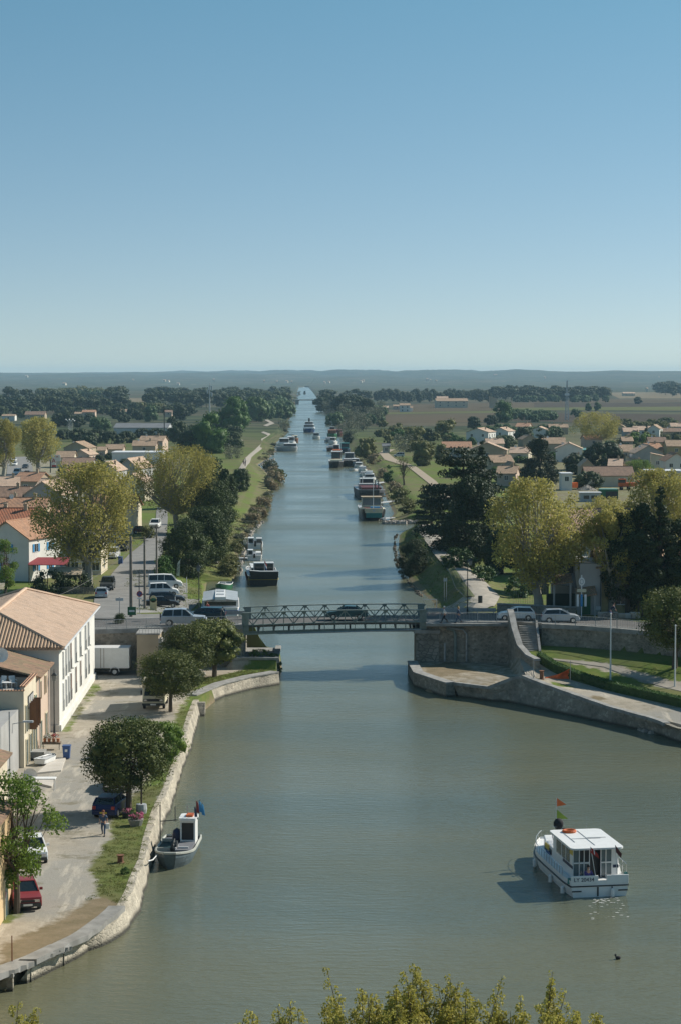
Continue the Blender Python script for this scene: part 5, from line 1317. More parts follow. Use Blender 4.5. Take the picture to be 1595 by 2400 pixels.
# ------- turquoise awning
x, y = G(1340, 1051, 5.2)
tag(MB().side([(0, 0), (-1.6, -.7), (-1.6, -.78), (0, -.08)], -5, 5).build('awning', 'awning_teal', None, (x, y - .1, 5.4)), 'turquoise awning pulled out over a villa terrace', 'awning')
# ------- hipped white building
hb = thing('town_house', 'long white two storey building with hipped peach tile roof beside the gravel lane', 'house', (-24.0, 181, 1.2), .022)
Lh, Wh, Zh = 32.6, 12.2, 7.25
w_ = MB().box(-Wh, 0, 0, Lh, -1, Zh); w_.build('wall', 'white_plaster', hb)
MB().box(0.003, .16, .0, Lh, -1, .55).box(-Wh, 0, -.14, -.003, -1, .55).build('plinth', 'white_plaster', hb)
rf = MB(); o = .45; ap0 = (-Wh / 2, Wh / 2, Zh + 2.35); ap1 = (-Wh / 2, Lh - Wh / 2, Zh + 2.35)
c0, c1, c2, c3 = (o, -o, Zh), (o, Lh + o, Zh), (-Wh - o, Lh + o, Zh), (-Wh - o, -o, Zh)
rf.add([c0, c1, c2, c3, ap0, ap1] + [(p[0], p[1], Zh - .18) for p in (c0, c1, c2, c3)], [(0, 1, 5, 4), (1, 2, 5), (2, 3, 4, 5), (3, 0, 4), (0, 6, 7, 1), (1, 7, 8, 2), (2, 8, 9, 3), (3, 9, 6, 0), (6, 9, 8, 7)])
ro = rf.build('roof', 'tile_peach', hb, uv=True)
rd = MB()
for a, b in ((c0, ap0), (c3, ap0), (ap0, ap1), (c1, ap1), (c2, ap1)): rd.tube([(a[0], a[1], a[2] + .05), (b[0], b[1], b[2] + .06)], .16, 6)
rd.build('ridge_tiles', 'tile_peach', ro)
# barrel tiles of the near hip, one rib each
rb = MB(); n = 44
for k in range(n):
    x = o - .15 - (Wh + 2 * o - .3) * k / (n - 1); t = 1 - abs(x + Wh / 2) / (Wh / 2 + o)
    if t < .03: continue
    y1 = -o + t * (Wh / 2 + o); z1 = Zh + 2.35 * t
    rb.tube([(x, -o - .08, Zh + .02), (x, y1, z1 + .03)], .1, 5)
rb.build('barrel_tiles', 'tile_tan', ro)
MB().tube([(o + .05, -o, Zh - .1), (o + .05, Lh + o, Zh - .1)], .09, 6).build('gutter', 'pale_grey', hb)
ys = [207, 204, 199, 194.7, 190.4, 188.4, 186.3, 184.0]
for i, Y in enumerate(ys):
    yy = Y - 181
    for lv, z in ((0, 4.1), (1, 1.35)):
        sh = (i in (3, 4) and lv == 1) or (i == 4 and lv == 0) or (i in (2,) and lv == 1)
        wo = MB()
        ww = .5 if i < 5 else .3
        wo.box(.003, .045, yy - ww, yy + ww, z, z + 2.35, 1); wo.box(.003, .07, yy - ww - .08, yy - ww, z, z + 2.4); wo.box(.003, .07, yy + ww, yy + ww + .08, z, z + 2.4); wo.box(.003, .07, yy - ww - .08, yy + ww + .08, z + 2.35, z + 2.45)
        wn = wo.build('window', ['white_paint', 'roof_grey'], hb)
        if sh: MB().box(.05, .09, yy - ww, yy + .1, z, z + 2.35).build('shutter', 'brown_paint', wn)
        rl = MB()
        for q in range(7): rl.bar((.09, yy - ww + ww * 2 * q / 6, z), (.09, yy - ww + ww * 2 * q / 6, z + .95), .02, .02)
        rl.bar((.09, yy - ww, z + .95), (.09, yy + ww, z + .95), .04, .04); rl.build('guard_rail', 'galv', wn)
    if i < 6: MB().box(.003, .14, yy + 1.35, yy + 1.45, 3.95, 4.03).build('lamp', 'dark_metal', hb)
# ------- beige house with roof terrace
bh = thing('town_house', 'beige two storey house with roof terrace and dark name plate on its facade', 'house', (-24.5, 164, 1.2), .012)
MB().box(-11, 0, 0, 7.6, -1, 5.2).box(-11, -.0, 0, .3, 5.2, 6.0).box(-.3, 0, .3, 7.6, 5.2, 6.25).box(-11, -10.7, .3, 7.6, 5.2, 6.0).build('wall', 'cream_plaster', bh)
MB().box(-11.1, .06, -.06, .34, 6.003, 6.07).box(-.36, .08, .34, 7.6, 6.253, 6.34).build('parapet_cap', 'tile_orange', bh, uv=True)
MB().box(-10.7, -.3, .3, 7.6, 5.19, 5.22).build('terrace_floor', 'grey_plaster', bh)
MB().box(-11, 0.02, 7.62, 16, -1, 6.0).build('wall', 'pink_plaster', bh)
rf = MB(); slab(rf, [(.4, 7.4, 6.05), (.4, 16.3, 6.05), (-6, 16.3, 7.7), (-6, 7.4, 7.7)], .15); slab(rf, [(-12, 7.4, 6.2), (-12, 16.3, 6.2), (-6.003, 16.3, 7.7), (-6.003, 7.4, 7.7)], .15)
ro = rf.build('roof', 'tile_old', bh, uv=True)
MB().box(-4.6, -3.7, 8.2, 9.2, 6.4, 8.0).build('chimney', 'tan_plaster', ro); dish(ro, -2.9, 8.0, 7.3, .62)
pl_ = MB().box(.003, .07, 2.2, 5.2, 4.25, 5.25).build('name_plate', 'dark_metal', bh)
MB().box(.074, .09, 2.3, 3.05, 4.33, 5.17).box(.074, .09, 3.25, 5.1, 4.33, 5.17).build('panel', 'grey_plaster', pl_)
def vwin(r, y, z, w, h, fr='cream_paint', gl='glass_pale', sh=None, x=0.0, nm='window'):
    b = MB().box(x + .003, x + .04, y - w / 2, y + w / 2, z, z + h, 1).box(x + .003, x + .09, y - w / 2 - .1, y - w / 2, z, z + h + .1).box(x + .003, x + .09, y + w / 2, y + w / 2 + .1, z, z + h + .1).box(x + .003, x + .09, y - w / 2, y + w / 2, z + h, z + h + .1)
    o = b.build(nm, [fr, gl], r)
    if sh:
        MB().box(x + .1, x + .62, y - w / 2 - .05, y - w / 2, z, z + h).box(x + .1, x + .62, y + w / 2, y + w / 2 + .05, z, z + h).build('shutter', sh, o)
    return o
vwin(bh, 1.1, 2.6, .9, 2.1); vwin(bh, 3.0, 2.6, .9, 2.1, sh='brown_paint'); vwin(bh, 4.9, 2.6, .9, 2.1, sh='brown_paint'); vwin(bh, 6.6, 2.7, .9, 2.0, gl='teal')
vwin(bh, 1.3, 0, .9, 2.0, nm='door'); vwin(bh, 3.3, 0, 1.0, 2.1, nm='door'); vwin(bh, 5.2, 0, 1.0, 2.2); vwin(bh, 6.7, 0, .9, 2.2)
vwin(bh, 9.6, 3.9, .8, 1.5, gl='brown_paint', x=.02); vwin(bh, 12.8, 3.9, .8, 1.5, gl='brown_paint', x=.02); vwin(bh, 9.8, 0, .9, 2.1, nm='door', x=.02); vwin(bh, 13.2, 0, 1.0, 2.2, nm='door', x=.02)
for i, q in enumerate((8.6, 14.6)): MB().tube([(.12, q, 6), (.12, q, 0)], .05, 6).build('down_pipe', 'pale_grey', bh)
# neighbour lower grey house, its tile edge, peach house at the very left
nb = thing('town_house', 'lower grey walled house with one row of weathered tiles at the left edge', 'house', (-24.9, 150.5, 1.2))
MB().box(-11, 0, 0, 13.3, -1, 4.6).build('wall', 'grey_plaster', nb)
rf = MB(); slab(rf, [(-2.4, -.3, 4.9), (-2.4, 13.3, 4.9), (-8, 13.3, 6.2), (-8, -.3, 6.2)], .15); rf.build('roof', 'tile_old', nb, uv=True)
ph = thing('town_house', 'peach walled house at the bottom left edge behind the leaning tree', 'house', (-18.8, 98, 1.2))
MB().box(-11, 0, 0, 22.3, -1, 6.0).build('wall', 'peach_plaster', ph)
rf = MB(); slab(rf, [(.35, -.3, 6.0), (.35, 22.6, 6.0), (-5.5, 22.6, 7.6), (-5.5, -.3, 7.6)], .15); rf.build('roof', 'tile_old', ph, uv=True)
MB().tube([(.1, 22, 6.0), (.1, 22, 0)], .06, 6).build('down_pipe', 'brown_paint', ph)
vwin(ph, 20.2, 0, 1.0, 2.1, nm='door')
ph = thing('town_house', 'cream walled house with a rear yard beyond the leaning tree at left', 'house', (-23.3, 124, 1.2))
MB().box(-11, 0, 0, 24, -1, 4.0).build('wall', 'cream_plaster', ph)
rf = MB(); slab(rf, [(.35, -.3, 4.0), (.35, 24.3, 4.0), (-5.5, 24.3, 5.6), (-5.5, -.3, 5.6)], .15); rf.build('roof', 'tile_old', ph, uv=True)
vwin(ph, 18, 0, 1.0, 2.1, nm='door')
# ------- right: grey and ochre house on the road with porches
rh = thing('corner_house', 'tall grey corner house with two small tiled porches facing the road', 'house', (*G(1378, 1440, 5.4), 5.4), -.04)
s = 21.3
MB().box(-1.0, 1.4, 0, 10, -4, 5.6).build('wall', 'grey_plaster', rh)
MB().box(-3.6, -1.003, 8.0, 10, -4, 6.0).build('wall', 'grey_plaster', rh)
MB().box(-3.1, -1.2, 7.8, 7.998, 3.6, 5.2).build('window', 'glass', rh)
rf = MB(); slab(rf, [(-3.3, 5.0, 2.9), (-1.05, 4.0, 2.6), (-1.05, 8, 3.9), (-3.3, 8, 3.9)], .12); rf.build('porch_roof', 'roof_grey', rh)
for dx, dz, dy in ((-2.9, .2, 0), (-.35, -1.0, -1.6)):
    pf = MB(); slab(pf, [(dx - 1.1, dy - .6, 3.2 + dz), (dx + 1.1, dy - .6, 3.5 + dz), (dx + 1.0, dy + 1.6, 4.2 + dz), (dx - 1.2, dy + 1.6, 3.9 + dz)], .14)
    po = pf.build('porch_roof', 'tile_old', rh, uv=True)
    MB().box(dx - 1.0, dx - .8, dy, dy + .2, -.2, 3.15 + dz).box(dx + .8, dx + 1.0, dy, dy + .2, -.2, 3.3 + dz).build('post', 'grey_plaster', po)
MB().box(-.9, .2, -.05, .0 - .003, 0, 2.2).build('door', 'green_paint', rh)
MB().tube([(1.3, -.1, 5.5), (1.3, -.1, 0)], .05, 6).build('down_pipe', 'dark_metal', rh)
MB().box(.6, 1.3, -.14, -.004, .5, .9).build('meter_box', 'pale_grey', rh)
oh = thing('ochre_house', 'ochre rendered house with tiled roof behind the dark cypresses', 'house', (*G(1398, 1440, 5.4), 5.4), -.04)
MB().box(.5, 9.6, .5, 10, -4, 5.4).build('wall', 'ochre_plaster', oh)
MB().box(.2, .5 - .003, .4, .8, -.3, 3.2).box(9.6, 9.9, .4, .8, -.3, 3.2).build('quoin', 'grey_plaster', oh)
rf = MB(); slab(rf, [(-.2, -.2, 5.2), (10, -.2, 5.2), (10, 5.2, 7.4), (-.2, 5.2, 7.4)], .15); slab(rf, [(-.2, 10.6, 5.2), (10, 10.6, 5.2), (10, 5.205, 7.4), (-.2, 5.205, 7.4)], .15); rf.build('roof', 'tile_old', oh, uv=True)
for k in (2.6, 4.9): add_window(oh, k, .5, 1.1, .9, 1.2, 'y')
MB().box(6.9, 7.8, .44, .497, 0, 2.3).build('door', 'orange_paint', oh)
h_(1395, 1250, 6.4, 190, 14, 'hall with red and cream streaked tile roof behind the big plane tree', 'x', 3.0, .03, 'grey_plaster', 'tile_old', 3, 0, 0, lift=2.6)
h_(1255, 1322, 3.2, 60, 6, 'open dark shed sheltering parked cars behind the yard', 'f', .3, 0, 'dark_metal', 'roof_grey', 0, 0, 0, name='car_shed', cat='shed', lift=3.2)
# yard gate wall
x, y = G(1262, 1432, 5.45)
yg = thing('yard_gate', 'dark green sheet gate with thin bar fence on top beside the big plane trunk', 'gate', (x, y, 5.4))
MB().box(.9, 4.1, 1.0, 1.06, 0, 1.9).build('panel', M('gate_green', (.02, .045, .035), .6), yg)
fb = MB()
for k in range(26): fb.bar((-2.5 + k * .26, 4.0, 0), (-2.5 + k * .26, 4.0, 2.9), .02, .02)
fb.bar((-2.5, 4.0, 2.9), (4.1, 4.0, 2.9), .05, .05); fb.bar((-2.5, 4.0, .15), (4.1, 4.0, .15), .05, .05); fb.build('bar_fence', 'galv', yg)
# maroon and beige awnings at left beside the plane
for (a, b, wd, dp, mt, lb) in ((112, 1322, 92, 3.5, 'awning_red', 'maroon ribbed awning roof over the terrace at left'), (150, 1345, 80, 3.0, 'tan_plaster', 'beige flat canopy with orange end beside the forked plane trunk')):
    x, y = G(a, b, 4.4); w_ = wd * y / F
    aw = thing('canopy', lb, 'canopy', (x, y, 1.9))
    rf = MB(); slab(rf, [(-w_ / 2, 0, 2.4), (w_ / 2, 0, 2.4), (w_ / 2, dp, 3.2), (-w_ / 2, dp, 3.2)], .1); rf.build('roof', mt, aw)
    for q in (-w_ / 2 + .1, w_ / 2 - .1): MB().box(q - .06, q + .06, .1, .2, -.5, 2.45).build('post', 'timber', aw)
# low fence in front of that hedge
x, y, z = ground_at(170, 1392)
MBf = MB()
for k in range(28): MBf.box(-2.6 + k * .2, -2.45 + k * .2, 0, .03, 0, .95)
tag(MBf.build('picket_fence', 'pole_wood', None, (x, y, z)), 'grey wooden picket fence below the dark hedge and plane trunk', 'fence')['kind'] = 'x'
del bpy.data.objects['picket_fence']['kind']
# shop sign
x, y, z = ground_at(128, 1108)
def txt(s, size, mat, parent, loc, rot, name='lettering', ext=.02, al='CENTER'):
    c = bpy.data.curves.new(name, 'FONT'); c.body = s; c.size = size; c.extrude = ext; c.align_x = al; c.align_y = 'CENTER'
    o = bpy.data.objects.new('tmp', c); COL.objects.link(o)
    dg = bpy.context.evaluated_depsgraph_get(); me = bpy.data.meshes.new_from_object(o.evaluated_get(dg)); bpy.data.objects.remove(o)
    me.materials.clear(); me.materials.append(MATS[mat]); q = bpy.data.objects.new(name, me); COL.objects.link(q)
    q.location = loc; q.rotation_euler = rot
    if parent: q.parent = parent
    return q
sg = thing('shop_sign', 'white shop sign panels with red letter A on a black post', 'sign', (x, y, z))
MB().box(-2.0, 1.9, 0, .2, 3.6, 5.5).build('panel', 'paper_white', sg); MB().box(-1.3, .5, -.16, -.003, 1.9, 4.9).build('panel', 'paper_white', sg)
MB().box(-.75, .55, -.22, -.165, 1.8, 2.4).build('red_panel', 'red_paint', sg); MB().box(-1.35, -1.05, -.3, -.165, 0, 5.0).build('post', 'black_paint', sg)
txt('A', 1.9, 'red_paint', sg, (-.15, -.2, 3.7), (rad(90), 0, 0)); txt('C', 1.1, 'red_paint', sg, (-1.6, -.03, 4.5), (rad(90), 0, 0)); txt('M', .8, 'red_paint', sg, (.95, -.03, 4.9), (rad(90), 0, 0))
# vineyard and field sheets
def field(pts, mat, nm='field', dz=.05):
    P = [ground_at(*p)[:2] for p in pts]
    return struct(MB().add([(a, b, 1.75 + dz) for a, b in P], [tuple(range(len(P)))]).build(nm, mat))
def mat_field(nm, c, c2, ang, sc):
    m, nt, b = newmat(nm); w = nt.nodes.new('ShaderNodeTexWave'); w.inputs['Scale'].default_value = sc; w.inputs['Distortion'].default_value = .6
    mp = nt.nodes.new('ShaderNodeMapping'); mp.inputs['Rotation'].default_value = (0, 0, ang); tcn = nt.nodes.new('ShaderNodeTexCoord'); L(nt, tcn.outputs['Object'], mp.inputs[0]); L(nt, mp.outputs[0], w.inputs[0])
    col = mixc(nt, w.outputs['Fac'], c, c2); n = noise(nt, coords(nt, (.02, .05, 1)), 1, 5, .7)
    L(nt, mixc(nt, ramp(nt, n, .45, .65), col, c2), b.inputs['Base Color']); b.inputs['Roughness'].default_value = 1; b.inputs['Specular IOR Level'].default_value = .05; MATS[nm] = m
mat_field('vineyard', (.125, .095, .062), (.085, .07, .045), .3, .35)
mat_field('vineyard_dark', (.085, .066, .05), (.06, .05, .037), 1.2, .3)
mat_field('meadow', (.13, .135, .055), (.1, .11, .045), .3, .2)
mat_field('stubble', (.21, .17, .11), (.17, .14, .09), .3, .2)
field([(880, 992), (1180, 990), (1190, 968), (880, 972)], 'vineyard'); field([(900, 971), (1200, 967), (1200, 962), (900, 967)], 'meadow'); field([(930, 966), (1250, 961), (1250, 944), (960, 948)], 'vineyard', dz=.1)
field([(1180, 985), (1640, 1000), (1640, 972), (1200, 966)], 'vineyard_dark'); field([(1200, 962), (1640, 962), (1640, 953), (1200, 956)], 'meadow', dz=.12); field([(1200, 955), (1640, 952), (1640, 944), (1180, 944)], 'vineyard_dark'); field([(1180, 943), (1640, 943), (1640, 936), (1400, 936)], 'vineyard')
field([(1450, 934), (1640, 934), (1640, 918), (1420, 920)], 'stubble'); field([(265, 945), (345, 945), (345, 934), (270, 932)], 'stubble'); field([(60, 990), (130, 990), (125, 978), (60, 978)], 'meadow')
# far bridge over the canal
x0, y0 = G(690, 937, 5); x1, y1 = G(742, 937, 5)
fbr = thing('road_bridge', 'low distant road bridge crossing the canal near the vanishing point', 'bridge', (0, 0, 0))
MB().box(x0 - 6, x1 + 6, y0, y0 + 9, 4.2, 5.3).build('deck', 'concrete', fbr)
for q in (x0 + 3, x1 - 3): MB().box(q - 2, q + 2, y0 + .5, y0 + 8.5, -1, 4.197).build('pier', 'concrete', fbr)
# ================================================================== cars
# side outline of the body along y (front +y): list of (y, z) lower body, and glasshouse outline
CARS = {
 'hatch': dict(L=4.0, W=1.66, body=[(-1.98, .32), (-2.0, .7), (-1.9, .98), (-.2, 1.0), (.75, .98), (1.55, .84), (1.93, .66), (2.0, .34)], gl=[(-1.86, .97), (-1.5, 1.38), (-.2, 1.43), (.15, 1.38), (.95, .97)], r=.3),
 'old': dict(L=4.0, W=1.6, body=[(-1.98, .35), (-2.0, .72), (-1.9, .92), (-.2, .93), (.7, .92), (1.9, .80), (1.98, .6), (2.0, .38)], gl=[(-1.85, .91), (-1.3, 1.34), (-.1, 1.38), (.1, 1.36), (.8, .91)], r=.29),
 'estate': dict(L=4.7, W=1.75, body=[(-2.3, .34), (-2.35, .75), (-2.25, .98), (0, 1.0), (1.0, .96), (2.0, .84), (2.3, .62), (2.35, .36)], gl=[(-2.22, .97), (-1.95, 1.42), (-.2, 1.47), (.3, 1.42), (1.1, .95)], r=.32),
 'sedan': dict(L=4.4, W=1.7, body=[(-2.15, .34), (-2.2, .72), (-2.05, .95), (-1.3, .97), (.8, .95), (1.8, .82), (2.15, .62), (2.2, .36)], gl=[(-1.6, .96), (-.95, 1.38), (0, 1.42), (.25, 1.38), (1.0, .94)], r=.31),
 'suv': dict(L=4.8, W=1.88, body=[(-2.35, .45), (-2.4, .9), (-2.3, 1.15), (0, 1.17), (.95, 1.14), (2.1, 1.04), (2.35, .8), (2.4, .48)], gl=[(-2.28, 1.14), (-2.0, 1.76), (-.2, 1.84), (.25, 1.78), (1.0, 1.13)], r=.39),
 'mpv': dict(L=4.1, W=1.72, body=[(-2.0, .36), (-2.05, .8), (-1.98, 1.08), (0, 1.1), (1.0, 1.06), (1.75, .9), (2.0, .66), (2.05, .38)], gl=[(-1.96, 1.07), (-1.86, 1.72), (-.2, 1.8), (.35, 1.74), (1.15, 1.04)], r=.31),
 'van': dict(L=4.8, W=1.9, body=[(-2.4, .4), (-2.4, 1.0), (-2.38, 1.2), (0, 1.2), (1.5, 1.15), (2.2, .95), (2.4, .7), (2.4, .4)], gl=[(-2.37, 1.18), (-2.3, 1.95), (-.2, 2.0), (.9, 1.93), (1.6, 1.14)], r=.34),
}
CARN = {'hatch': 'hatchback', 'old': 'hatchback', 'estate': 'estate_car', 'sedan': 'saloon_car', 'suv': 'off_road_car', 'mpv': 'family_van', 'van': 'van'}
def car(kind, paint, label, px=None, py=None, rz=0, pos=None, plate='paper_white', group=None, cat=None):
    K = CARS[kind]; Wd = K['W'] / 2; Lh = K['L'] / 2; r_ = K['r']
    x, y, z = pos or ground_at(px, py)
    r = thing(CARN[kind], label, cat or ('van' if kind == 'van' else 'car'), (x, y, z), rz, group)
    bod = K['body']; axF, axR = Lh * .64, -Lh * .62
    low = []
    zb = bod[0][1]
    # lower outline with wheel arches, as rings across the width
    out = list(bod)
    bot = []
    for ax in (axF, axR):
        for k in range(7):
            a = math.pi * k / 6; bot.append((ax + (r_ + .07) * math.cos(a), r_ * .95 + (r_ + .07) * math.sin(a) * .92))
    bot = [(Lh * .97, zb - .06)] + bot[:7] + bot[7:] + [(-Lh * .97, zb - .06)]
    prof = out + bot
    def inset(p, k, kz): return (p[0] * (1 - k), p[1] - (kz if p[1] > .9 else 0))
    rings = []
    for xx, k, kz in ((-Wd, .015, .05), (-Wd + .05, 0, .01), (Wd - .05, 0, .01), (Wd, .015, .05)):
        rings.append([(xx, *inset(p, k, kz)) for p in prof])
    MB().rings(rings).build('body', paint, r)
    gl = K['gl']; tw = .16
    tz = max(p[1] for p in gl); bz = gl[0][1]
    def gx(z_): return Wd - .06 - tw * (z_ - bz) / (tz - bz)
    g = MB(); rg = []
    cab = MB()
    gi = [(p[0] * .985, p[1] - (.035 if p[1] > bz + .2 else 0)) for p in gl]
    cab_r = []
    for s in (-1, 1): cab_r.append([(s * (gx(p[1]) - .012), p[0], p[1]) for p in gi])
    cab.rings(cab_r).build('glazing', 'car_glass', r)
    # roof panel and pillars in body colour
    rp = MB(); top = [p for p in gl if p[1] > tz - .12]
    rp.rings([[(-gx(p[1]) - .0, p[0], p[1] - .03), (-gx(p[1]) * .95, p[0], p[1] + .012), (gx(p[1]) * .95, p[0], p[1] + .012), (gx(p[1]), p[0], p[1] - .03)] for p in top])
    rp.build('roof', paint, r)
    for s in (-1, 1):
        n = len(gl)
        for i in (0, n - 2):
            a, b = gl[i], gl[i + 1]
            MB().bar((s * (gx(a[1]) + .0), a[0], a[1]), (s * gx(b[1]), b[0], b[1]), .07, .09).build('pillar', paint, r)
        for yy in ([-.1] if kind in ('hatch',) else [-.15, -1.1]):
            if gl[0][0] + .3 < yy: MB().bar((s * (gx(bz)), yy, bz), (s * gx(tz - .03), yy * .97, tz - .03), .05, .08).build('pillar', paint, r)
    for ax in (axF, axR):
        for s in (-1, 1):
            w_ = MB().tube([(s * (Wd - .2), ax, r_), (s * (Wd - .005), ax, r_)], r_, 14).build('wheel', 'rubber', r)
            MB().tube([(s * (Wd - .02), ax, r_), (s * (Wd + .006), ax, r_)], r_ * .6, 10).build('rim', 'chrome', w_)
    zf = [p for p in bod if p[0] > Lh * .9][0][1]
    for s in (-1, 1):
        MB().box(s * (Wd - .3) - .17, s * (Wd - .3) + .17, Lh * .955, Lh + .012, .56, .70).build('headlight', 'glass_pale' if 0 else 'chrome', r)
        MB().box(s * (Wd - .16) - .12, s * (Wd - .16) + .12, -Lh - .012, -Lh * .95, .66, .88).build('tail_light', 'red_paint', r)
        MB().box(s * (Wd + .09) - .09, s * (Wd + .09) + .09, gl[-1][0] - .25, gl[-1][0] - .12, bz + .02, bz + .16).build('mirror', paint, r)
    MB().box(-Wd * .93, Wd * .93, Lh * .96, Lh + .05, .3, .5).build('bumper', 'dark_metal' if kind in ('old', 'suv') else paint, r)
    MB().box(-Wd * .93, Wd * .93, -Lh - .05, -Lh * .96, .3, .52).build('bumper', 'dark_metal' if kind == 'old' else paint, r)
    MB().box(-Wd * .5, Wd * .5, Lh * .97, Lh + .02, .56, .68).build('grille', 'black_paint', r)
    MB().box(-.26, .26, Lh + .05, Lh + .062, .36, .47).build('number_plate', plate, r)
    MB().box(-.26, .26, -Lh - .062, -Lh - .05, .38, .49).build('number_plate', plate, r)
    return r
E = rad(-90); Wr = rad(90)
car('old', 'faded_red', 'faded red hatchback parked facing the camera at bottom left', 58, 2118, rad(180 + 14))
car('old', 'white_paint', 'white hatchback parked behind the red one under the leaning tree', 78, 2012, rad(180 + 12))
car('hatch', M('deep_blue', (.008, .02, .09), .3, (.007, .016, .07)), 'dark blue hatchback seen from behind beside the large umbrella pine', 262, 1906, rad(-10), plate='yellow_paint')
car('estate', 'black_paint', 'dark car almost hidden behind the large umbrella pine', 280, 1848, rad(178))
car('suv', M('silver', (.42, .46, .50), .3, (.38, .42, .46), metal=.3), 'silver off-road car with spare wheel on the road left of the bridge', 432, 1466, E, pos=(*G(432, 1467, 5.5), 5.5))
car('estate', M('deep_teal', (.01, .05, .065), .3), 'dark teal estate car with bicycles on its tail behind the silver off-road car', pos=(*G(478, 1455, 5.5), 5.5), rz=Wr)
car('hatch', 'white_paint', 'white hatchback on the road beside the stone parapet and lamp post', pos=(*G(1208, 1453, 5.5), 5.5), rz=Wr)
car('hatch', 'silver', 'silver hatchback on the road in front of the big plane tree', pos=(*G(1312, 1458.5, 5.5), 5.5), rz=rad(-93))
car('sedan', M('car_teal', (.025, .085, .095), .3), 'teal car seen through the lattice on the girder bridge', pos=(*DP(812, 1430, 226.2)[:2], RZR + .25), rz=Wr)
car('van', 'white_paint', 'white van parked furthest of the row beside the verge', 388, 1378, E + .1)
car('mpv', 'white_paint', 'white family van parked second in the row beside the verge', 385, 1396, E + .1)
car('estate', M('slate', (.05, .06, .075), .35), 'dark grey estate car parked third in the row beside the verge', 392, 1412, E + .08)
car('sedan', 'black_paint', 'black saloon parked nearest in the row beside the yellow board', 380, 1423, E + .1)
car('suv', 'dark_metal', 'dark off-road car facing the camera at the left kerb of the side road', 253, 1382, rad(182))
car('hatch', 'silver', 'small silver hatchback behind the dark off-road car at the left kerb', 239, 1400, rad(4))
car('suv', 'white_paint', 'white pick-up like car driving on the side road towards the bridge', 364, 1238, rad(178))
car('mpv', 'pale_grey', 'pale grey car facing the road beside the grey billboard', 265, 1308, rad(175))
car('estate', 'pale_grey', 'light grey car parked behind the plane tree trunk', 214, 1296, Wr)
car('sedan', 'maroon', 'dark red car parked near the bend of the side road', 330, 1250, rad(-60))
car('sedan', 'silver', 'silver car parked under the plane trees left of the side road', 290, 1250, Wr)
car('hatch', 'grey_paint', 'grey car parked left of the dark red one', 308, 1238, rad(-70))
car('mpv', 'pale_grey', 'pale blue grey car on the grass beside the dirt track', 934, 1071, Wr)
car('sedan', 'white_paint', 'white car parked in front of the white villa', 1060, 1025, Wr)
for i, (a, b, p, lb) in enumerate([(33, 1082, 'pale_grey', 'light grey car first in the car park line behind the left plane trees'), (34, 1092, 'white_paint', 'white car second in the car park line behind the left plane trees'), (41, 1113, 'white_paint', 'white van nearest in the car park between the left plane trees'), (60, 1098, 'slate', 'dark car parked right in the car park between the left plane trees'), (64, 1114, 'navy', 'navy car nearest right in the car park between the left plane trees')]):
    car('van' if i == 2 else 'hatch', p, lb, a, b, rad(180))
# car park asphalt there
P = [ground_at(*q)[:2] for q in ((15, 1125), (20, 1072), (72, 1070), (82, 1125))]
struct(MB().add([(a, b, 1.83) for a, b in P], [(0, 1, 2, 3)]).build('parking', 'asphalt_pale'))
# spare wheel and rear ladder on the silver off-road, bikes on estate tail
o = [q for q in bpy.data.objects if q.get('label', '').startswith('silver off-road')][0]
MB().tube([(.2, -2.5, 1.0), (.2, -2.42, 1.0)], .36, 12).build('spare_wheel', 'rubber', o)
def bicycle(label, loc, rz, frame='dark_metal'):
    r = thing('bicycle', label, 'bicycle', loc, rz)
    for yy in (-.52, .52):
        m = MB(); N = 16
        m.tube([(0, yy + .33 * math.cos(2 * math.pi * k / N), .34 + .33 * math.sin(2 * math.pi * k / N)) for k in range(N + 1)], .022, 5, cap=False)
        w_ = m.build('wheel', 'rubber', r)
        sp_ = MB()
        for k in range(6): a = math.pi * k / 6; sp_.bar((0, yy - .32 * math.cos(a), .34 - .32 * math.sin(a)), (0, yy + .32 * math.cos(a), .34 + .32 * math.sin(a)), .006, .006)
        sp_.build('spokes', 'chrome', w_)
    f = MB(); 
    for a, b in (((0, -.52, .34), (0, -.05, .3)), ((0, -.05, .3), (0, -.2, .85)), ((0, -.2, .85), (0, .38, .86)), ((0, .38, .86), (0, -.05, .3)), ((0, -.52, .34), (0, -.2, .8)), ((0, .36, .95), (0, .52, .34))): f.tube([a, b], .02, 5)
    f.build('frame', frame, r)
    MB().box(-.06, .06, -.33, -.08, .88, .94).build('saddle', 'black_paint', r)
    MB().tube([(-.26, .4, 1.0), (-.08, .38, .98), (.08, .38, .98), (.26, .4, 1.0)], .016, 5).build('handlebar', 'chrome', r)
    return r
x, y = G(514, 1457, 5.5)
bicycle('two wheeled bicycle carried on the tail of the dark teal estate car', (x + .35, y, 5.9), rad(90 + 80))
bicycle('second bicycle strapped behind the first at the tail of the teal estate', (x + .6, y + .2, 5.95), rad(90 + 95), 'blue_paint')
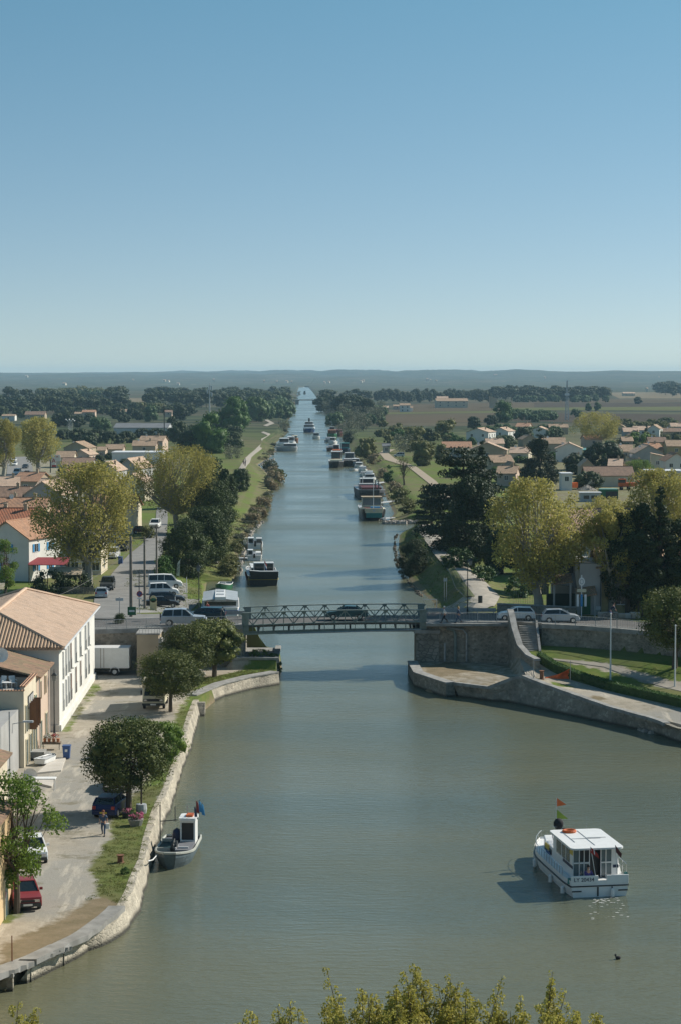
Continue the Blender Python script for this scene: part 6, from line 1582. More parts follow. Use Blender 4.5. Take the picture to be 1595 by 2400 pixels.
# camper van, cream, facing the camera
x, y = G(360, 1664, 1.2)
cv = thing('camper_van', 'cream camper van with dark windscreen parked under the front pine', 'camper van', (x, y, 1.2), rad(0))
W2 = 1.0
MB().side([(0, .45), (-.05, .95), (.12, 1.25), (.45, 1.95), (1.2, 2.05), (5.0, 2.05), (5.0, .45)], -W2, W2).build('body', 'cream_paint', cv, bev=.06)
MB().side([(.4, 2.03), (.3, 2.5), (.8, 2.75), (5.1, 2.75), (5.1, 2.03)], -W2 - .05, W2 + .05).build('roof_cabin', 'cream_paint', cv, bev=.08)
g = MB().add([(-W2 * .86, .10, 1.28), (W2 * .86, .10, 1.28), (W2 * .78, .41, 1.92), (-W2 * .78, .41, 1.92), (-W2 * .86, .16, 1.28), (W2 * .86, .16, 1.28), (W2 * .78, .47, 1.92), (-W2 * .78, .47, 1.92)], [(0, 1, 2, 3), (4, 5, 6, 7), (0, 1, 5, 4), (1, 2, 6, 5), (2, 3, 7, 6), (3, 0, 4, 7)]); g.build('windscreen', 'car_glass', cv)
gp = MB().box(-W2 * .9, W2 * .9, -.08, -.02, .78, 1.02).build('grille', 'black_paint', cv)
for s in (-1, 1):
    MB().box(s * .72 - .14, s * .72 + .14, -.1, -.081, .82, .98).build('headlight', 'chrome', cv)
    MB().box(s * 1.12 - .06, s * 1.12 + .06, .3, .4, 1.35, 1.75).build('mirror', 'black_paint', cv)
    for ax in (.9, 4.0): MB().tube([(s * (W2 - .22), ax, .33), (s * W2, ax, .33)], .33, 12).build('wheel', 'rubber', cv)
MB().box(-W2, W2, -.16, -.03, .42, .62).build('bumper', 'dark_metal', cv)
MB().box(-.26, .26, -.18, -.161, .46, .58).build('number_plate', 'paper_white', cv)
# white lorry body against the wall
x0, y0 = G(216, 1572, 1.2); x1, _ = G(312, 1572, 1.2)
lb = thing('lorry', 'long white box lorry body standing against the road wall', 'lorry', (x0 - 1.6, yn(-24) - 3.1, 1.2))
wd = x1 - x0 + 1.6
MB().box(0, wd, 0, 2.3, .75, 2.85).build('box_body', 'white_paint', lb, bev=.04)
MB().box(.1, wd - .2, .3, 2.0, .5, .748).build('chassis', 'dark_metal', lb)
MB().box(1.6, 2.15, -.02, -.003, 1.7, 2.35).build('window', 'glass', lb)
for ax in (wd - 1.5, 1.2):
    for yy in (0.0, 2.05): 
        w_ = MB().tube([(ax, yy + .02, .38), (ax, yy + .26, .38)], .38, 14).build('wheel', 'rubber', lb)
        MB().tube([(ax, yy + .0, .38), (ax, yy + .05, .38)], .22, 10).build('rim', 'pale_grey', w_)
MB().tube([(wd - 1.98, -.012, .42), (wd - 1.9, -.012, .72), (wd - 1.5, -.012, .88), (wd - 1.1, -.012, .72), (wd - 1.02, -.012, .42)], .05, 5).build('wheel_arch', 'pale_grey', lb)
MB().box(2.9, 2.94, -.01, -.004, .8, 2.8).box(wd - 2.6, wd - 2.56, -.01, -.004, .8, 2.8).build('panel_joint', 'rust', lb)
# lorry and billboard behind the plane tree
x, y, z = ground_at(270, 1291)
bb = thing('billboard', 'grey faced billboard on white posts beside the side road', 'billboard', (x, y, z))
MB().box(-2.2, 1.0, 0, .15, 1.3, 2.9).build('panel', 'grey_paint', bb)
for q in (-1.8, .6): MB().box(q - .06, q + .06, .16, .28, 0, 2.9).build('post', 'white_paint', bb)
x, y, z = ground_at(292, 1292)
car('van', 'black_paint', 'black van parked right beside the grey billboard', 288, 1290, rad(180))
# excavator, container, site hut, rubble
x, y, z = ground_at(1462, 1148)
ex = thing('excavator', 'orange excavator working behind the plane trees at right', 'excavator', (x, y, z), 0)
MB().box(-1.6, 3.2, -1, 1, .9, 1.9).build('body', 'orange_paint', ex, bev=.08); MB().box(-1.7, .3, -1.05, .2, 1.3, 2.9).build('cab', 'orange_paint', ex, bev=.1); MB().box(-1.75, .1, -1.08, .1, 1.9, 2.7).build('cab_window', 'glass', ex)
for q in (-1.1, .8): MB().side([(-1.9, .15), (-1.6, 0), (1.6, 0), (1.9, .15), (1.9, .65), (1.6, .85), (-1.6, .85), (-1.9, .65)], q, q + .5).build('track', 'rubber', ex)
MB().tube([(1.5, .3, 1.8), (2.2, .3, 3.4), (5.0, .3, 1.2)], [.22, .2, .14], 6).build('boom', 'orange_paint', ex); MB().box(4.6, 5.5, -.1, .7, .3, 1.2).build('bucket', 'orange_paint', ex)
x, y, z = ground_at(1345, 1148)
MB_ = thing('dumper', 'small orange dumper half hidden by the plane crown', 'dumper', (x, y, z)); MB().box(-.9, .9, 0, 2, .5, 1.9).build('body', 'orange_paint', MB_, bev=.08); MB().tube([(-.95, .4, .4), (-.7, .4, .4)], .4, 10).build('wheel', 'rubber', MB_); MB().tube([(.7, .4, .4), (.95, .4, .4)], .4, 10).build('wheel', 'rubber', MB_)
x, y, z = ground_at(1426, 1170)
ct = thing('container', 'dark green container with pale open top among the plane crowns', 'container', (x, y, z)); MB().box(-2.3, 2.2, 0, 3, 0, 2.4).build('body', 'green_paint', ct); MB().box(-2.2, 2.1, .1, 2.9, 2.403, 2.46).build('lid', 'awning_teal', ct)
MB().box(-.8, 2.0, -.06, -.003, .1, 1.9).build('opening', 'black_paint', ct)  # black sheet on the closed face, darkness of the inside put into its colour
x, y, z = ground_at(1382, 1176)
ct = thing('site_hut', 'grey flat site hut with dark windows left of the green container', 'hut', (x, y, z)); MB().box(-2.4, 2.5, 0, 3, 0, 2.1).build('wall', 'grey_paint', ct); MB().box(-2.6, 2.7, -.2, 3.2, 2.103, 2.25).build('roof', 'roof_white', ct)
for q in (-1.6, .2): MB().box(q, q + 1.3, -.05, -.003, .7, 1.5).build('window', 'glass', ct)
rn = random.Random(3)
rb = MB(); x, y, z = ground_at(1374, 1149)
for k in range(150):
    a = rn.uniform(0, 6.28); q = rn.random() ** .6; s_ = rn.uniform(.12, .34); h_z = 1.6 * (1 - q) * rn.uniform(.7, 1)
    px_, py_ = 2.8 * q * math.cos(a), 2.0 * q * math.sin(a)
    rb.add([(px_ + rn.uniform(-s_, s_), py_ + rn.uniform(-s_, s_), h_z + rn.uniform(-s_, s_)) for _ in range(4)], [(0, 1, 2), (0, 2, 3), (0, 3, 1), (1, 3, 2)])
rb.rings([[(2.8 * t * math.cos(2 * math.pi * k / 12), 2 * t * math.sin(2 * math.pi * k / 12), 1.4 * (1 - t)) for k in range(12)] for t in (1, .6, .05)])
tag(rb.build('rubble_heap', 'rubble', None, (x, y, z)), 'heap of pale broken rubble between the spruce and the orange excavator', 'rubble heap', kind='stuff')
# ================================================================== boats
def hull(parent, Lh, B, fb, bowz, mat, stripe=None, bow=.35, blunt=.25, name='hull', deck='pale_grey', n=18, draft=.4, sheer=0.0, flare=.92):
    def hb(t): 
        w = B / 2
        if t > 1 - bow: w *= (1 - ((t - (1 - bow)) / bow) ** 2.2 * (1 - blunt))
        if t < .12: w *= .93 + .07 * (t / .12)
        return w
    rg = []; rr = []; dk = []
    for i in range(n + 1):
        t = i / n; y = t * Lh; w = hb(t); z = fb + bowz * max(0, (t - .45) / .55) ** 2 + sheer * max(0, (.3 - t) / .3) ** 2
        wb = w * (flare if t < .6 else flare - .3 * ((t - .6) / .4) ** 2)
        yb = y - (0 if t < .8 else (t - .8) * Lh * .25)
        rg.append([(-w, y, z), (-w * .99, y, z * .72), (-(w * .6 + wb * .4), (y + yb) / 2, z * .35), (-wb, yb, 0), (-wb * .8, yb, -draft), (wb * .8, yb, -draft), (wb, yb, 0), ((w * .6 + wb * .4), (y + yb) / 2, z * .35), (w * .99, y, z * .72), (w, y, z)])
        rr.append((w, y, z))
        dk.append((w, y, z))
    h = MB(); h.rings(rg, close=False, caps=False)
    h.add(rg[0], [tuple(range(10))]); h.add(rg[-1], [tuple(range(10))[::-1]])
    ho = h.build(name, mat, parent)
    d = MB()
    d.add([(-w * .97, y, z - .12) for w, y, z in dk] + [(w * .97, y, z - .12) for w, y, z in dk], [(i, i + 1, n + 2 + i, n + 1 + i) for i in range(n)])
    d.build('deck', deck, parent)
    if stripe:
        m, zz, th = stripe
        pts = [(-w - .02, y, z * zz) for w, y, z in rr] + [(w + .02, y, z * zz) for w, y, z in rr[::-1]]
        MB().tube(pts + [pts[0]], th, 5, cap=False).build('rubbing_strake', m, parent)
    return ho, rr
def gunwale(parent, rr, mat, th=.06):
    pts = [(-w, y, z) for w, y, z in rr] + [(w, y, z) for w, y, z in rr[::-1]]
    MB().tube(pts + [pts[0]], th, 5, cap=False).build('gunwale', mat, parent)
def fender(parent, x, y, z, mat='paper_white', h=.6, name='fender'):
    return MB().tube([(x, y, z), (x, y, z - .1), (x, y, z - h + .1), (x, y, z - h)], [.04, .13, .13, .04], 8).build(name, mat, parent)
def flag(name_label, loc, h, w, hh, mats, parent=None, tri=False, drop=.3):
    """a staff with its cloth; parent given: it is a part of the boat"""
    p = MB().tube([loc, (loc[0], loc[1], loc[2] + h)], .025, 5).build('flag_staff', 'pale_grey', parent)
    x, y, z = loc[0], loc[1], loc[2] + h
    m = MB(); n = 6
    def q(u, v): return (x + u * w, y + .06 * math.sin(u * 6), z - v * hh * (1 - (u if tri else 0)) - (u * hh * .5 if tri else 0) - drop * u)
    for k in range(len(mats)):
        a, b = k / len(mats), (k + 1) / len(mats); vs = []
        for i in range(n + 1): vs += [q(i / n, a), q(i / n, b)]
        m.add(vs, [(2 * i, 2 * i + 2, 2 * i + 3, 2 * i + 1) for i in range(n)], k)
    m.build('flag_cloth', mats, p); return p
# ---------------- rental houseboat, right foreground
sx, sy = G(1404, 2102, 0)
HB = thing('houseboat', 'white rental houseboat with flat saloon roof motoring away at lower right', 'boat', (sx, sy, 0), rad(9))
ho, rr = hull(HB, 11.4, 3.85, 1.02, .25, 'white_paint', ('black_paint', .66, .05), bow=.34, blunt=.42, deck='white_paint')
MB().box(-1.78, 1.78, .02, .9, .86, .95).build('bathing_platform', 'white_paint', HB)
def rail_poly(pts, z0, z1, parent, nm='railing', mat='chrome', mid=True, th=.02):
    b = MB(); b.tube([(x, y, z1) for x, y in pts], th, 5)
    if mid: b.tube([(x, y, (z0 + z1) / 2) for x, y in pts], th * .6, 4)
    for x, y in pts: b.tube([(x, y, z0), (x, y, z1)], th, 4)
    return b.build(nm, mat, parent)
# stern bulwarks with the registration
MB().box(-1.80, -.1, -.03, .07, .80, 1.32).build('stern_panel', 'white_paint', HB, bev=.02)
MB().box(.42, 1.80, -.03, .07, .80, 1.32).build('stern_panel', 'white_paint', HB, bev=.02)
txt('LY 20434', .33, 'navy', HB, (-1.0, -.045, 1.08), (rad(90), 0, 0), 'registration', .008)
MB().box(-.18, -.08, -.035, -.0305, .05, .62).build('stern_strip', 'black_paint', HB); MB().box(.72, .80, -.035, -.0305, .2, .62).build('stern_strip', 'black_paint', HB)
for s in (-1, 1): MB().box(s * 1.45 - .3, s * 1.45 + .3, -.036, -.031, .34, .42).build('stern_strip', 'black_paint', HB)
# saloon
SW = 1.42
sal = MB().box(-SW, -SW + .06, 1.1, 5.7, .9, 2.78).box(SW - .06, SW, 1.1, 5.7, .9, 2.78).box(-SW + .06, SW - .06, 5.6, 5.7, .9, 2.78).build('saloon_wall', 'white_paint', HB)
wl_ = MB().box(-SW - .012, -SW - .003, 1.75, 4.9, 1.75, 2.55).build('side_window', 'car_glass', HB)
MB().box(-SW - .03, -SW - .013, 2.5, 2.62, 1.7, 2.6).box(-SW - .03, -SW - .013, 3.5, 3.62, 1.7, 2.6).build('window_frame', 'white_paint', wl_)
MB().box(SW + .003, SW + .012, 1.75, 4.9, 1.75, 2.55).build('side_window', 'car_glass', HB)
for s in (-1, 1): MB().box(s * (SW + .016) - .012, s * (SW + .016) + .012, .98, 3.3, 1.52, 1.7).build('blue_band', 'navy', HB)
MB().box(-SW - .02, -SW - .012, .98, 1.7, 2.35, 2.7).build('yellow_emblem', 'yellow_paint', HB)
# rear face: glass, frames, open door whose dark inside is painted black
MB().box(-SW + .06, -.38, 1.12, 1.15, .98, 2.72).build('rear_window', 'glass_pale', HB)
MB().box(.36, 1.05, 1.12, 1.15, .98, 2.72).build('rear_window', 'glass_pale', HB)
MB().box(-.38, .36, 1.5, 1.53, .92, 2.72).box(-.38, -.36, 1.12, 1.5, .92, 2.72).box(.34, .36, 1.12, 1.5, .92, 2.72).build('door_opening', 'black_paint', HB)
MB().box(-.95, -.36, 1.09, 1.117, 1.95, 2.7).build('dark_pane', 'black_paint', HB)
fr = MB()
for x in (-SW + .03, -1.0, -.7, -.36, .36, .68, 1.05): fr.box(x - .025, x + .025, 1.05, 1.11, .95, 2.76)
fr.box(-SW, -.36, 1.05, 1.11, 1.82, 1.9).box(.36, 1.05, 1.05, 1.11, 1.82, 1.9)
fr.build('window_frame', 'white_paint', HB)
MB().box(1.052, SW, 1.06, 1.15, .95, 2.76).build('rear_wall', 'white_paint', HB)
MB().box(1.12, SW - .02, 1.035, 1.057, 1.52, 1.7).build('blue_band', 'navy', HB)
# roof with rounded corners, hatches
def rounded(x0, x1, y0, y1, r, n=5):
    o = []
    for cx, cy, a0 in ((x1 - r, y0 + r, -90), (x1 - r, y1 - r, 0), (x0 + r, y1 - r, 90), (x0 + r, y0 + r, 180)):
        for k in range(n + 1):
            a = rad(a0 + 90 * k / n); o.append((cx + r * math.cos(a), cy + r * math.sin(a)))
    return o
ro = MB().prism(rounded(-1.66, 1.66, .45, 5.95, .35), 2.79, 2.9).build('roof', 'white_paint', HB)
MB().box(-1.0, -.97, 2.2, 5.4, 2.903, 2.93).box(-1.0, .9, 3.1, 3.13, 2.903, 2.93).box(.0, .03, 1.2, 3.1, 2.903, 2.93).box(.03, .06, 3.14, 5.4, 2.903, 2.93).box(.06, 1.3, 3.3, 3.33, 2.903, 2.93).build('roof_rail', 'grey_paint', ro)
# lifebuoy lying on the roof
m = MB(); m.tube([(-.55 + .38 * math.cos(2 * math.pi * k / 16), 5.1 + .3 * math.sin(2 * math.pi * k / 16), 2.98) for k in range(17)], .09, 6, cap=False)
lbuoy = m.build('lifebuoy', 'orange_paint', None); lbuoy.location = HB.location; lbuoy.rotation_euler = HB.rotation_euler
tag(lbuoy, 'orange lifebuoy ring lying on the white houseboat roof', 'lifebuoy')
# forward trunk cabin
fc = MB()
fc.prism([(-1.36, 5.7), (1.36, 5.7), (1.32, 8.0), (.95, 9.9), (-.95, 9.9), (-1.32, 8.0)], .9, 1.72); fco = fc.build('fore_cabin', 'white_paint', HB, bev=.06)
for yy in (6.3, 7.4): MB().box(-1.375, -1.362, yy, yy + .7, 1.2, 1.55).build('side_window', 'car_glass', HB)
MB().box(-1.40, -1.376, 6.9, 8.0 - .1, 1.38, 1.7).build('yellow_emblem', 'yellow_paint', HB); MB().box(-1.41, -1.401, 6.5, 7.6, 1.12, 1.3).build('blue_band', 'blue_paint', HB)
MB().box(-.45, .45, 8.2, 9.0, 1.723, 1.8).build('hatch', 'pale_grey', fco)
# railings
for s in (-1, 1):
    pts = []
    for i in range(3, 19):
        w, y, z = rr[i]; pts.append((s * (w - .08), y))
    b = MB()
    b.tube([(x, y, rr[i + 3][2] + .42) for i, (x, y) in enumerate(pts)], .018, 4)
    for i, (x, y) in enumerate(pts): b.tube([(x, y, rr[i + 3][2] - .1), (x, y, rr[i + 3][2] + .42)], .014, 4)
    b.build('railing', 'chrome', HB)
rail_poly([(1.75, .3), (1.8, 1.3), (1.82, 2.2)], 1.0, 1.9, HB)
MB().bar((1.45, 1.2, 1.0), (1.7, 3.2, 2.0), .5, .06).build('side_steps', 'white_paint', HB)
MB().tube([(-1.7 + .0, .5, 1.1), (-1.72, .45, .75)], [.17, .19], 8).build('teal_fender', 'teal', HB)
MB().tube([(1.72, .5, 1.25), (1.72, .2, 1.3)], .12, 7).build('teal_fender', 'teal', HB)
for yy, zz in ((1.3, .45), (4.2, .5), (8.2, .6), (10.0, .7)): fender(HB, -1.98 if yy < 9 else -1.5, yy, zz)
fender(HB, .75, -.16, .55)
MB().tube([(-.25, .1, 1.3), (-.6, .0, 3.1)], .025, 5).build('flag_staff', 'pale_grey', HB)
MB().add([(-.6, 0, 3.1), (-.15, -.05, 2.65), (-.05, -.05, 2.35), (-.62, 0, 2.75)], [(0, 1, 2, 3)]).add([(-.42, -.02, 2.93), (-.36, -.02, 2.88), (-.33, -.06, 2.6), (-.39, -.06, 2.66)], [(0, 1, 2, 3)], 1).build('flag_cloth', ['red_paint', 'paper_white'], HB)
MB().tube([(1.1, .1, 1.3), (.95, .0, 3.15)], .02, 5).build('flag_staff', 'pale_grey', HB)
MB().add([(.95, 0, 3.15), (1.35, -.05, 2.6), (1.3, -.05, 2.35), (1.0, 0, 2.7)], [(0, 1, 2, 3)]).build('flag_cloth', 'maroon', HB)
# bow mast with two pennants
bm_ = MB().tube([(-.35, 9.0, 1.75), (-.35, 9.0, 4.3)], .022, 5).build('flag_staff', 'pale_grey', HB)
MB().add([(-.33, 9.0, 4.3), (.3, 9.0, 3.85), (-.33, 9.0, 3.75)], [(0, 1, 2)]).build('pennant', 'orange_paint', bm_); MB().add([(-.33, 9.0, 3.55), (.45, 9.0, 2.9), (-.33, 9.0, 2.95)], [(0, 1, 2)]).build('pennant', 'leaf_bright', bm_)
MB().tube([(1.2, 7.4, 2.4), (1.2, 7.4, 2.9)], .03, 5).build('pole', 'chrome', HB)
def on_boat(B_, x, y, z):
    c, s = math.cos(B_.rotation_euler.z), math.sin(B_.rotation_euler.z)
    return (B_.location.x + x * c - y * s, B_.location.y + x * s + y * c, B_.location.z + z)
bicycle('bicycle standing on the fore deck of the white houseboat', on_boat(HB, -.62, 7.3, 1.73), rad(25))
bicycle('second bicycle leaning behind the first on the white houseboat fore deck', on_boat(HB, -.3, 7.6, 1.73), rad(15), 'blue_paint')
bgm = MB().ball((0, 0, .35), .34, 10, 0, 1.1); bgo = bgm.build('covered_bag', 'cloth_black', None, on_boat(HB, -.5, 7.9, 2.5), sm=True)
tag(bgo, 'black bag piled over the bicycles at the houseboat bow', 'bag')
# wake foam
fm = MB(); rn = random.Random(8)
for k in range(70):
    u = rn.uniform(0, 1) ** 2.2; x, y = G(1415 + rn.uniform(-35, 50) * (.6 + u), 2105 + u * 50, 0); s_ = rn.uniform(.01, .045)
    fm.add([(x + math.cos(a) * s_ * 3.2, y + math.sin(a) * s_, .02) for a in (0, 1.2, 2.4, 3.6, 4.9)], [(0, 1, 2, 3, 4)])
tag(fm.build('wake_foam', 'paper_white'), 'flecks of white foam behind the houseboat stern', 'foam', kind='stuff')
# ---------------- grey fishing boat at the left quay
sx, sy = G(425, 2040, 0)
FBt = thing('fishing_boat', 'small grey blue fishing boat with white wheelhouse moored at the left quay', 'boat', (sx - .35, sy + 7.0, 0), rad(180 - 3))
hgm = M('hull_bluegrey', (.10, .135, .15), .5, (.07, .10, .115), 2)
ho, rr = hull(FBt, 7.0, 2.5, .75, .35, 'hull_bluegrey', None, bow=.42, blunt=.3, deck=M('deck_grey', (.17, .175, .19), .8), flare=.85)
gunwale(FBt, rr, M('gunwale_pale', (.42, .43, .38), .6), .09)
# local +x is the viewer's left (boat turned round); wheelhouse on the right as seen
wh = MB().box(-1.1, -1.0, 1.2, 2.6, .6, 2.3).box(-.2, -.1, 1.2, 2.6, .6, 2.3).box(-1.0, -.2, 1.2, 1.28, .6, 2.3).box(-1.0, -.2, 2.52, 2.6, .6, 1.0).box(-1.0, -.2, 2.52, 2.6, 2.15, 2.3); who = wh.build('wheelhouse', 'white_paint', FBt)
MB().box(-1.1, -.1, 2.65, 5.2, .5, .92).build('foredeck_house', 'deck_grey', FBt)
MB().box(-1.0, -.2, 2.5, 2.525, 1.0, 2.15).build('windscreen', 'black_paint', who)
MB().prism(rounded(-1.18, -.02, 1.1, 2.8, .2), 2.303, 2.48).build('roof', 'white_paint', who); MB().box(-.9, -.45, 1.5, 2.3, 2.483, 2.6).build('life_raft', 'orange_paint', who)
MB().tube([(-.5, 1.9, 2.48), (-.5, 1.9, 3.2)], .03, 5).build('mast', 'galv', FBt)
MB().ball((.15, 2.2, 1.2), .36, 8, 0, 1.5).build('engine_cover', 'navy', FBt, sm=True)
MB().box(.35, 1.1, 2.2, 4.6, .45, .8).build('fish_hold', M('dark_green', (.012, .04, .038), .6), FBt); MB().box(.3, 1.15, 2.1, 2.2, .5, 1.0).box(.3, 1.15, 4.6, 4.68, .5, .95).build('coaming', 'gunwale_pale', FBt)
m = MB(); m.tube([(.05, 4.4 + .5 * math.cos(a), .95 + .5 * math.sin(a)) for a in [2 * math.pi * k / 16 for k in range(17)]], .05, 5, cap=False); m.tube([(-.15, 4.4, .95), (.25, 4.4, .95)], .42, 12); m.build('net_drum', 'dark_metal', FBt)
MB().box(-.15, -.05, 3.9, 4.9, .55, 1.0).build('winch_frame', 'paper_white', FBt)
MB().box(-.9, -.2, 4.6, 4.72, .923, 1.02).build('bench', 'pale_grey', FBt)
MB().box(.95, 1.05, 1.0, 5.3, .5, .55).build('side_plank', 'gunwale_pale', FBt)
g_ = MB(); g_.tube([(.1, 2.4, 2.3), (1.25, 2.4, 2.2)], .03, 4); g_.tube([(1.25, 2.4, .6), (1.25, 2.4, 3.3)], .035, 4); g_.tube([(.25, 2.4, 2.2), (.25, 2.4, 3.2)], .03, 4); g_.build('gallows', 'dark_metal', FBt)
for i, (dx, mt, hh) in enumerate(((-1.0, 'navy', 2.9), (-1.12, 'faded_red', 3.3), (-1.3, 'sky_blue', 3.35), (-1.48, 'sky_blue', 3.15))):
    st = MB().tube([(-.95 - .05 * i, 1.3, 2.4), (dx - .1, 2.3, hh + .3)], .018, 4).build('flag_pole', 'timber', FBt)
    MB().add([(dx, 2.28, hh + .3), (dx - .13, 2.2, hh + .1), (dx - .24, 2.2, hh - .6), (dx - .03, 2.3, hh - .5)], [(0, 1, 2, 3)]).build('net_flag', mt, st)
a_ = on_boat(FBt, .9, 6.4, .85); b_ = (G(348, 2018, 1.3)[0], G(348, 2018, 1.3)[1], 1.3)
tag(MB().tube([a_, tuple((a_[i] + b_[i]) / 2 - (.12 if i == 2 else 0) for i in range(3)), b_], .035, 5).build('mooring_rope', 'paper_white'), 'pale mooring rope from the fishing boat bow to the quay', 'rope')
# ---------------- black barge moored on the left beyond the bridge
def barge(name, label, px, py, wpx, Lb, rz, hm, fb, cabins, strake=None, bowz=.4, deck='grey_paint', bow=.22, blunt=.45, gw='paper_white'):
    x, y = G(px, py, 0); B = wpx * y / F
    r = thing(name, label, 'boat', (x, y, 0), rz)
    if abs(rz) > 1.5: r.location = (x, y + Lb, 0)
    ho, rr = hull(r, Lb, B, fb, bowz, hm, strake, bow=bow, blunt=blunt, deck=deck, sheer=.15)
    if gw: gunwale(r, rr, gw, .05)
    for (nm, x0, x1, y0, y1, z0, z1, mt, gl) in cabins:
        k = B / 2
        c = MB().box(x0 * k, x1 * k, y0 * Lb, y1 * Lb, z0, z1).build(nm, mt, r, bev=.05 if Lb > 9 else 0)
        if gl:
            t = min(.16, (z1 - z0) * .2)
            za, zb_ = z0 + (z1 - z0) * .35, z1 - t
            MB().box(x0 * k + .12, x1 * k - .12, y0 * Lb - .02, y1 * Lb + .02, za, zb_).build('window', gl, c); MB().box(x0 * k - .02, x1 * k + .02, y0 * Lb + .25, y1 * Lb - .25, za, zb_).build('window', gl, c)
    return r, B
r, B = barge('barge', 'black hulled live-aboard barge with white top moored left beyond the bridge', 618, 1373, 72, 17, rad(4), 'black_paint', 1.35, [('aft_bulwark', -.9, .95, .0, .03, 1.2, 1.9, 'navy', None), ('wheelhouse', -.62, .72, .14, .24, 1.3, 3.3, 'white_paint', 'glass'), ('saloon', -.78, .78, .26, .72, 1.2, 2.4, 'white_paint', 'glass'), ('deck_box', -.4, .5, .76, .84, 1.3, 1.9, 'pale_grey', None)], ('yellow_paint', .62, .035), blunt=.3)
dn = thing('dinghy', 'black and white dinghy hung across the stern of the black barge', 'dinghy', on_boat(r, B * .5 - .1, -.55, 1.75), rad(90 + 4)); hull(dn, B * .95, .95, .5, .12, 'black_paint', None, deck='paper_white', bow=.3, blunt=.4); 
pts = [(-.47, 0, .5), (-.47, B * .6, .52), (-.2, B * .93, .62), (.2, B * .93, .62), (.47, B * .6, .52), (.47, 0, .5), (-.47, 0, .5)]; MB().tube(pts, .06, 5).build('gunwale', 'paper_white', dn)
flag('', (.15, .2, 1.9), 2.0, .35, 1.0, ['red_paint', 'paper_white', 'blue_paint'], r, drop=.7)
MB().box(B * .1, B * .34, 1.0, 2.0, 1.3, 2.1).build('wood_chest', M('orange_wood', (.34, .15, .05), .6), r)
for yy in (2, 6, 10): fender(r, -B / 2 - .12, yy, 1.3, 'maroon', .7)
rail_poly([(-B * .38, 4.6), (B * .38, 4.6), (B * .38, 12), (-B * .38, 12)], 2.4, 3.0, r)
x, y = G(520, 1325, 1)
gp = thing('gangplank', 'long thin gangplank from the grassy bank to the black barge', 'gangplank', (0, 0, 0)); MB().bar((*G(522, 1324, 1.3), 1.3), (*G(583, 1328, 1.5), 1.5), .5, .08).build('plank', 'pale_grey', gp)
# green dinghy
r, B = barge('motor_boat', 'small green and white open boat near the quay wall end', 527, 1385, 34, 5, rad(172), 'green_paint', .7, [('windscreen', -.35, .35, .45, .5, .6, 1.1, 'pale_grey', None), ('thwart', -.8, .8, .3, .38, .45, .6, 'timber', None)], None, bow=.45, blunt=.15)
# white river cruiser beyond the road, left
r, B = barge('river_cruiser', 'wide white river cruiser with grey sloping panels moored just beyond the bridge at left', 517, 1455, 88, 15, rad(3), 'white_paint', 1.5, [('lower_saloon', -.9, .9, .1, .75, 1.4, 2.5, 'white_paint', 'glass'), ('deck_box', -.35, .2, .78, .9, 1.4, 2.2, 'pale_grey', None)], ('blue_paint', .8, .05))
k = B / 2
tp = MB(); slab(tp, [(-k * .95, .8, 2.55), (-k * .3, .8, 2.75), (-k * .3, 11, 2.95), (-k * .95, 11, 2.7)], .08); slab(tp, [(k * .95, .8, 2.55), (k * .3, .8, 2.75), (k * .3, 11, 2.95), (k * .95, 11, 2.7)], .08); tp.build('roof_panels', M('panel_grey', (.40, .43, .44), .4), r)
MB().box(-k * .28, k * .28, .9, 10.8, 2.6, 3.0).build('centre_roof', 'white_paint', r); MB().box(-k * .2, k * .2, 7.5, 9.6, 3.003, 3.06).box(-k * .2, k * .2, 3.5, 5, 3.003, 3.06).build('roof_hatch', 'grey_paint', r)
MB().box(k * .1, k * .8, 12, 13.6, 1.6, 2.3).build('red_cover', 'pink_paint', r); MB().box(-k * .3, -k * .0, 12.6, 12.66, 2.0, 3.0).build('windscreen', 'glass_pale', r)
# pontoon boats left
barge('cabin_boat', 'white cabin boat tied to posts nearest behind the black barge', 596, 1314, 36, 6, rad(2), 'white_paint', .7, [('cabin', -.85, -.15, .1, .45, .6, 1.8, 'white_paint', 'glass'), ('engine', -.1, .15, -.02, .08, .5, 1.2, 'black_paint', None), ('cover', .2, .9, .2, .7, .6, 1.3, 'paper_white', None)], blunt=.5)
barge('cabin_boat', 'white cabin boat tied furthest behind the black barge', 597, 1287, 38, 6, rad(2), 'white_paint', .75, [('cabin', -.8, -.1, .1, .55, .6, 2.0, 'white_paint', 'glass'), ('engine', -.05, .2, -.02, .08, .5, 1.5, 'black_paint', None), ('canopy', .2, .9, .1, .6, .7, 1.9, 'pale_grey', 'glass')], blunt=.5)
barge('cabin_boat', 'little cream boat half hidden by reeds next to the furthest white cabin boat', 577, 1277, 14, 4, rad(0), 'cream_paint', .6, [('cabin', -.6, .6, .3, .6, .5, 1.2, 'cream_paint', None)])
for q in ((580, 1290), (580, 1312), (613, 1303), (613, 1310)):
    x, y = G(*q, 0); tag(MB().tube([(x, y, -1), (x, y, 2.6 if q[0] > 600 else 1.8)], .12, 6).build('mooring_post', 'timber'), 'dark timber mooring post beside the white cabin boats', 'post', 'mooring posts by the cabin boats')
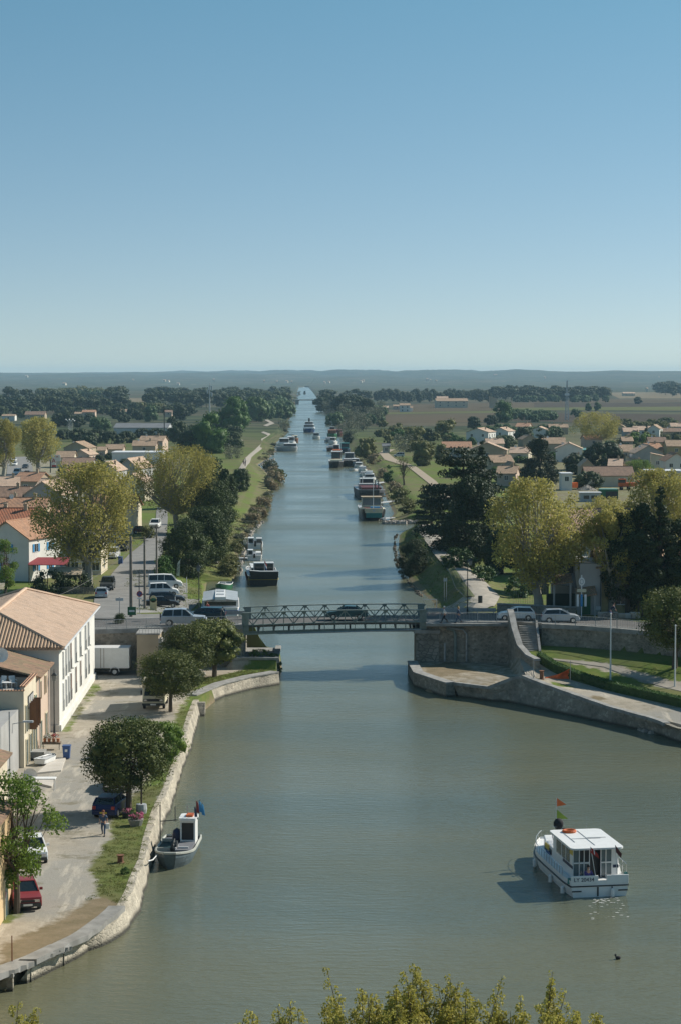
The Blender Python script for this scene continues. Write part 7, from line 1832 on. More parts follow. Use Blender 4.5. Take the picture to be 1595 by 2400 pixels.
# ---------------- right bank boats
GLS = 'glass'
r, B = barge('barge', 'cream and teal bowed barge moored nearest on the right bank', 867, 1221, 57, 22, rad(180 + 2), 'black_paint', 2.1, [('wheelhouse', -.8, .8, .40, .52, 1.9, 4.6, 'cream_paint', 'glass_pale'), ('wheelhouse_roof', -.88, .88, .38, .54, 4.6, 4.75, 'tan_plaster', None), ('hold_cover', -.75, .75, .6, .84, 1.9, 2.5, 'maroon', None), ('hatch', -.6, .2, .70, .78, 2.5, 2.75, 'sky_blue', None)], None, bowz=.6, blunt=.62, bow=.12)
k = B / 2
MB().box(-k * .98 * .66, k * .98 * .66, 21.7, 22.06, .7, 1.75).build('teal_bow_panel', 'teal', r); MB().box(-k * .72, k * .72, 21.6, 22.1, 1.75, 2.75).build('cream_bow_band', 'cream_paint', r)
for s in (-1, 1): MB().bar((s * k * .99, 14, 2.15), (s * k * .72, 21.9, 2.5), .12, .75).build('cream_bow_band', 'cream_paint', r)
MB().tube([(0, 19.5, 2.4), (0, 19.5, 8.5)], .07, 6).build('mast', 'paper_white', r); MB().box(-.25, .25, 22.1, 22.25, 2.0, 2.5).build('anchor', 'pale_grey', r)
r, B = barge('barge', 'long dark barge with red hold cover behind the teal bowed one', 858, 1172, 62, 30, rad(180 + 3), M('hull_grey', (.06, .065, .075), .6), 2.2, [('hold_cover', -.75, .75, .45, .85, 2.0, 3.0, 'maroon', None), ('wheelhouse', -.55, .55, .08, .2, 2.0, 4.4, 'white_paint', GLS), ('deck_house', -.7, .7, .22, .36, 2.0, 3.2, 'grey_paint', GLS)], None, blunt=.5, bow=.15, gw='grey_paint')
for q in (-.5, -.25): MB().tube([(q * B / 2, 27, 2.3), (q * B / 2, 27, 5.0)], .14, 6).build('bow_post', 'dark_metal', r)
MB().tube([(.2 * B, 10, 2), (.2 * B, 10, 9)], .07, 6).build('mast', 'paper_white', r)
for a in [
 ('motor_cruiser', 'white motor cruiser with dark windows behind the long dark barge', 865, 1131, 30, 12, 180, 'white_paint', 1.2, [('saloon', -.75, .75, .3, .75, 1.1, 2.4, 'white_paint', GLS), ('flybridge', -.55, .55, .35, .6, 2.4, 3.2, 'white_paint', None)]),
 ('motor_boat', 'small white speed boat ahead of the white motor cruiser', 853, 1118, 22, 7, 178, 'white_paint', .8, [('cabin', -.7, .7, .35, .7, .7, 1.5, 'white_paint', GLS)]),
 ('motor_boat', 'white boat with grey canvas cover in the middle of the small boat row', 848, 1108, 20, 8, 182, 'white_paint', .9, [('canvas', -.8, .8, .1, .6, .8, 1.9, 'pale_grey', None)]),
 ('motor_boat', 'tiny white open tender between the small moored boats', 838, 1104, 16, 5, 150, 'white_paint', .5, [('seat', -.5, .5, .3, .5, .4, .7, 'pale_grey', None)]),
 ('motor_cruiser', 'white cruiser with bright canopy at the far end of the small boat row', 841, 1099, 20, 9, 178, 'white_paint', 1.0, [('saloon', -.75, .75, .25, .7, .9, 2.1, 'white_paint', GLS)]),
 ('motor_cruiser', 'blue grey hulled cruiser next to the white topped barge', 832, 1094, 24, 12, 180, M('hull_blue', (.16, .24, .30), .4), 1.3, [('saloon', -.75, .75, .25, .7, 1.2, 2.7, 'pale_grey', GLS)]),
 ('barge', 'black hulled barge with white wheelhouse right of the twin black one', 818, 1094, 32, 20, 180, 'black_paint', 1.8, [('wheelhouse', -.7, .7, .35, .5, 1.7, 4.6, 'white_paint', GLS), ('deck_house', -.85, .85, .52, .8, 1.7, 2.6, 'pale_grey', GLS)]),
 ('barge', 'black bowed barge with white trim and wheelhouse outermost of the pair', 787, 1097, 34, 24, 180, 'black_paint', 2.0, [('wheelhouse', -.6, .6, .4, .55, 1.9, 5.2, 'maroon', GLS), ('wheelhouse_roof', -.7, .7, .38, .57, 5.2, 5.4, 'white_paint', None), ('deck_house', -.8, .8, .58, .85, 1.9, 2.8, 'cream_paint', None)]),
 ('barge', 'orange decked tug behind the outermost black barge', 789, 1070, 24, 18, 180, 'black_paint', 1.8, [('wheelhouse', -.5, .7, .3, .5, 1.7, 4.4, 'white_paint', GLS), ('deck_house', -.8, .8, .52, .8, 1.7, 2.6, 'orange_paint', None)]),
 ('motor_cruiser', 'teal canopied cruiser moored inside the orange decked tug', 808, 1062, 24, 16, 180, M('hull_dkblue', (.03, .06, .10), .4), 1.6, [('saloon', -.8, .8, .3, .7, 1.5, 4.0, 'teal', GLS)]),
 ('pontoon', 'flat dark work pontoon beyond the orange decked tug', 777, 1058, 24, 24, 180, 'rust', 1.3, [('deck_house', -.6, .6, .1, .3, 1.2, 1.8, 'grey_paint', None)]),
 ('motor_cruiser', 'white cabin boat ashore beyond the flat work pontoon', 783, 1043, 18, 12, 175, 'white_paint', 1.5, [('saloon', -.7, .7, .3, .7, 1.4, 3.4, 'white_paint', GLS)]),
 ('motor_boat', 'low grey boat furthest out beyond the flat work pontoon', 768, 1037, 18, 12, 185, 'grey_paint', 1.2, [('saloon', -.7, .7, .3, .6, 1.1, 2.4, 'pale_grey', None)]),
 ('barge', 'rusty and green hulled old barge moored by the right thicket', 778, 1028, 24, 30, 180, 'green_paint', 2.2, [('hold_cover', -.8, .8, .3, .9, 2.0, 4.2, 'rust', None), ('wheelhouse', -.5, .5, .1, .25, 2.0, 5.5, 'grey_paint', GLS)]),
 ('barge', 'dull red barge moored inside the rusty green one', 792, 1023, 20, 28, 180, 'maroon', 2.2, [('hold_cover', -.8, .8, .3, .8, 2.0, 3.4, 'maroon', None)]),
 ('motor_cruiser', 'white and blue passenger boat coming down the middle of the canal', 724, 1014, 27, 18, 180, 'blue_paint', 1.9, [('white_band', -1.0, 1.0, .02, .97, 1.85, 2.7, 'white_paint', None), ('saloon', -.88, .88, .2, .85, 2.6, 4.4, 'white_paint', GLS), ('wheelhouse', -.7, .7, .3, .7, 4.4, 6.0, 'pale_grey', GLS), ('mast', -.15, .15, .5, .53, 6, 8, 'dark_metal', None)]),
 ('motor_cruiser', 'small grey white cruiser following behind the blue white passenger boat', 741, 1029, 18, 10, 180, 'white_paint', 1.2, [('saloon', -.75, .75, .2, .7, 1.1, 3.0, 'grey_paint', GLS)]),
 ('barge', 'long grey brown barge lowest of the cluster on the left bank', 672, 1058, 50, 12, 180, 'grey_paint', 1.8, [('deck_house', -.9, .3, .2, .8, 1.7, 3.2, 'pale_grey', GLS)]),
 ('motor_cruiser', 'white cruiser in the middle of the left bank cluster', 664, 1050, 32, 12, 180, 'white_paint', 1.8, [('saloon', -.8, .6, .2, .8, 1.7, 4.2, 'white_paint', GLS)]),
 ('motor_cruiser', 'white cruiser at the right of the left bank cluster', 682, 1046, 22, 12, 180, 'white_paint', 1.8, [('saloon', -.7, .8, .2, .8, 1.7, 4.2, 'white_paint', GLS)]),
 ('barge', 'brown and cream boat furthest of the left bank cluster', 686, 1036, 26, 14, 180, 'rust', 1.6, [('deck_house', -.8, .2, .2, .8, 1.5, 3.0, 'cream_paint', GLS), ('awning', -.3, .8, .7, .9, 3.4, 3.6, 'dark_metal', None)]),
 ('motor_cruiser', 'tiny boat on the canal beyond the distant road bridge', 714, 924, 6, 14, 180, 'dark_metal', 3, [('saloon', -.7, .7, .2, .8, 2.5, 6, 'dark_metal', None)]),
]:
    nm, lb_, px, py, wp, Lb, rz_, hm_, fb_, cb = a
    barge(nm, lb_, px, py, wp, Lb, rad(rz_), hm_, fb_, cb, gw=('paper_white' if hm_ in ('black_paint', 'hull_blue') else None))
# landing stages and rock jetty
for i, (a, b, c, d, lb_) in enumerate(((896, 1215, 919, 1213, 'floating grey landing stage beside the teal bowed barge'), (886, 1178, 925, 1174, 'grey plank jetty to the long dark barge'), (870, 1134, 905, 1129, 'dark plank jetty to the white motor cruiser'), (845, 1102, 862, 1100, 'short tan jetty by the blue grey cruiser'), (548, 1308, 580, 1308, 'short wooden jetty to the nearest white cabin boat'))):
    p, q = G(a, b, .6), G(c, d, .6)
    j = thing('jetty', lb_, 'jetty', (0, 0, 0)); MB().bar((*p, .55), (*q, .6), 1.4, .18).build('deck', 'pale_grey' if i != 3 else 'timber', j)
    for t in (.2, .8): X_, Y_ = p[0] + (q[0] - p[0]) * t, p[1] + (q[1] - p[1]) * t; MB().tube([(X_, Y_ - .8, -1), (X_, Y_ - .8, .9)], .1, 5).build('post', 'timber', j)
rn = random.Random(6)
def rocks(n, pts, s0, s1, label, mat, spread=1.0):
    m = MB()
    for k in range(n):
        t = rn.random() * (len(pts) - 1); i = int(t); f = t - i
        c = [pts[i][j] + (pts[i + 1][j] - pts[i][j]) * f for j in range(3)]
        s_ = rn.uniform(s0, s1); c = [c[0] + rn.uniform(-1, 1) * spread * .5, c[1] + rn.uniform(-1, 1) * spread, c[2]]
        o = len(m.v)
        vs = []
        for a in range(6):
            an = a * math.pi / 3; vs.append((c[0] + math.cos(an) * s_ * rn.uniform(.7, 1.1), c[1] + math.sin(an) * s_ * rn.uniform(.7, 1.1), c[2] - s_ * .3))
        for a in range(6):
            an = a * math.pi / 3 + .3; vs.append((c[0] + math.cos(an) * s_ * .55, c[1] + math.sin(an) * s_ * .55, c[2] + s_ * rn.uniform(.4, .8)))
        m.add(vs, [(i_, (i_ + 1) % 6, 6 + (i_ + 1) % 6, 6 + i_) for i_ in range(6)] + [(6, 7, 8, 9, 10, 11)])
    return tag(m.build('rocks', mat), label, 'rocks', kind='stuff')
rocks(150, [(*G(897, 1226, .1), .15), (*G(935, 1226, .1), .25), (*G(985, 1225, .1), .25), (*G(1036, 1225, .1), .25)], .3, .75, 'pale boulders of the low rock jetty across the inlet', 'rubble', 2.0)
rocks(90, [(*G(560, 1345, .1), .1), (*G(566, 1315, .1), .1), (*G(572, 1285, .1), .15), (*G(590, 1247, .1), .15), (*G(618, 1221, .1), .2)], .2, .5, 'pale stones along the left waterline beyond the bridge', 'rubble', .5)
rocks(90, [(*G(985, 1397, .1), 0), (*G(940, 1347, .1), 0), (*G(926, 1310, .1), 0), (*G(923, 1285, .1), 0), (*G(928, 1250, .1), 0)], .15, .4, 'dark stones and stumps along the promontory edge', 'timber', .5)
rocks(60, [(*G(1500, 1710, .1), -.1), (*G(1540, 1716, .1), .0), (*G(1590, 1722, .1), .2)], .2, .5, 'fallen stones at the broken end of the right quay wall', 'rubble', .5)
rocks(120, [(*G(655, 1045, .1), .1), (*G(610, 1092, .1), .1), (*G(640, 1076, .1), .1)], .2, .6, 'light stones along the bay of the left bank', 'rubble', 1)
# ================================================================== street furniture
def P5(px, py): return (*G(px, py, 5.5), 5.5)
def P1(px, py): return (*G(px, py, 1.2), 1.2)
def lamp(label, loc, h, side=0, lantern='glass_pale'):
    r = thing('street_lamp', label, 'street lamp', loc)
    MB().tube([(0, 0, 0), (0, 0, .9), (0, 0, 1.0), (0, 0, h)], [.11, .09, .055, .04], 8).build('post', 'dark_metal', r)
    b = MB().tube([(0, 0, h - .6), (side * .05, 0, h + .25), (side * .35, 0, h + .45), (side * .55, 0, h + .2), (side * .5, 0, h - .1)], .025, 5).build('bracket', 'dark_metal', r)
    lx = side * .5
    l = MB().add([(lx - .2, -.2, h - .1), (lx + .2, -.2, h - .1), (lx + .2, .2, h - .1), (lx - .2, .2, h - .1), (lx - .13, -.13, h - .55), (lx + .13, -.13, h - .55), (lx + .13, .13, h - .55), (lx - .13, .13, h - .55)], [(0, 1, 2, 3), (4, 5, 6, 7), (0, 1, 5, 4), (1, 2, 6, 5), (2, 3, 7, 6), (3, 0, 4, 7)]).build('lantern', lantern, r)
    MB().add([(lx - .26, -.26, h - .1), (lx + .26, -.26, h - .1), (lx + .26, .26, h - .1), (lx - .26, .26, h - .1), (lx, 0, h + .2)], [(0, 1, 2, 3), (0, 1, 4), (1, 2, 4), (2, 3, 4), (3, 0, 4)]).build('lantern_cap', 'dark_metal', l)
    return r
lamp('tall black lamp post by the stone parapet right of the bridge', P5(1094, 1441), 6.0, .6)
lamp('black lamp post with hanging lantern beside the white river cruiser', P5(467, 1448), 5.6, -.1)
lamp('dark green lantern post standing at the corner of the white building', P1(128, 1723), 5.2, .05)
def pole(label, px, py, pyt, r0, m='pole_wood', name='utility_pole', cat='pole', arms=False):
    x, y, z = ground_at(px, py); zt = DP(px, pyt, y)[2]
    o = thing(name, label, cat, (x, y, z)); h = zt - z
    MB().tube([(0, 0, -.2), (0, 0, h)], [r0, r0 * .7], 8).build('shaft', m, o)
    if arms: MB().bar((-.5, 0, h - .5), (.5, 0, h - .5), .08, .08).build('cross_arm', m, o)
    return o, (x, y, zt)
p1, t1 = pole('thickest wooden utility pole at the road junction', 308, 1447, 1257, .2, arms=True)
p2, t2 = pole('wooden utility pole behind the blue round sign', 340, 1428, 1258, .17, arms=True)
p3, t3 = pole('furthest wooden utility pole in front of the dark pine', 368, 1372, 1229, .16, arms=True)
p4, t4 = pole('thin steel pole left of the blue round sign', 327, 1424, 1338, .07, 'dark_metal')
def wire(a, b, sag=.6, r=.018):
    m = MB(); m.tube([tuple(a[i] + (b[i] - a[i]) * k / 8 - (sag * 4 * (k / 8) * (1 - k / 8) if i == 2 else 0) for i in range(3)) for k in range(9)], r, 4)
    return tag(m.build('overhead_wire', 'dark_metal'), 'thin dark overhead wire strung between the wooden poles', 'wire', 'overhead wires')
for dx in (-.4, .4): wire((t1[0] + dx, t1[1], t1[2] - .5), (t2[0] + dx, t2[1], t2[2] - .5)); wire((t2[0] + dx, t2[1], t2[2] - .5), (t3[0] + dx, t3[1], t3[2] - .5))
wire((t1[0], t1[1], t1[2] - 1.5), (-32, 214, 8.5), 1.0)
def disc(x, y, z, r, mat, parent, name='sign_disc', t=.03):
    return MB().tube([(x, y, z), (x, y + t, z)], r, 16).build(name, mat, parent)
sg = thing('road_sign', 'round blue and red no parking disc on a thin post', 'road sign', ground_at(328, 1440)); MB().tube([(0, 0, 0), (0, 0, 2.5)], .035, 6).build('post', 'galv', sg)
d_ = disc(0, -.08, 2.3, .33, 'red_paint', sg); disc(0, -.1, 2.3, .25, 'blue_paint', d_, 'blue_field', .018); MB().bar((-.2, -.108, 2.48), (.2, -.108, 2.12), .012, .07).build('red_bar', 'red_paint', d_)
MB().box(-.25, .25, -.09, -.06, 1.72, 1.9).build('plate', 'paper_white', sg)
sg = thing('street_sign', 'small double street name sign on a thin post at the junction', 'road sign', ground_at(281, 1456)); MB().tube([(0, 0, 0), (0, 0, 2.6)], .04, 6).build('post', 'galv', sg); MB().box(-.42, .42, -.06, -.02, 2.2, 2.5).build('plate', 'pale_grey', sg)
sg = thing('sign_board', 'cream yellow advertising board beside the parked black saloon', 'sign board', ground_at(360, 1432)); MB().box(-.42, .42, -.03, .03, 0, 1.5).tube([(0, -.03, 1.5), (0, .03, 1.5)], .42, 14).build('board', M('cream_board', (.62, .52, .28), .6), sg); MB().box(-.25, .25, -.045, -.034, 1.3, 1.6).build('panel', 'green_paint', sg)
sg = thing('sign_board', 'small green board fixed low on the junction corner', 'sign board', ground_at(310, 1452)); MB().box(-.45, .45, -.25, -.2, .5, 1.4).build('board', 'green_paint', sg); MB().box(-.3, .3, -.262, -.253, .85, 1.05).build('panel', 'paper_white', sg)
fb_ = thing('feather_banner', 'white feather banner with dark lettering beside the dark bush', 'banner', ground_at(421, 1356)); MB().tube([(0, 0, 0), (.1, 0, 2.8), (.35, 0, 3.2)], .03, 5).build('pole', 'galv', fb_)
MB().add([(.02, .0, .4), (-.45, .02, .45), (-.3, .02, 2.3), (.3, 0, 3.15), (.1, 0, 2.6)], [(0, 1, 2, 3, 4)]).build('cloth', 'paper_white', fb_)
txt('NAUTIC', .42, 'navy', fb_, (-.16, -.03, 1.55), (rad(90), rad(-82), 0))
# white thin marker posts of the parking row
for a, b, c in ((411, 1428, 1398), (438, 1390, 1352), (357, 1420, 1396)):
    o, _ = pole('thin white marker post in the verge by the parked vans', a, b, c, .06, 'paper_white', 'marker_post', 'post'); o['group'] = 'white marker posts'
def rsign(label, px, py):
    x, y, z = P5(px, py); sg = thing('information_sign', label, 'sign', (x, y, z)); MB().tube([(0, 0, 0), (0, 0, 4.6)], .06, 6).build('post', 'paper_white', sg)
    MB().tube([(0, -.12, 3.9), (0, -.06, 3.9)], .45, 16).build('panel', 'paper_white', sg).scale = (.75, 1, 1.0)
    MB().box(-.5, .5, -.12, -.06, 2.75, 3.1).build('panel', 'cream_paint', sg)
    for k, xx in enumerate((-.42, 0, .42)):
        MB().box(xx - .12, xx + .12, -.12, -.06, 1.2, 2.5).build('blue_white_panel', 'paper_white' if k != 1 else 'sky_blue', sg)
    o = MB().tube([(.0 + .18 * math.cos(t), -.13, 3.9 + .26 * math.sin(t)) for t in [2 * math.pi * k / 14 for k in range(15)]], .05, 5, cap=False).build('ring_mark', 'grey_paint', sg)
rsign('white oval sign above small blue white panels by the porch', 1361, 1447)
# flagpoles
for a, b, c, lb in ((1429, 1596, 1438, 'tall white flagpole without flag rising from the clipped hedge'), (1580, 1610, 1466, 'white flagpole without flag at the right edge of the lawn')):
    x, y, z = ground_at(a, b); zt = DP(a, c, y)[2]; f_ = thing('flagpole', lb, 'flagpole', (x, y, z)); MB().tube([(0, 0, 0), (0, 0, zt - z)], [.09, .05], 8).build('shaft', 'paper_white', f_); MB().ball((0, 0, zt - z), .09, 8).build('finial', 'paper_white', f_)
for a, b, c, lb in ((1249, 1594, 1545, 'thin grey post standing in a pale foot by the iron bollard'), (1335, 1598, 1548, 'thin grey post holding the orange net')):
    pole(lb, a, b, c, .035, 'galv', 'thin_post', 'post')
x, y, z = ground_at(1268, 1592)
tag(MB().tube([(0, 0, 0), (0, 0, .1), (0, 0, .75), (0, 0, .85)], [.3, .2, .2, .28], 10).build('bollard', 'rust', None, (x, y, z)), 'dark iron mooring bollard on the right quay behind the wall peak', 'bollard')
x, y, z = P1(283, 2022)
tag(MB().tube([(0, 0, 0), (0, 0, .08), (0, 0, .42), (0, 0, .5)], [.3, .19, .19, .26], 10).build('bollard', 'rust', None, (x, y, z)), 'rusty mooring bollard on the left grass verge', 'bollard')
a = ground_at(1275, 1590); b = ground_at(1333, 1592)
nt_ = MB(); n = 8
for k in range(n + 1):
    t = k / n; x = a[0] + (b[0] - a[0]) * t; y = a[1] + (b[1] - a[1]) * t + .15 * math.sin(t * 9); h = .1 + 1.0 * t ** 1.6
    nt_.v += [(x, y, a[2] + .02), (x, y + .1, a[2] + h * .5), (x, y + .25 * math.sin(t * 5), a[2] + h)]
    if k: o = 3 * k; nt_.f += [(o - 3, o, o + 1, o - 2), (o - 2, o + 1, o + 2, o - 1)]; nt_.m += [0, 0]
tag(nt_.build('orange_net', 'orange_net'), 'crumpled orange safety net sagging beside the clipped hedge', 'safety net')
o, _ = pole('thin rusty pole at the edge of the broken quay deck', 29, 2262, 2193, .04, 'rust', 'thin_post', 'post')
# masts
x, y, z = ground_at(492, 985); ms = thing('telecom_mast', 'tall slim grey telecom mast above the green trees at left', 'mast', (x, y, z)); hh = DP(492, 897, y)[2] - z; s_ = y / F
MB().tube([(0, 0, 0), (0, 0, hh)], [1.5 * s_, .9 * s_], 8).build('shaft', 'pale_grey', ms)
for k, (dx, zz) in enumerate(((-1, .76), (1, .85), (1, .68))): MB().box(dx * 5 * s_ - 1.6 * s_, dx * 5 * s_ + 1.6 * s_, -.4, .4, hh * zz - 4 * s_, hh * zz + 5 * s_).bar((0, 0, hh * zz + 5 * s_), (dx * 5 * s_, 0, hh * zz + 5 * s_), .4, .5).build('antenna', 'pale_grey', ms)
x, y, z = ground_at(1327, 985); ms = thing('lattice_mast', 'tall grey lattice mast standing before the right vineyard', 'mast', (x, y, z)); hh = DP(1325, 892, y)[2] - z; s_ = y / F; w0, w1 = 8 * s_, 1.2 * s_
lt = []
for cx, cy in ((-1, -1), (1, -1), (1, 1), (-1, 1)): MB().bar((cx * w0 / 2, cy * w0 / 2, 0), (cx * w1 / 2, cy * w1 / 2, hh), .35, .35).build('leg', 'pale_grey', ms)
n = 12; br_ = MB()
for k in range(n):
    a, b = k / n, (k + 1) / n; wa, wb = (w0 + (w1 - w0) * a) / 2, (w0 + (w1 - w0) * b) / 2; za, zb = hh * a, hh * b
    for q in range(4):
        c1 = [(-1, -1), (1, -1), (1, 1), (-1, 1)][q]; c2 = [(-1, -1), (1, -1), (1, 1), (-1, 1)][(q + 1) % 4]
        br_.bar((c1[0] * wa, c1[1] * wa, za), (c2[0] * wb, c2[1] * wb, zb), .2, .2); br_.bar((c1[0] * wb, c1[1] * wb, zb), (c2[0] * wb, c2[1] * wb, zb), .2, .2)
br_.build('bracing', 'pale_grey', ms); MB().box(-5 * s_, 5 * s_, -1, 1, hh * .62, hh * .68).build('antenna', 'paper_white', ms)
x, y, z = ground_at(165, 1012); fl = thing('floodlight_mast', 'cluster of white floodlights on four grey poles before dark trees', 'floodlight', (x, y, z)); s_ = y / F; hh = DP(165, 984, y)[2] - z
for k in range(4): MB().tube([((k - 1.5) * 3 * s_, 0, 0), ((k - 1.5) * 3 * s_, 0, hh)], .5 * s_, 5).build('pole', 'pale_grey', fl)
for k in range(6): MB().box((k - 2.5) * 4 * s_ - 1.2 * s_, (k - 2.5) * 4 * s_ + 1.2 * s_, -1, 1, hh - (k % 2) * 3 * s_, hh + 2.2 * s_ - (k % 2) * 3 * s_).build('floodlight', 'paper_white', fl)
o, _ = pole('tall thin dark pole left of the yellow green plane', 386, 1055, 950, .25, 'dark_metal', 'thin_mast', 'mast')
# quay-side things, left
x, y, z = P1(157, 1778)
bn = thing('wheelie_bin', 'blue wheelie bin with white label standing on the lane', 'bin', (x, y, z)); MB().add([(-.24, -.28, .06), (.24, -.28, .06), (.24, .24, .06), (-.24, .24, .06), (-.3, -.36, 1.0), (.3, -.36, 1.0), (.3, .32, 1.0), (-.3, .32, 1.0)], [(0, 3, 2, 1), (4, 5, 6, 7), (0, 1, 5, 4), (1, 2, 6, 5), (2, 3, 7, 6), (3, 0, 4, 7)]).build('body', 'blue_paint', bn)
MB().box(-.33, .33, -.38, .36, 1.003, 1.08).build('lid', 'blue_paint', bn); MB().box(-.1, .1, -.36, -.33, .6, .8).build('label', 'paper_white', bn)
for s in (-.2, .2): MB().tube([(s - .03, .26, .1), (s + .03, .26, .1)], .1, 8).build('wheel', 'rubber', bn)
x, y, z = ground_at(283, 1322); bn = thing('wheelie_bin', 'distant blue bin at the kerb of the side road', 'bin', (x, y, z)); MB().box(-.35, .35, -.3, .3, .05, 1.1).build('body', 'blue_paint', bn); MB().box(-.38, .38, -.33, .33, 1.103, 1.2).build('lid', 'blue_paint', bn)
def flowers(r, cx, cy, cz, w, d, h, n, mats):
    for i, mt in enumerate(mats):
        me = leaf_mesh('flowers', [(cx + random.uniform(-w, w) * .8, cy + random.uniform(-d, d) * .8, cz + random.uniform(0, h)) for _ in range(12)], [.16] * 12, n, .045, mt, 5 + i, .9)
        o = bpy.data.objects.new('flowers' if 'flower' in mt or 'white' in mt else 'leaves', me); COL.objects.link(o); o.parent = r
fc_ = thing('flower_cart', 'old wooden cart filled with red flower pots against the beige house', 'flower cart', P1(122, 1756)); MB().box(-.75, .75, -.35, .35, .45, .6).build('bed', 'timber', fc_)
for s in (-.65, .65): MB().tube([(s, -.35, 0), (s, -.35, .45)], .03, 5).build('leg', 'dark_metal', fc_)
for k in range(4): MB().tube([(-.55 + k * .36, -.1, .6), (-.55 + k * .36, -.1, .9)], [.1, .15], 8).build('pot', 'terracotta', fc_)
flowers(fc_, 0, 0, .95, .75, .3, .25, 260, ['leaf_green', 'flower_red', 'paper_white'])
pl = thing('flower_planter', 'grey stone planter overflowing with pink flowers on the verge', 'planter', P1(319, 1935)); MB().tube([(0, 0, 0), (0, 0, .45)], [.4, .55], 10).build('tub', 'concrete', pl); flowers(pl, 0, 0, .55, .5, .45, .25, 420, ['leaf_green', 'flower_pink', 'flower_pink'])
pl = thing('flower_planter', 'dark low planter with purple flowers left of the pink one', 'planter', P1(300, 1916)); MB().tube([(0, 0, 0), (0, 0, .35)], [.35, .45], 10).build('tub', 'dark_metal', pl); flowers(pl, 0, 0, .4, .45, .4, .2, 260, ['leaf_ivy', 'flower_pink'])
pl = thing('barrel_planter', 'grey barrel planter with a small trunk beneath the large pine', 'planter', P1(332, 1906)); MB().tube([(0, 0, 0), (0, 0, .3), (0, 0, .65)], [.34, .4, .36], 12).build('tub', 'grey_paint', pl); MB().tube([(0, 0, .6), (0, 0, 2.6)], .07, 6).build('stem', 'bark', pl)
# steps and slab by the house, small trailer with dish, patio things
st = thing('door_steps', 'three pale stone steps before the door of the beige house', 'steps', P1(104, 1778))
for k in range(3): MB().box(-.3 - .35 * (2 - k) * -1, 1.0, -.6, .6, 0, .18 * (k + 1)).build('step', 'coping', st) if 0 else MB().box(-1.2, .8 - .35 * k, -.7, .7, 0.15 + .17 * k, .31 + .17 * k).build('step', 'coping', st)
bt_ = thing('small_boat', 'little white upturned boat lying by the beige house door', 'dinghy', (*P1(93, 1795)[:2], 1.36), rad(-20)); hull(bt_, 2.4, 1.0, .35, .1, 'paper_white', None, deck='pale_grey', draft=.02); gunwale(bt_, [(.5 * (1 - (k / 6) ** 3 * .8), k * .4, .36) for k in range(7)], 'grey_paint', .04)
dd = thing('satellite_dish', 'white satellite dish on the ground behind the leaning tree', 'satellite dish', P1(72, 1832)); dish(dd, 0, 0, 0, .55)
tb_ = thing('garden_table', 'white table with slanted front behind the leaning tree', 'table', P1(103, 1852)); MB().box(-.9, .9, -.4, .4, .85, .93).build('table_top', 'paper_white', tb_)
for sx_ in (-.8, .8): 
    for sy_ in (-.3, .3): MB().box(sx_ - .03, sx_ + .03, sy_ - .03, sy_ + .03, 0, .85).build('leg', 'paper_white', tb_)
def chair(label, loc, rz):
    r = thing('plastic_chair', label, 'chair', loc, rz)
    MB().box(-.25, .25, -.22, .24, .40, .44).build('seat', 'paper_white', r); MB().add([(-.25, .22, .44), (.25, .22, .44), (.27, .36, .95), (-.27, .36, .95), (-.25, .26, .44), (.25, .26, .44), (.27, .40, .95), (-.27, .40, .95)], [(0, 1, 2, 3), (7, 6, 5, 4), (0, 4, 5, 1), (2, 6, 7, 3), (1, 5, 6, 2), (0, 3, 7, 4)]).build('backrest', 'paper_white', r)
    for a in (-.22, .22):
        MB().bar((a * 1.15, -.2, .62), (a * 1.15, .25, .66), .05, .03).build('armrest', 'paper_white', r)
        for b in (-.2, .2): MB().box(a - .025, a + .025, b - .025, b + .025, 0, .4).build('leg', 'paper_white', r)
    return r
def onr(px, py): 
    x, y = G(px, py, 6.42); return (x, y, 6.42)
chair('white plastic chair facing left on the roof terrace', onr(32, 1612), rad(30)); chair('white plastic chair half cut by the left edge on the roof terrace', onr(4, 1612), rad(-30))
tb_ = thing('plastic_table', 'low white plastic table on the roof terrace between the chairs', 'table', onr(18, 1612)); MB().tube([(0, -.5, .5), (0, -.5, .54)], .4, 10).build('table_top', 'paper_white', tb_); MB().tube([(0, -.5, 0), (0, -.5, .5)], .05, 6).build('leg', 'paper_white', tb_)
# bracket street light on a pole at left
x, y = G(24, 1850, 1.2)
ll = thing('street_light', 'grey street light arm on a thin pole before the beige house', 'street light', (x, y, 1.2)); hh = DP(24, 1668, y)[2] - 1.2
MB().tube([(0, 0, 0), (0, 0, hh)], .05, 6).build('post', 'galv', ll); MB().tube([(.2, 0, hh - 1.6), (.25, 0, hh - .9), (1.2, 0, hh - .75)], .03, 5).build('arm', 'galv', ll); MB().box(1.0, 1.75, -.1, .1, hh - .8, hh - .66).build('lamp_head', 'pale_grey', ll)
# manhole, cable cover
# bin and frame near bridge right
x, y, z = ground_at(1124, 1415); tag(MB().tube([(0, 0, 0), (0, 0, 1.0)], .28, 8).build('litter_bin', 'dark_metal', None, (x, y, z)), 'small dark litter bin on the far pavement behind the parapet', 'litter bin')
x, y = G(1007, 1432, 5.4); brf = thing('barrier_frame', 'pale tubular barrier frame at the right end of the bridge', 'barrier', (x, y, 5.4)); MB().tube([(-.7, 0, 0), (-.7, 0, 1.3), (.7, 0, 1.3), (.7, 0, 0)], .05, 6).build('frame', 'pale_grey', brf)
x, y, z = ground_at(1042, 1408); sg = thing('water_gauge_post', 'thin twin grey post on the grassy slope by the road', 'post', (x, y, z)); MB().tube([(-.15, 0, 0), (-.15, 0, 3.2)], .05, 5).build('post', 'galv', sg); MB().tube([(.15, 0, 0), (.15, 0, 3.2)], .05, 5).build('post', 'galv', sg); MB().box(-.25, .25, -.1, -.05, 2.7, 3.1).build('plate', 'pale_grey', sg)
rn = random.Random(2)
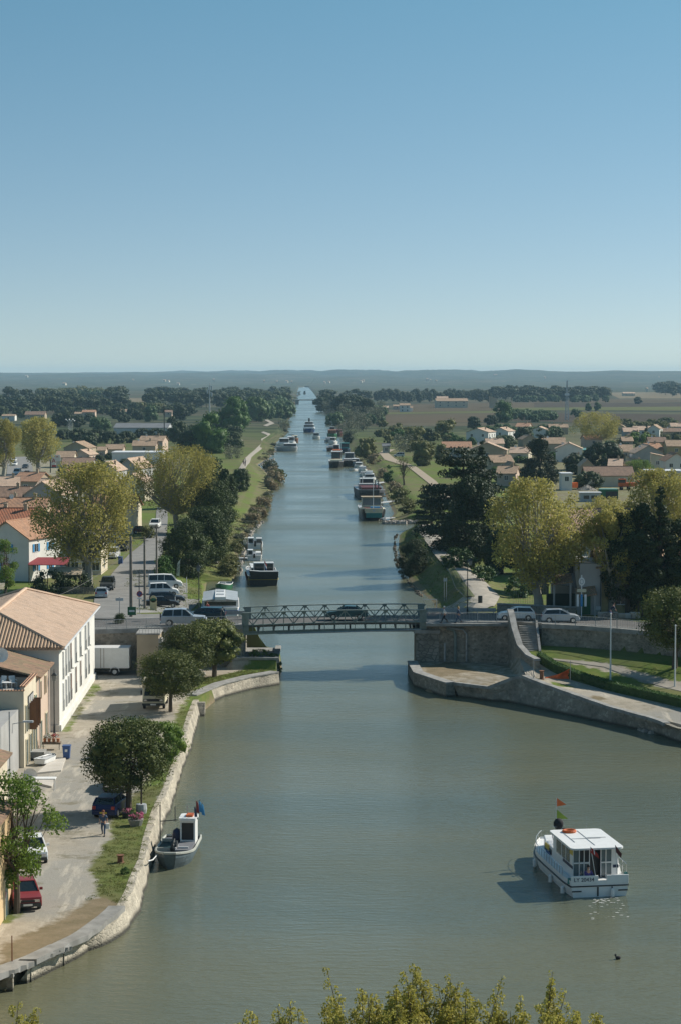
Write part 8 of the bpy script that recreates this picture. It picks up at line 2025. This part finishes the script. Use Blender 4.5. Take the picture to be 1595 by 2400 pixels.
for i, px in enumerate((1412, 1434, 1456, 1471, 1486)):
    x, y = G(px, 1448, 5.5); s_ = rn.uniform(.45, .6); m = MB(); m.box(-s_, s_, -.3, .3, -.1, s_ * 1.1)
    tag(m.build('stone_block', 'rubble' if i != 3 else 'grey_plaster', None, (x, y, 5.5), bev=.12), 'rough pale stone block along the far road edge before the ochre house', 'stone block', 'stone blocks along the road')
# duck
x, y = G(1447, 2248, 0); dk_ = MB().ball((0, 0, .08), .17, 8, 0, .6, .7).ball((.16, 0, .24), .07, 6).tube([(.12, 0, .12), (.16, 0, .22)], .04, 5); tag(dk_.build('duck', 'cloth_black', None, (x, y, 0), rad(200), sm=True), 'small dark duck swimming below the houseboat', 'duck')
# ================================================================== people
def skin_obj(name, joints, edges, mat, parent, root, lev=1):
    keys = list(joints); me = bpy.data.meshes.new(name)
    me.from_pydata([joints[k][0] for k in keys], [(keys.index(a), keys.index(b)) for a, b in edges], [])
    me.materials.append(MATS[mat]); o = bpy.data.objects.new(name, me); COL.objects.link(o); o.parent = parent
    sk = o.modifiers.new('skin', 'SKIN'); sk.use_smooth_shade = True
    for i, k in enumerate(keys):
        v = me.skin_vertices[0].data[i]; r_ = joints[k][1]; v.radius = (r_, r_) if not isinstance(r_, tuple) else r_; v.use_root = (k == root)
    sb = o.modifiers.new('subsurf', 'SUBSURF'); sb.levels = lev; sb.render_levels = lev
    return o
def person(label, loc, rz, h=1.68, top='cloth_white', bottom='cloth_black', hair='hair_dark', shoes='cloth_black', pose='walk', long_hair=False, sleeve=True, held=None):
    k = h / 1.7; r = thing('person', label, 'person', loc, rz); r.scale = (k, k, k)
    # +y is forward
    if pose == 'walk': hip = .9; kn = {-1: (.16, .50), 1: (-.02, .48)}; an = {-1: (.30, .08), 1: (-.34, .14)}; el = {-1: (-.14, 1.14), 1: (.06, 1.12)}; wr = {-1: (-.12, .90), 1: (.22, .92)}; lean = .03
    elif pose == 'stand': hip = .9; kn = {-1: (.03, .48), 1: (.0, .48)}; an = {-1: (.04, .08), 1: (-.06, .08)}; el = {-1: (-.03, 1.12), 1: (-.03, 1.12)}; wr = {-1: (.06, .87), 1: (.06, .87)}; lean = .0
    elif pose == 'sit': hip = .45; kn = {-1: (.42, .48), 1: (.42, .48)}; an = {-1: (.46, .07), 1: (.46, .07)}; el = {-1: (.1, .72), 1: (.1, .72)}; wr = {-1: (.32, .62), 1: (.32, .62)}; lean = .03
    elif pose == 'ground': hip = .12; kn = {-1: (.36, .42), 1: (.34, .40)}; an = {-1: (.55, .06), 1: (.52, .06)}; el = {-1: (.12, .40), 1: (.12, .40)}; wr = {-1: (.34, .36), 1: (.34, .36)}; lean = .06
    elif pose == 'bike': hip = .95; kn = {-1: (.32, .68), 1: (.18, .52)}; an = {-1: (.12, .42), 1: (-.02, .15)}; el = {-1: (.42, 1.12), 1: (.42, 1.12)}; wr = {-1: (.58, 1.02), 1: (.58, 1.02)}; lean = .35
    tz = hip + .52; ny = lean; sh = (0, ny, tz - .03)
    hd = (0, ny + (.05 if lean > .2 else .02), tz + .22)
    J = {'pel': ((0, 0, hip + .02), (.13, .10)), 'waist': ((0, lean * .45, hip + .22), (.12, .09)), 'chest': ((0, lean * .85, tz - .12), (.15, .11)), 'neck': ((0, ny, tz + .04), .05), 'jaw': ((0, hd[1] + .015, tz + .12), (.065, .08)), 'head': ((0, hd[1], tz + .21), (.075, .095)), 'crown': ((0, hd[1] - .01, tz + .28), (.05, .06))}
    E_ = [('pel', 'waist'), ('waist', 'chest'), ('chest', 'neck'), ('neck', 'jaw'), ('jaw', 'head'), ('head', 'crown')]
    TJ = {'pel': ((0, 0, hip), (.155, .12)), 'waist': ((0, lean * .45, hip + .22), (.14, .11)), 'chest': ((0, lean * .85, tz - .14), (.175, .13)), 'top': ((0, ny, tz - .01), (.11, .08))}; TE = [('pel', 'waist'), ('waist', 'chest'), ('chest', 'top')]
    LJ = {'w': ((0, 0, hip + .06), (.15, .115)), 'c': ((0, 0, hip - .04), (.14, .11))}; LE = [('w', 'c')]
    for s in (-1, 1):
        a = str(s)
        J['sh' + a] = ((s * .19, ny, tz - .05), .055); J['el' + a] = ((s * .24, el[s][0] + ny * .3, el[s][1]), .042); J['wr' + a] = ((s * .25, wr[s][0] + ny * .0, wr[s][1]), .03)
        w = Vector(J['wr' + a][0]); d = (w - Vector(J['el' + a][0])).normalized(); p = w + d * .08
        J['pa' + a] = (tuple(p), (.035, .018)); E_ += [('chest', 'sh' + a), ('sh' + a, 'el' + a), ('el' + a, 'wr' + a), ('wr' + a, 'pa' + a)]
        for q in range(4):
            f1 = p + d * (.035 + .006 * (q in (1, 2))) + Vector((s * .0, (q - 1.5) * .018, 0)); f2 = f1 + d * (.03 + .007 * (q in (1, 2))) + Vector((-s * .012, .004, 0))
            J['f%d%s' % (q, a)] = (tuple(f1), .009); J['g%d%s' % (q, a)] = (tuple(f2), .008); E_ += [('pa' + a, 'f%d%s' % (q, a)), ('f%d%s' % (q, a), 'g%d%s' % (q, a))]
        th = w + d * .045 + Vector((-s * .005, .035, 0)); J['th' + a] = (tuple(th), .011); J['tt' + a] = (tuple(th + d * .03 + Vector((0, .012, 0))), .009); E_ += [('wr' + a, 'th' + a), ('th' + a, 'tt' + a)]
        J['hip' + a] = ((s * .09, 0, hip - .03), .085); J['kn' + a] = ((s * .1, kn[s][0], kn[s][1]), .055); J['an' + a] = ((s * .1, an[s][0], an[s][1]), .038); E_ += [('pel', 'hip' + a), ('hip' + a, 'kn' + a), ('kn' + a, 'an' + a)]
        TJ['sh' + a] = ((s * .2, ny, tz - .07), .075); TJ['el' + a] = ((s * .245, el[s][0] + ny * .3, el[s][1]), .056); TE += [('chest', 'sh' + a), ('sh' + a, 'el' + a)]
        if sleeve: TJ['wr' + a] = (tuple(w - d * .04), .045); TE += [('el' + a, 'wr' + a)]
        LJ['h' + a] = ((s * .1, 0, hip - .1), .1); LJ['k' + a] = ((s * .105, kn[s][0], kn[s][1]), .072); LE += [('c', 'h' + a), ('h' + a, 'k' + a)]
        if bottom != 'shorts': LJ['a' + a] = ((s * .1, an[s][0], an[s][1] + .03), .06); LE += [('k' + a, 'a' + a)]
        MB().box(s * .1 - .045, s * .1 + .045, an[s][0] - .07, an[s][0] + .19, an[s][1] - .08, an[s][1] + .0).build('shoe', shoes, r, bev=.02)
    skin_obj('body', J, E_, 'skin', r, 'pel')
    skin_obj('shirt', TJ, TE, top, r, 'waist'); skin_obj('trousers', LJ, LE, bottom if bottom != 'shorts' else 'blue_paint', r, 'c')
    hy = hd[1]
    hb = MB().ball((0, hy - .025, tz + .235), .105, 10, 0, 1.05)
    if long_hair: hb.ball((0, hy - .07, tz + .12), .09, 8, 0, 1.3)
    hb.build('hair', hair, r, sm=True)
    MB().ball((0, hy + .098, tz + .17), .018, 6, 0, 1.3).build('nose', 'skin', r, sm=True)
    for s in (-.03, .03): MB().ball((s, hy + .088, tz + .2), .010, 6).build('eye', 'cloth_black', r)
    MB().box(-.025, .025, hy + .083, hy + .092, tz + .125, tz + .135).build('mouth', 'red_paint', r)
    for s in (-1, 1): MB().ball((s * .078, hy, tz + .19), .022, 6, 0, 1.4).build('ear', 'skin', r)
    return r
pw = person('woman with red hair and jeans walking towards the camera with a white bag', P1(243, 1958), rad(180), 1.66, 'cloth_denim', 'cloth_denim', 'hair_red', pose='walk', sleeve=False)
pw2 = MB().add([(-.13, -.06, .45), (.13, -.06, .45), (.13, .06, .45), (-.13, .06, .45), (-.11, -.05, .78), (.11, -.05, .78), (.09, .05, .80), (-.1, .05, .80)], [(0, 3, 2, 1), (4, 5, 6, 7), (0, 1, 5, 4), (1, 2, 6, 5), (2, 3, 7, 6), (3, 0, 4, 7)]).tube([(-.07, 0, .78), (-.03, 0, .9), (.03, 0, .9), (.07, 0, .78)], .008, 4)
hx = P1(243, 1958); tag(pw2.build('plastic_bag', 'paper_white', None, (hx[0] + .27, hx[1] + .0, 1.2)), 'white plastic shopping bag carried by the red haired woman', 'bag')
person('man in white shirt and black trousers striding left on the road by the bridge', (*G(1040, 1460, 5.52), 5.52), rad(90), 1.75, 'cloth_white', 'cloth_black', 'cloth_white')
person('blond person in denim jacket walking behind the man in white shirt', (*G(1073, 1460, 5.52), 5.52), rad(90), 1.72, 'cloth_denim', 'cloth_denim', 'hair_blond', long_hair=True)
cx_, cy_ = G(1428, 1452, 5.5)
bk = bicycle('bicycle ridden along the far side of the road before the ochre house', (cx_, cy_, 5.5), rad(-90))
person('cyclist in navy shirt and blue shorts bent over a bicycle on the road', (cx_, cy_, 5.5), rad(-90), 1.75, 'navy', 'shorts', 'cloth_black', pose='bike', sleeve=False)
person('person in black seated on the grass slope left of a companion in white', ground_at(499, 1322), rad(-60), 1.7, 'cloth_black', 'cloth_black', 'hair_dark', pose='ground')
person('person in white seated on the grass slope by the canal', ground_at(506, 1323), rad(-60), 1.7, 'cloth_white', 'cloth_white', 'hair_dark', pose='ground')
pb_ = on_boat(HB, -.55, .72, .52); person('person in purple shirt seated at the houseboat stern leaning an arm', pb_, rad(200), 1.7, M('cloth_purple', (.07, .06, .22), .9), 'cloth_blue', 'hair_dark', pose='sit') if 0 else person('person in purple shirt seated at the houseboat stern', pb_, rad(200), 1.7, M('cloth_purple', (.07, .06, .22), .9).name and 'cloth_purple', 'cloth_blue', 'hair_dark', pose='sit')
for i, (a, b, t, lb) in enumerate(((571, 1090, 'cloth_black', 'walker in black on the left of three on the towpath'), (576, 1087, 'cloth_white', 'walker in white in the middle of three on the towpath'), (575, 1094, 'cloth_denim', 'walker in blue nearest of three on the towpath'))): person(lb, ground_at(a, b), 0, 1.8, t, 'cloth_black')
person('figure in red on the bow of the white river cruiser', (G(487, 1425, 2.5)[0], G(487, 1425, 2.5)[1], 1.6), rad(120), 1.7, 'red_paint', 'cloth_black', 'hair_red')
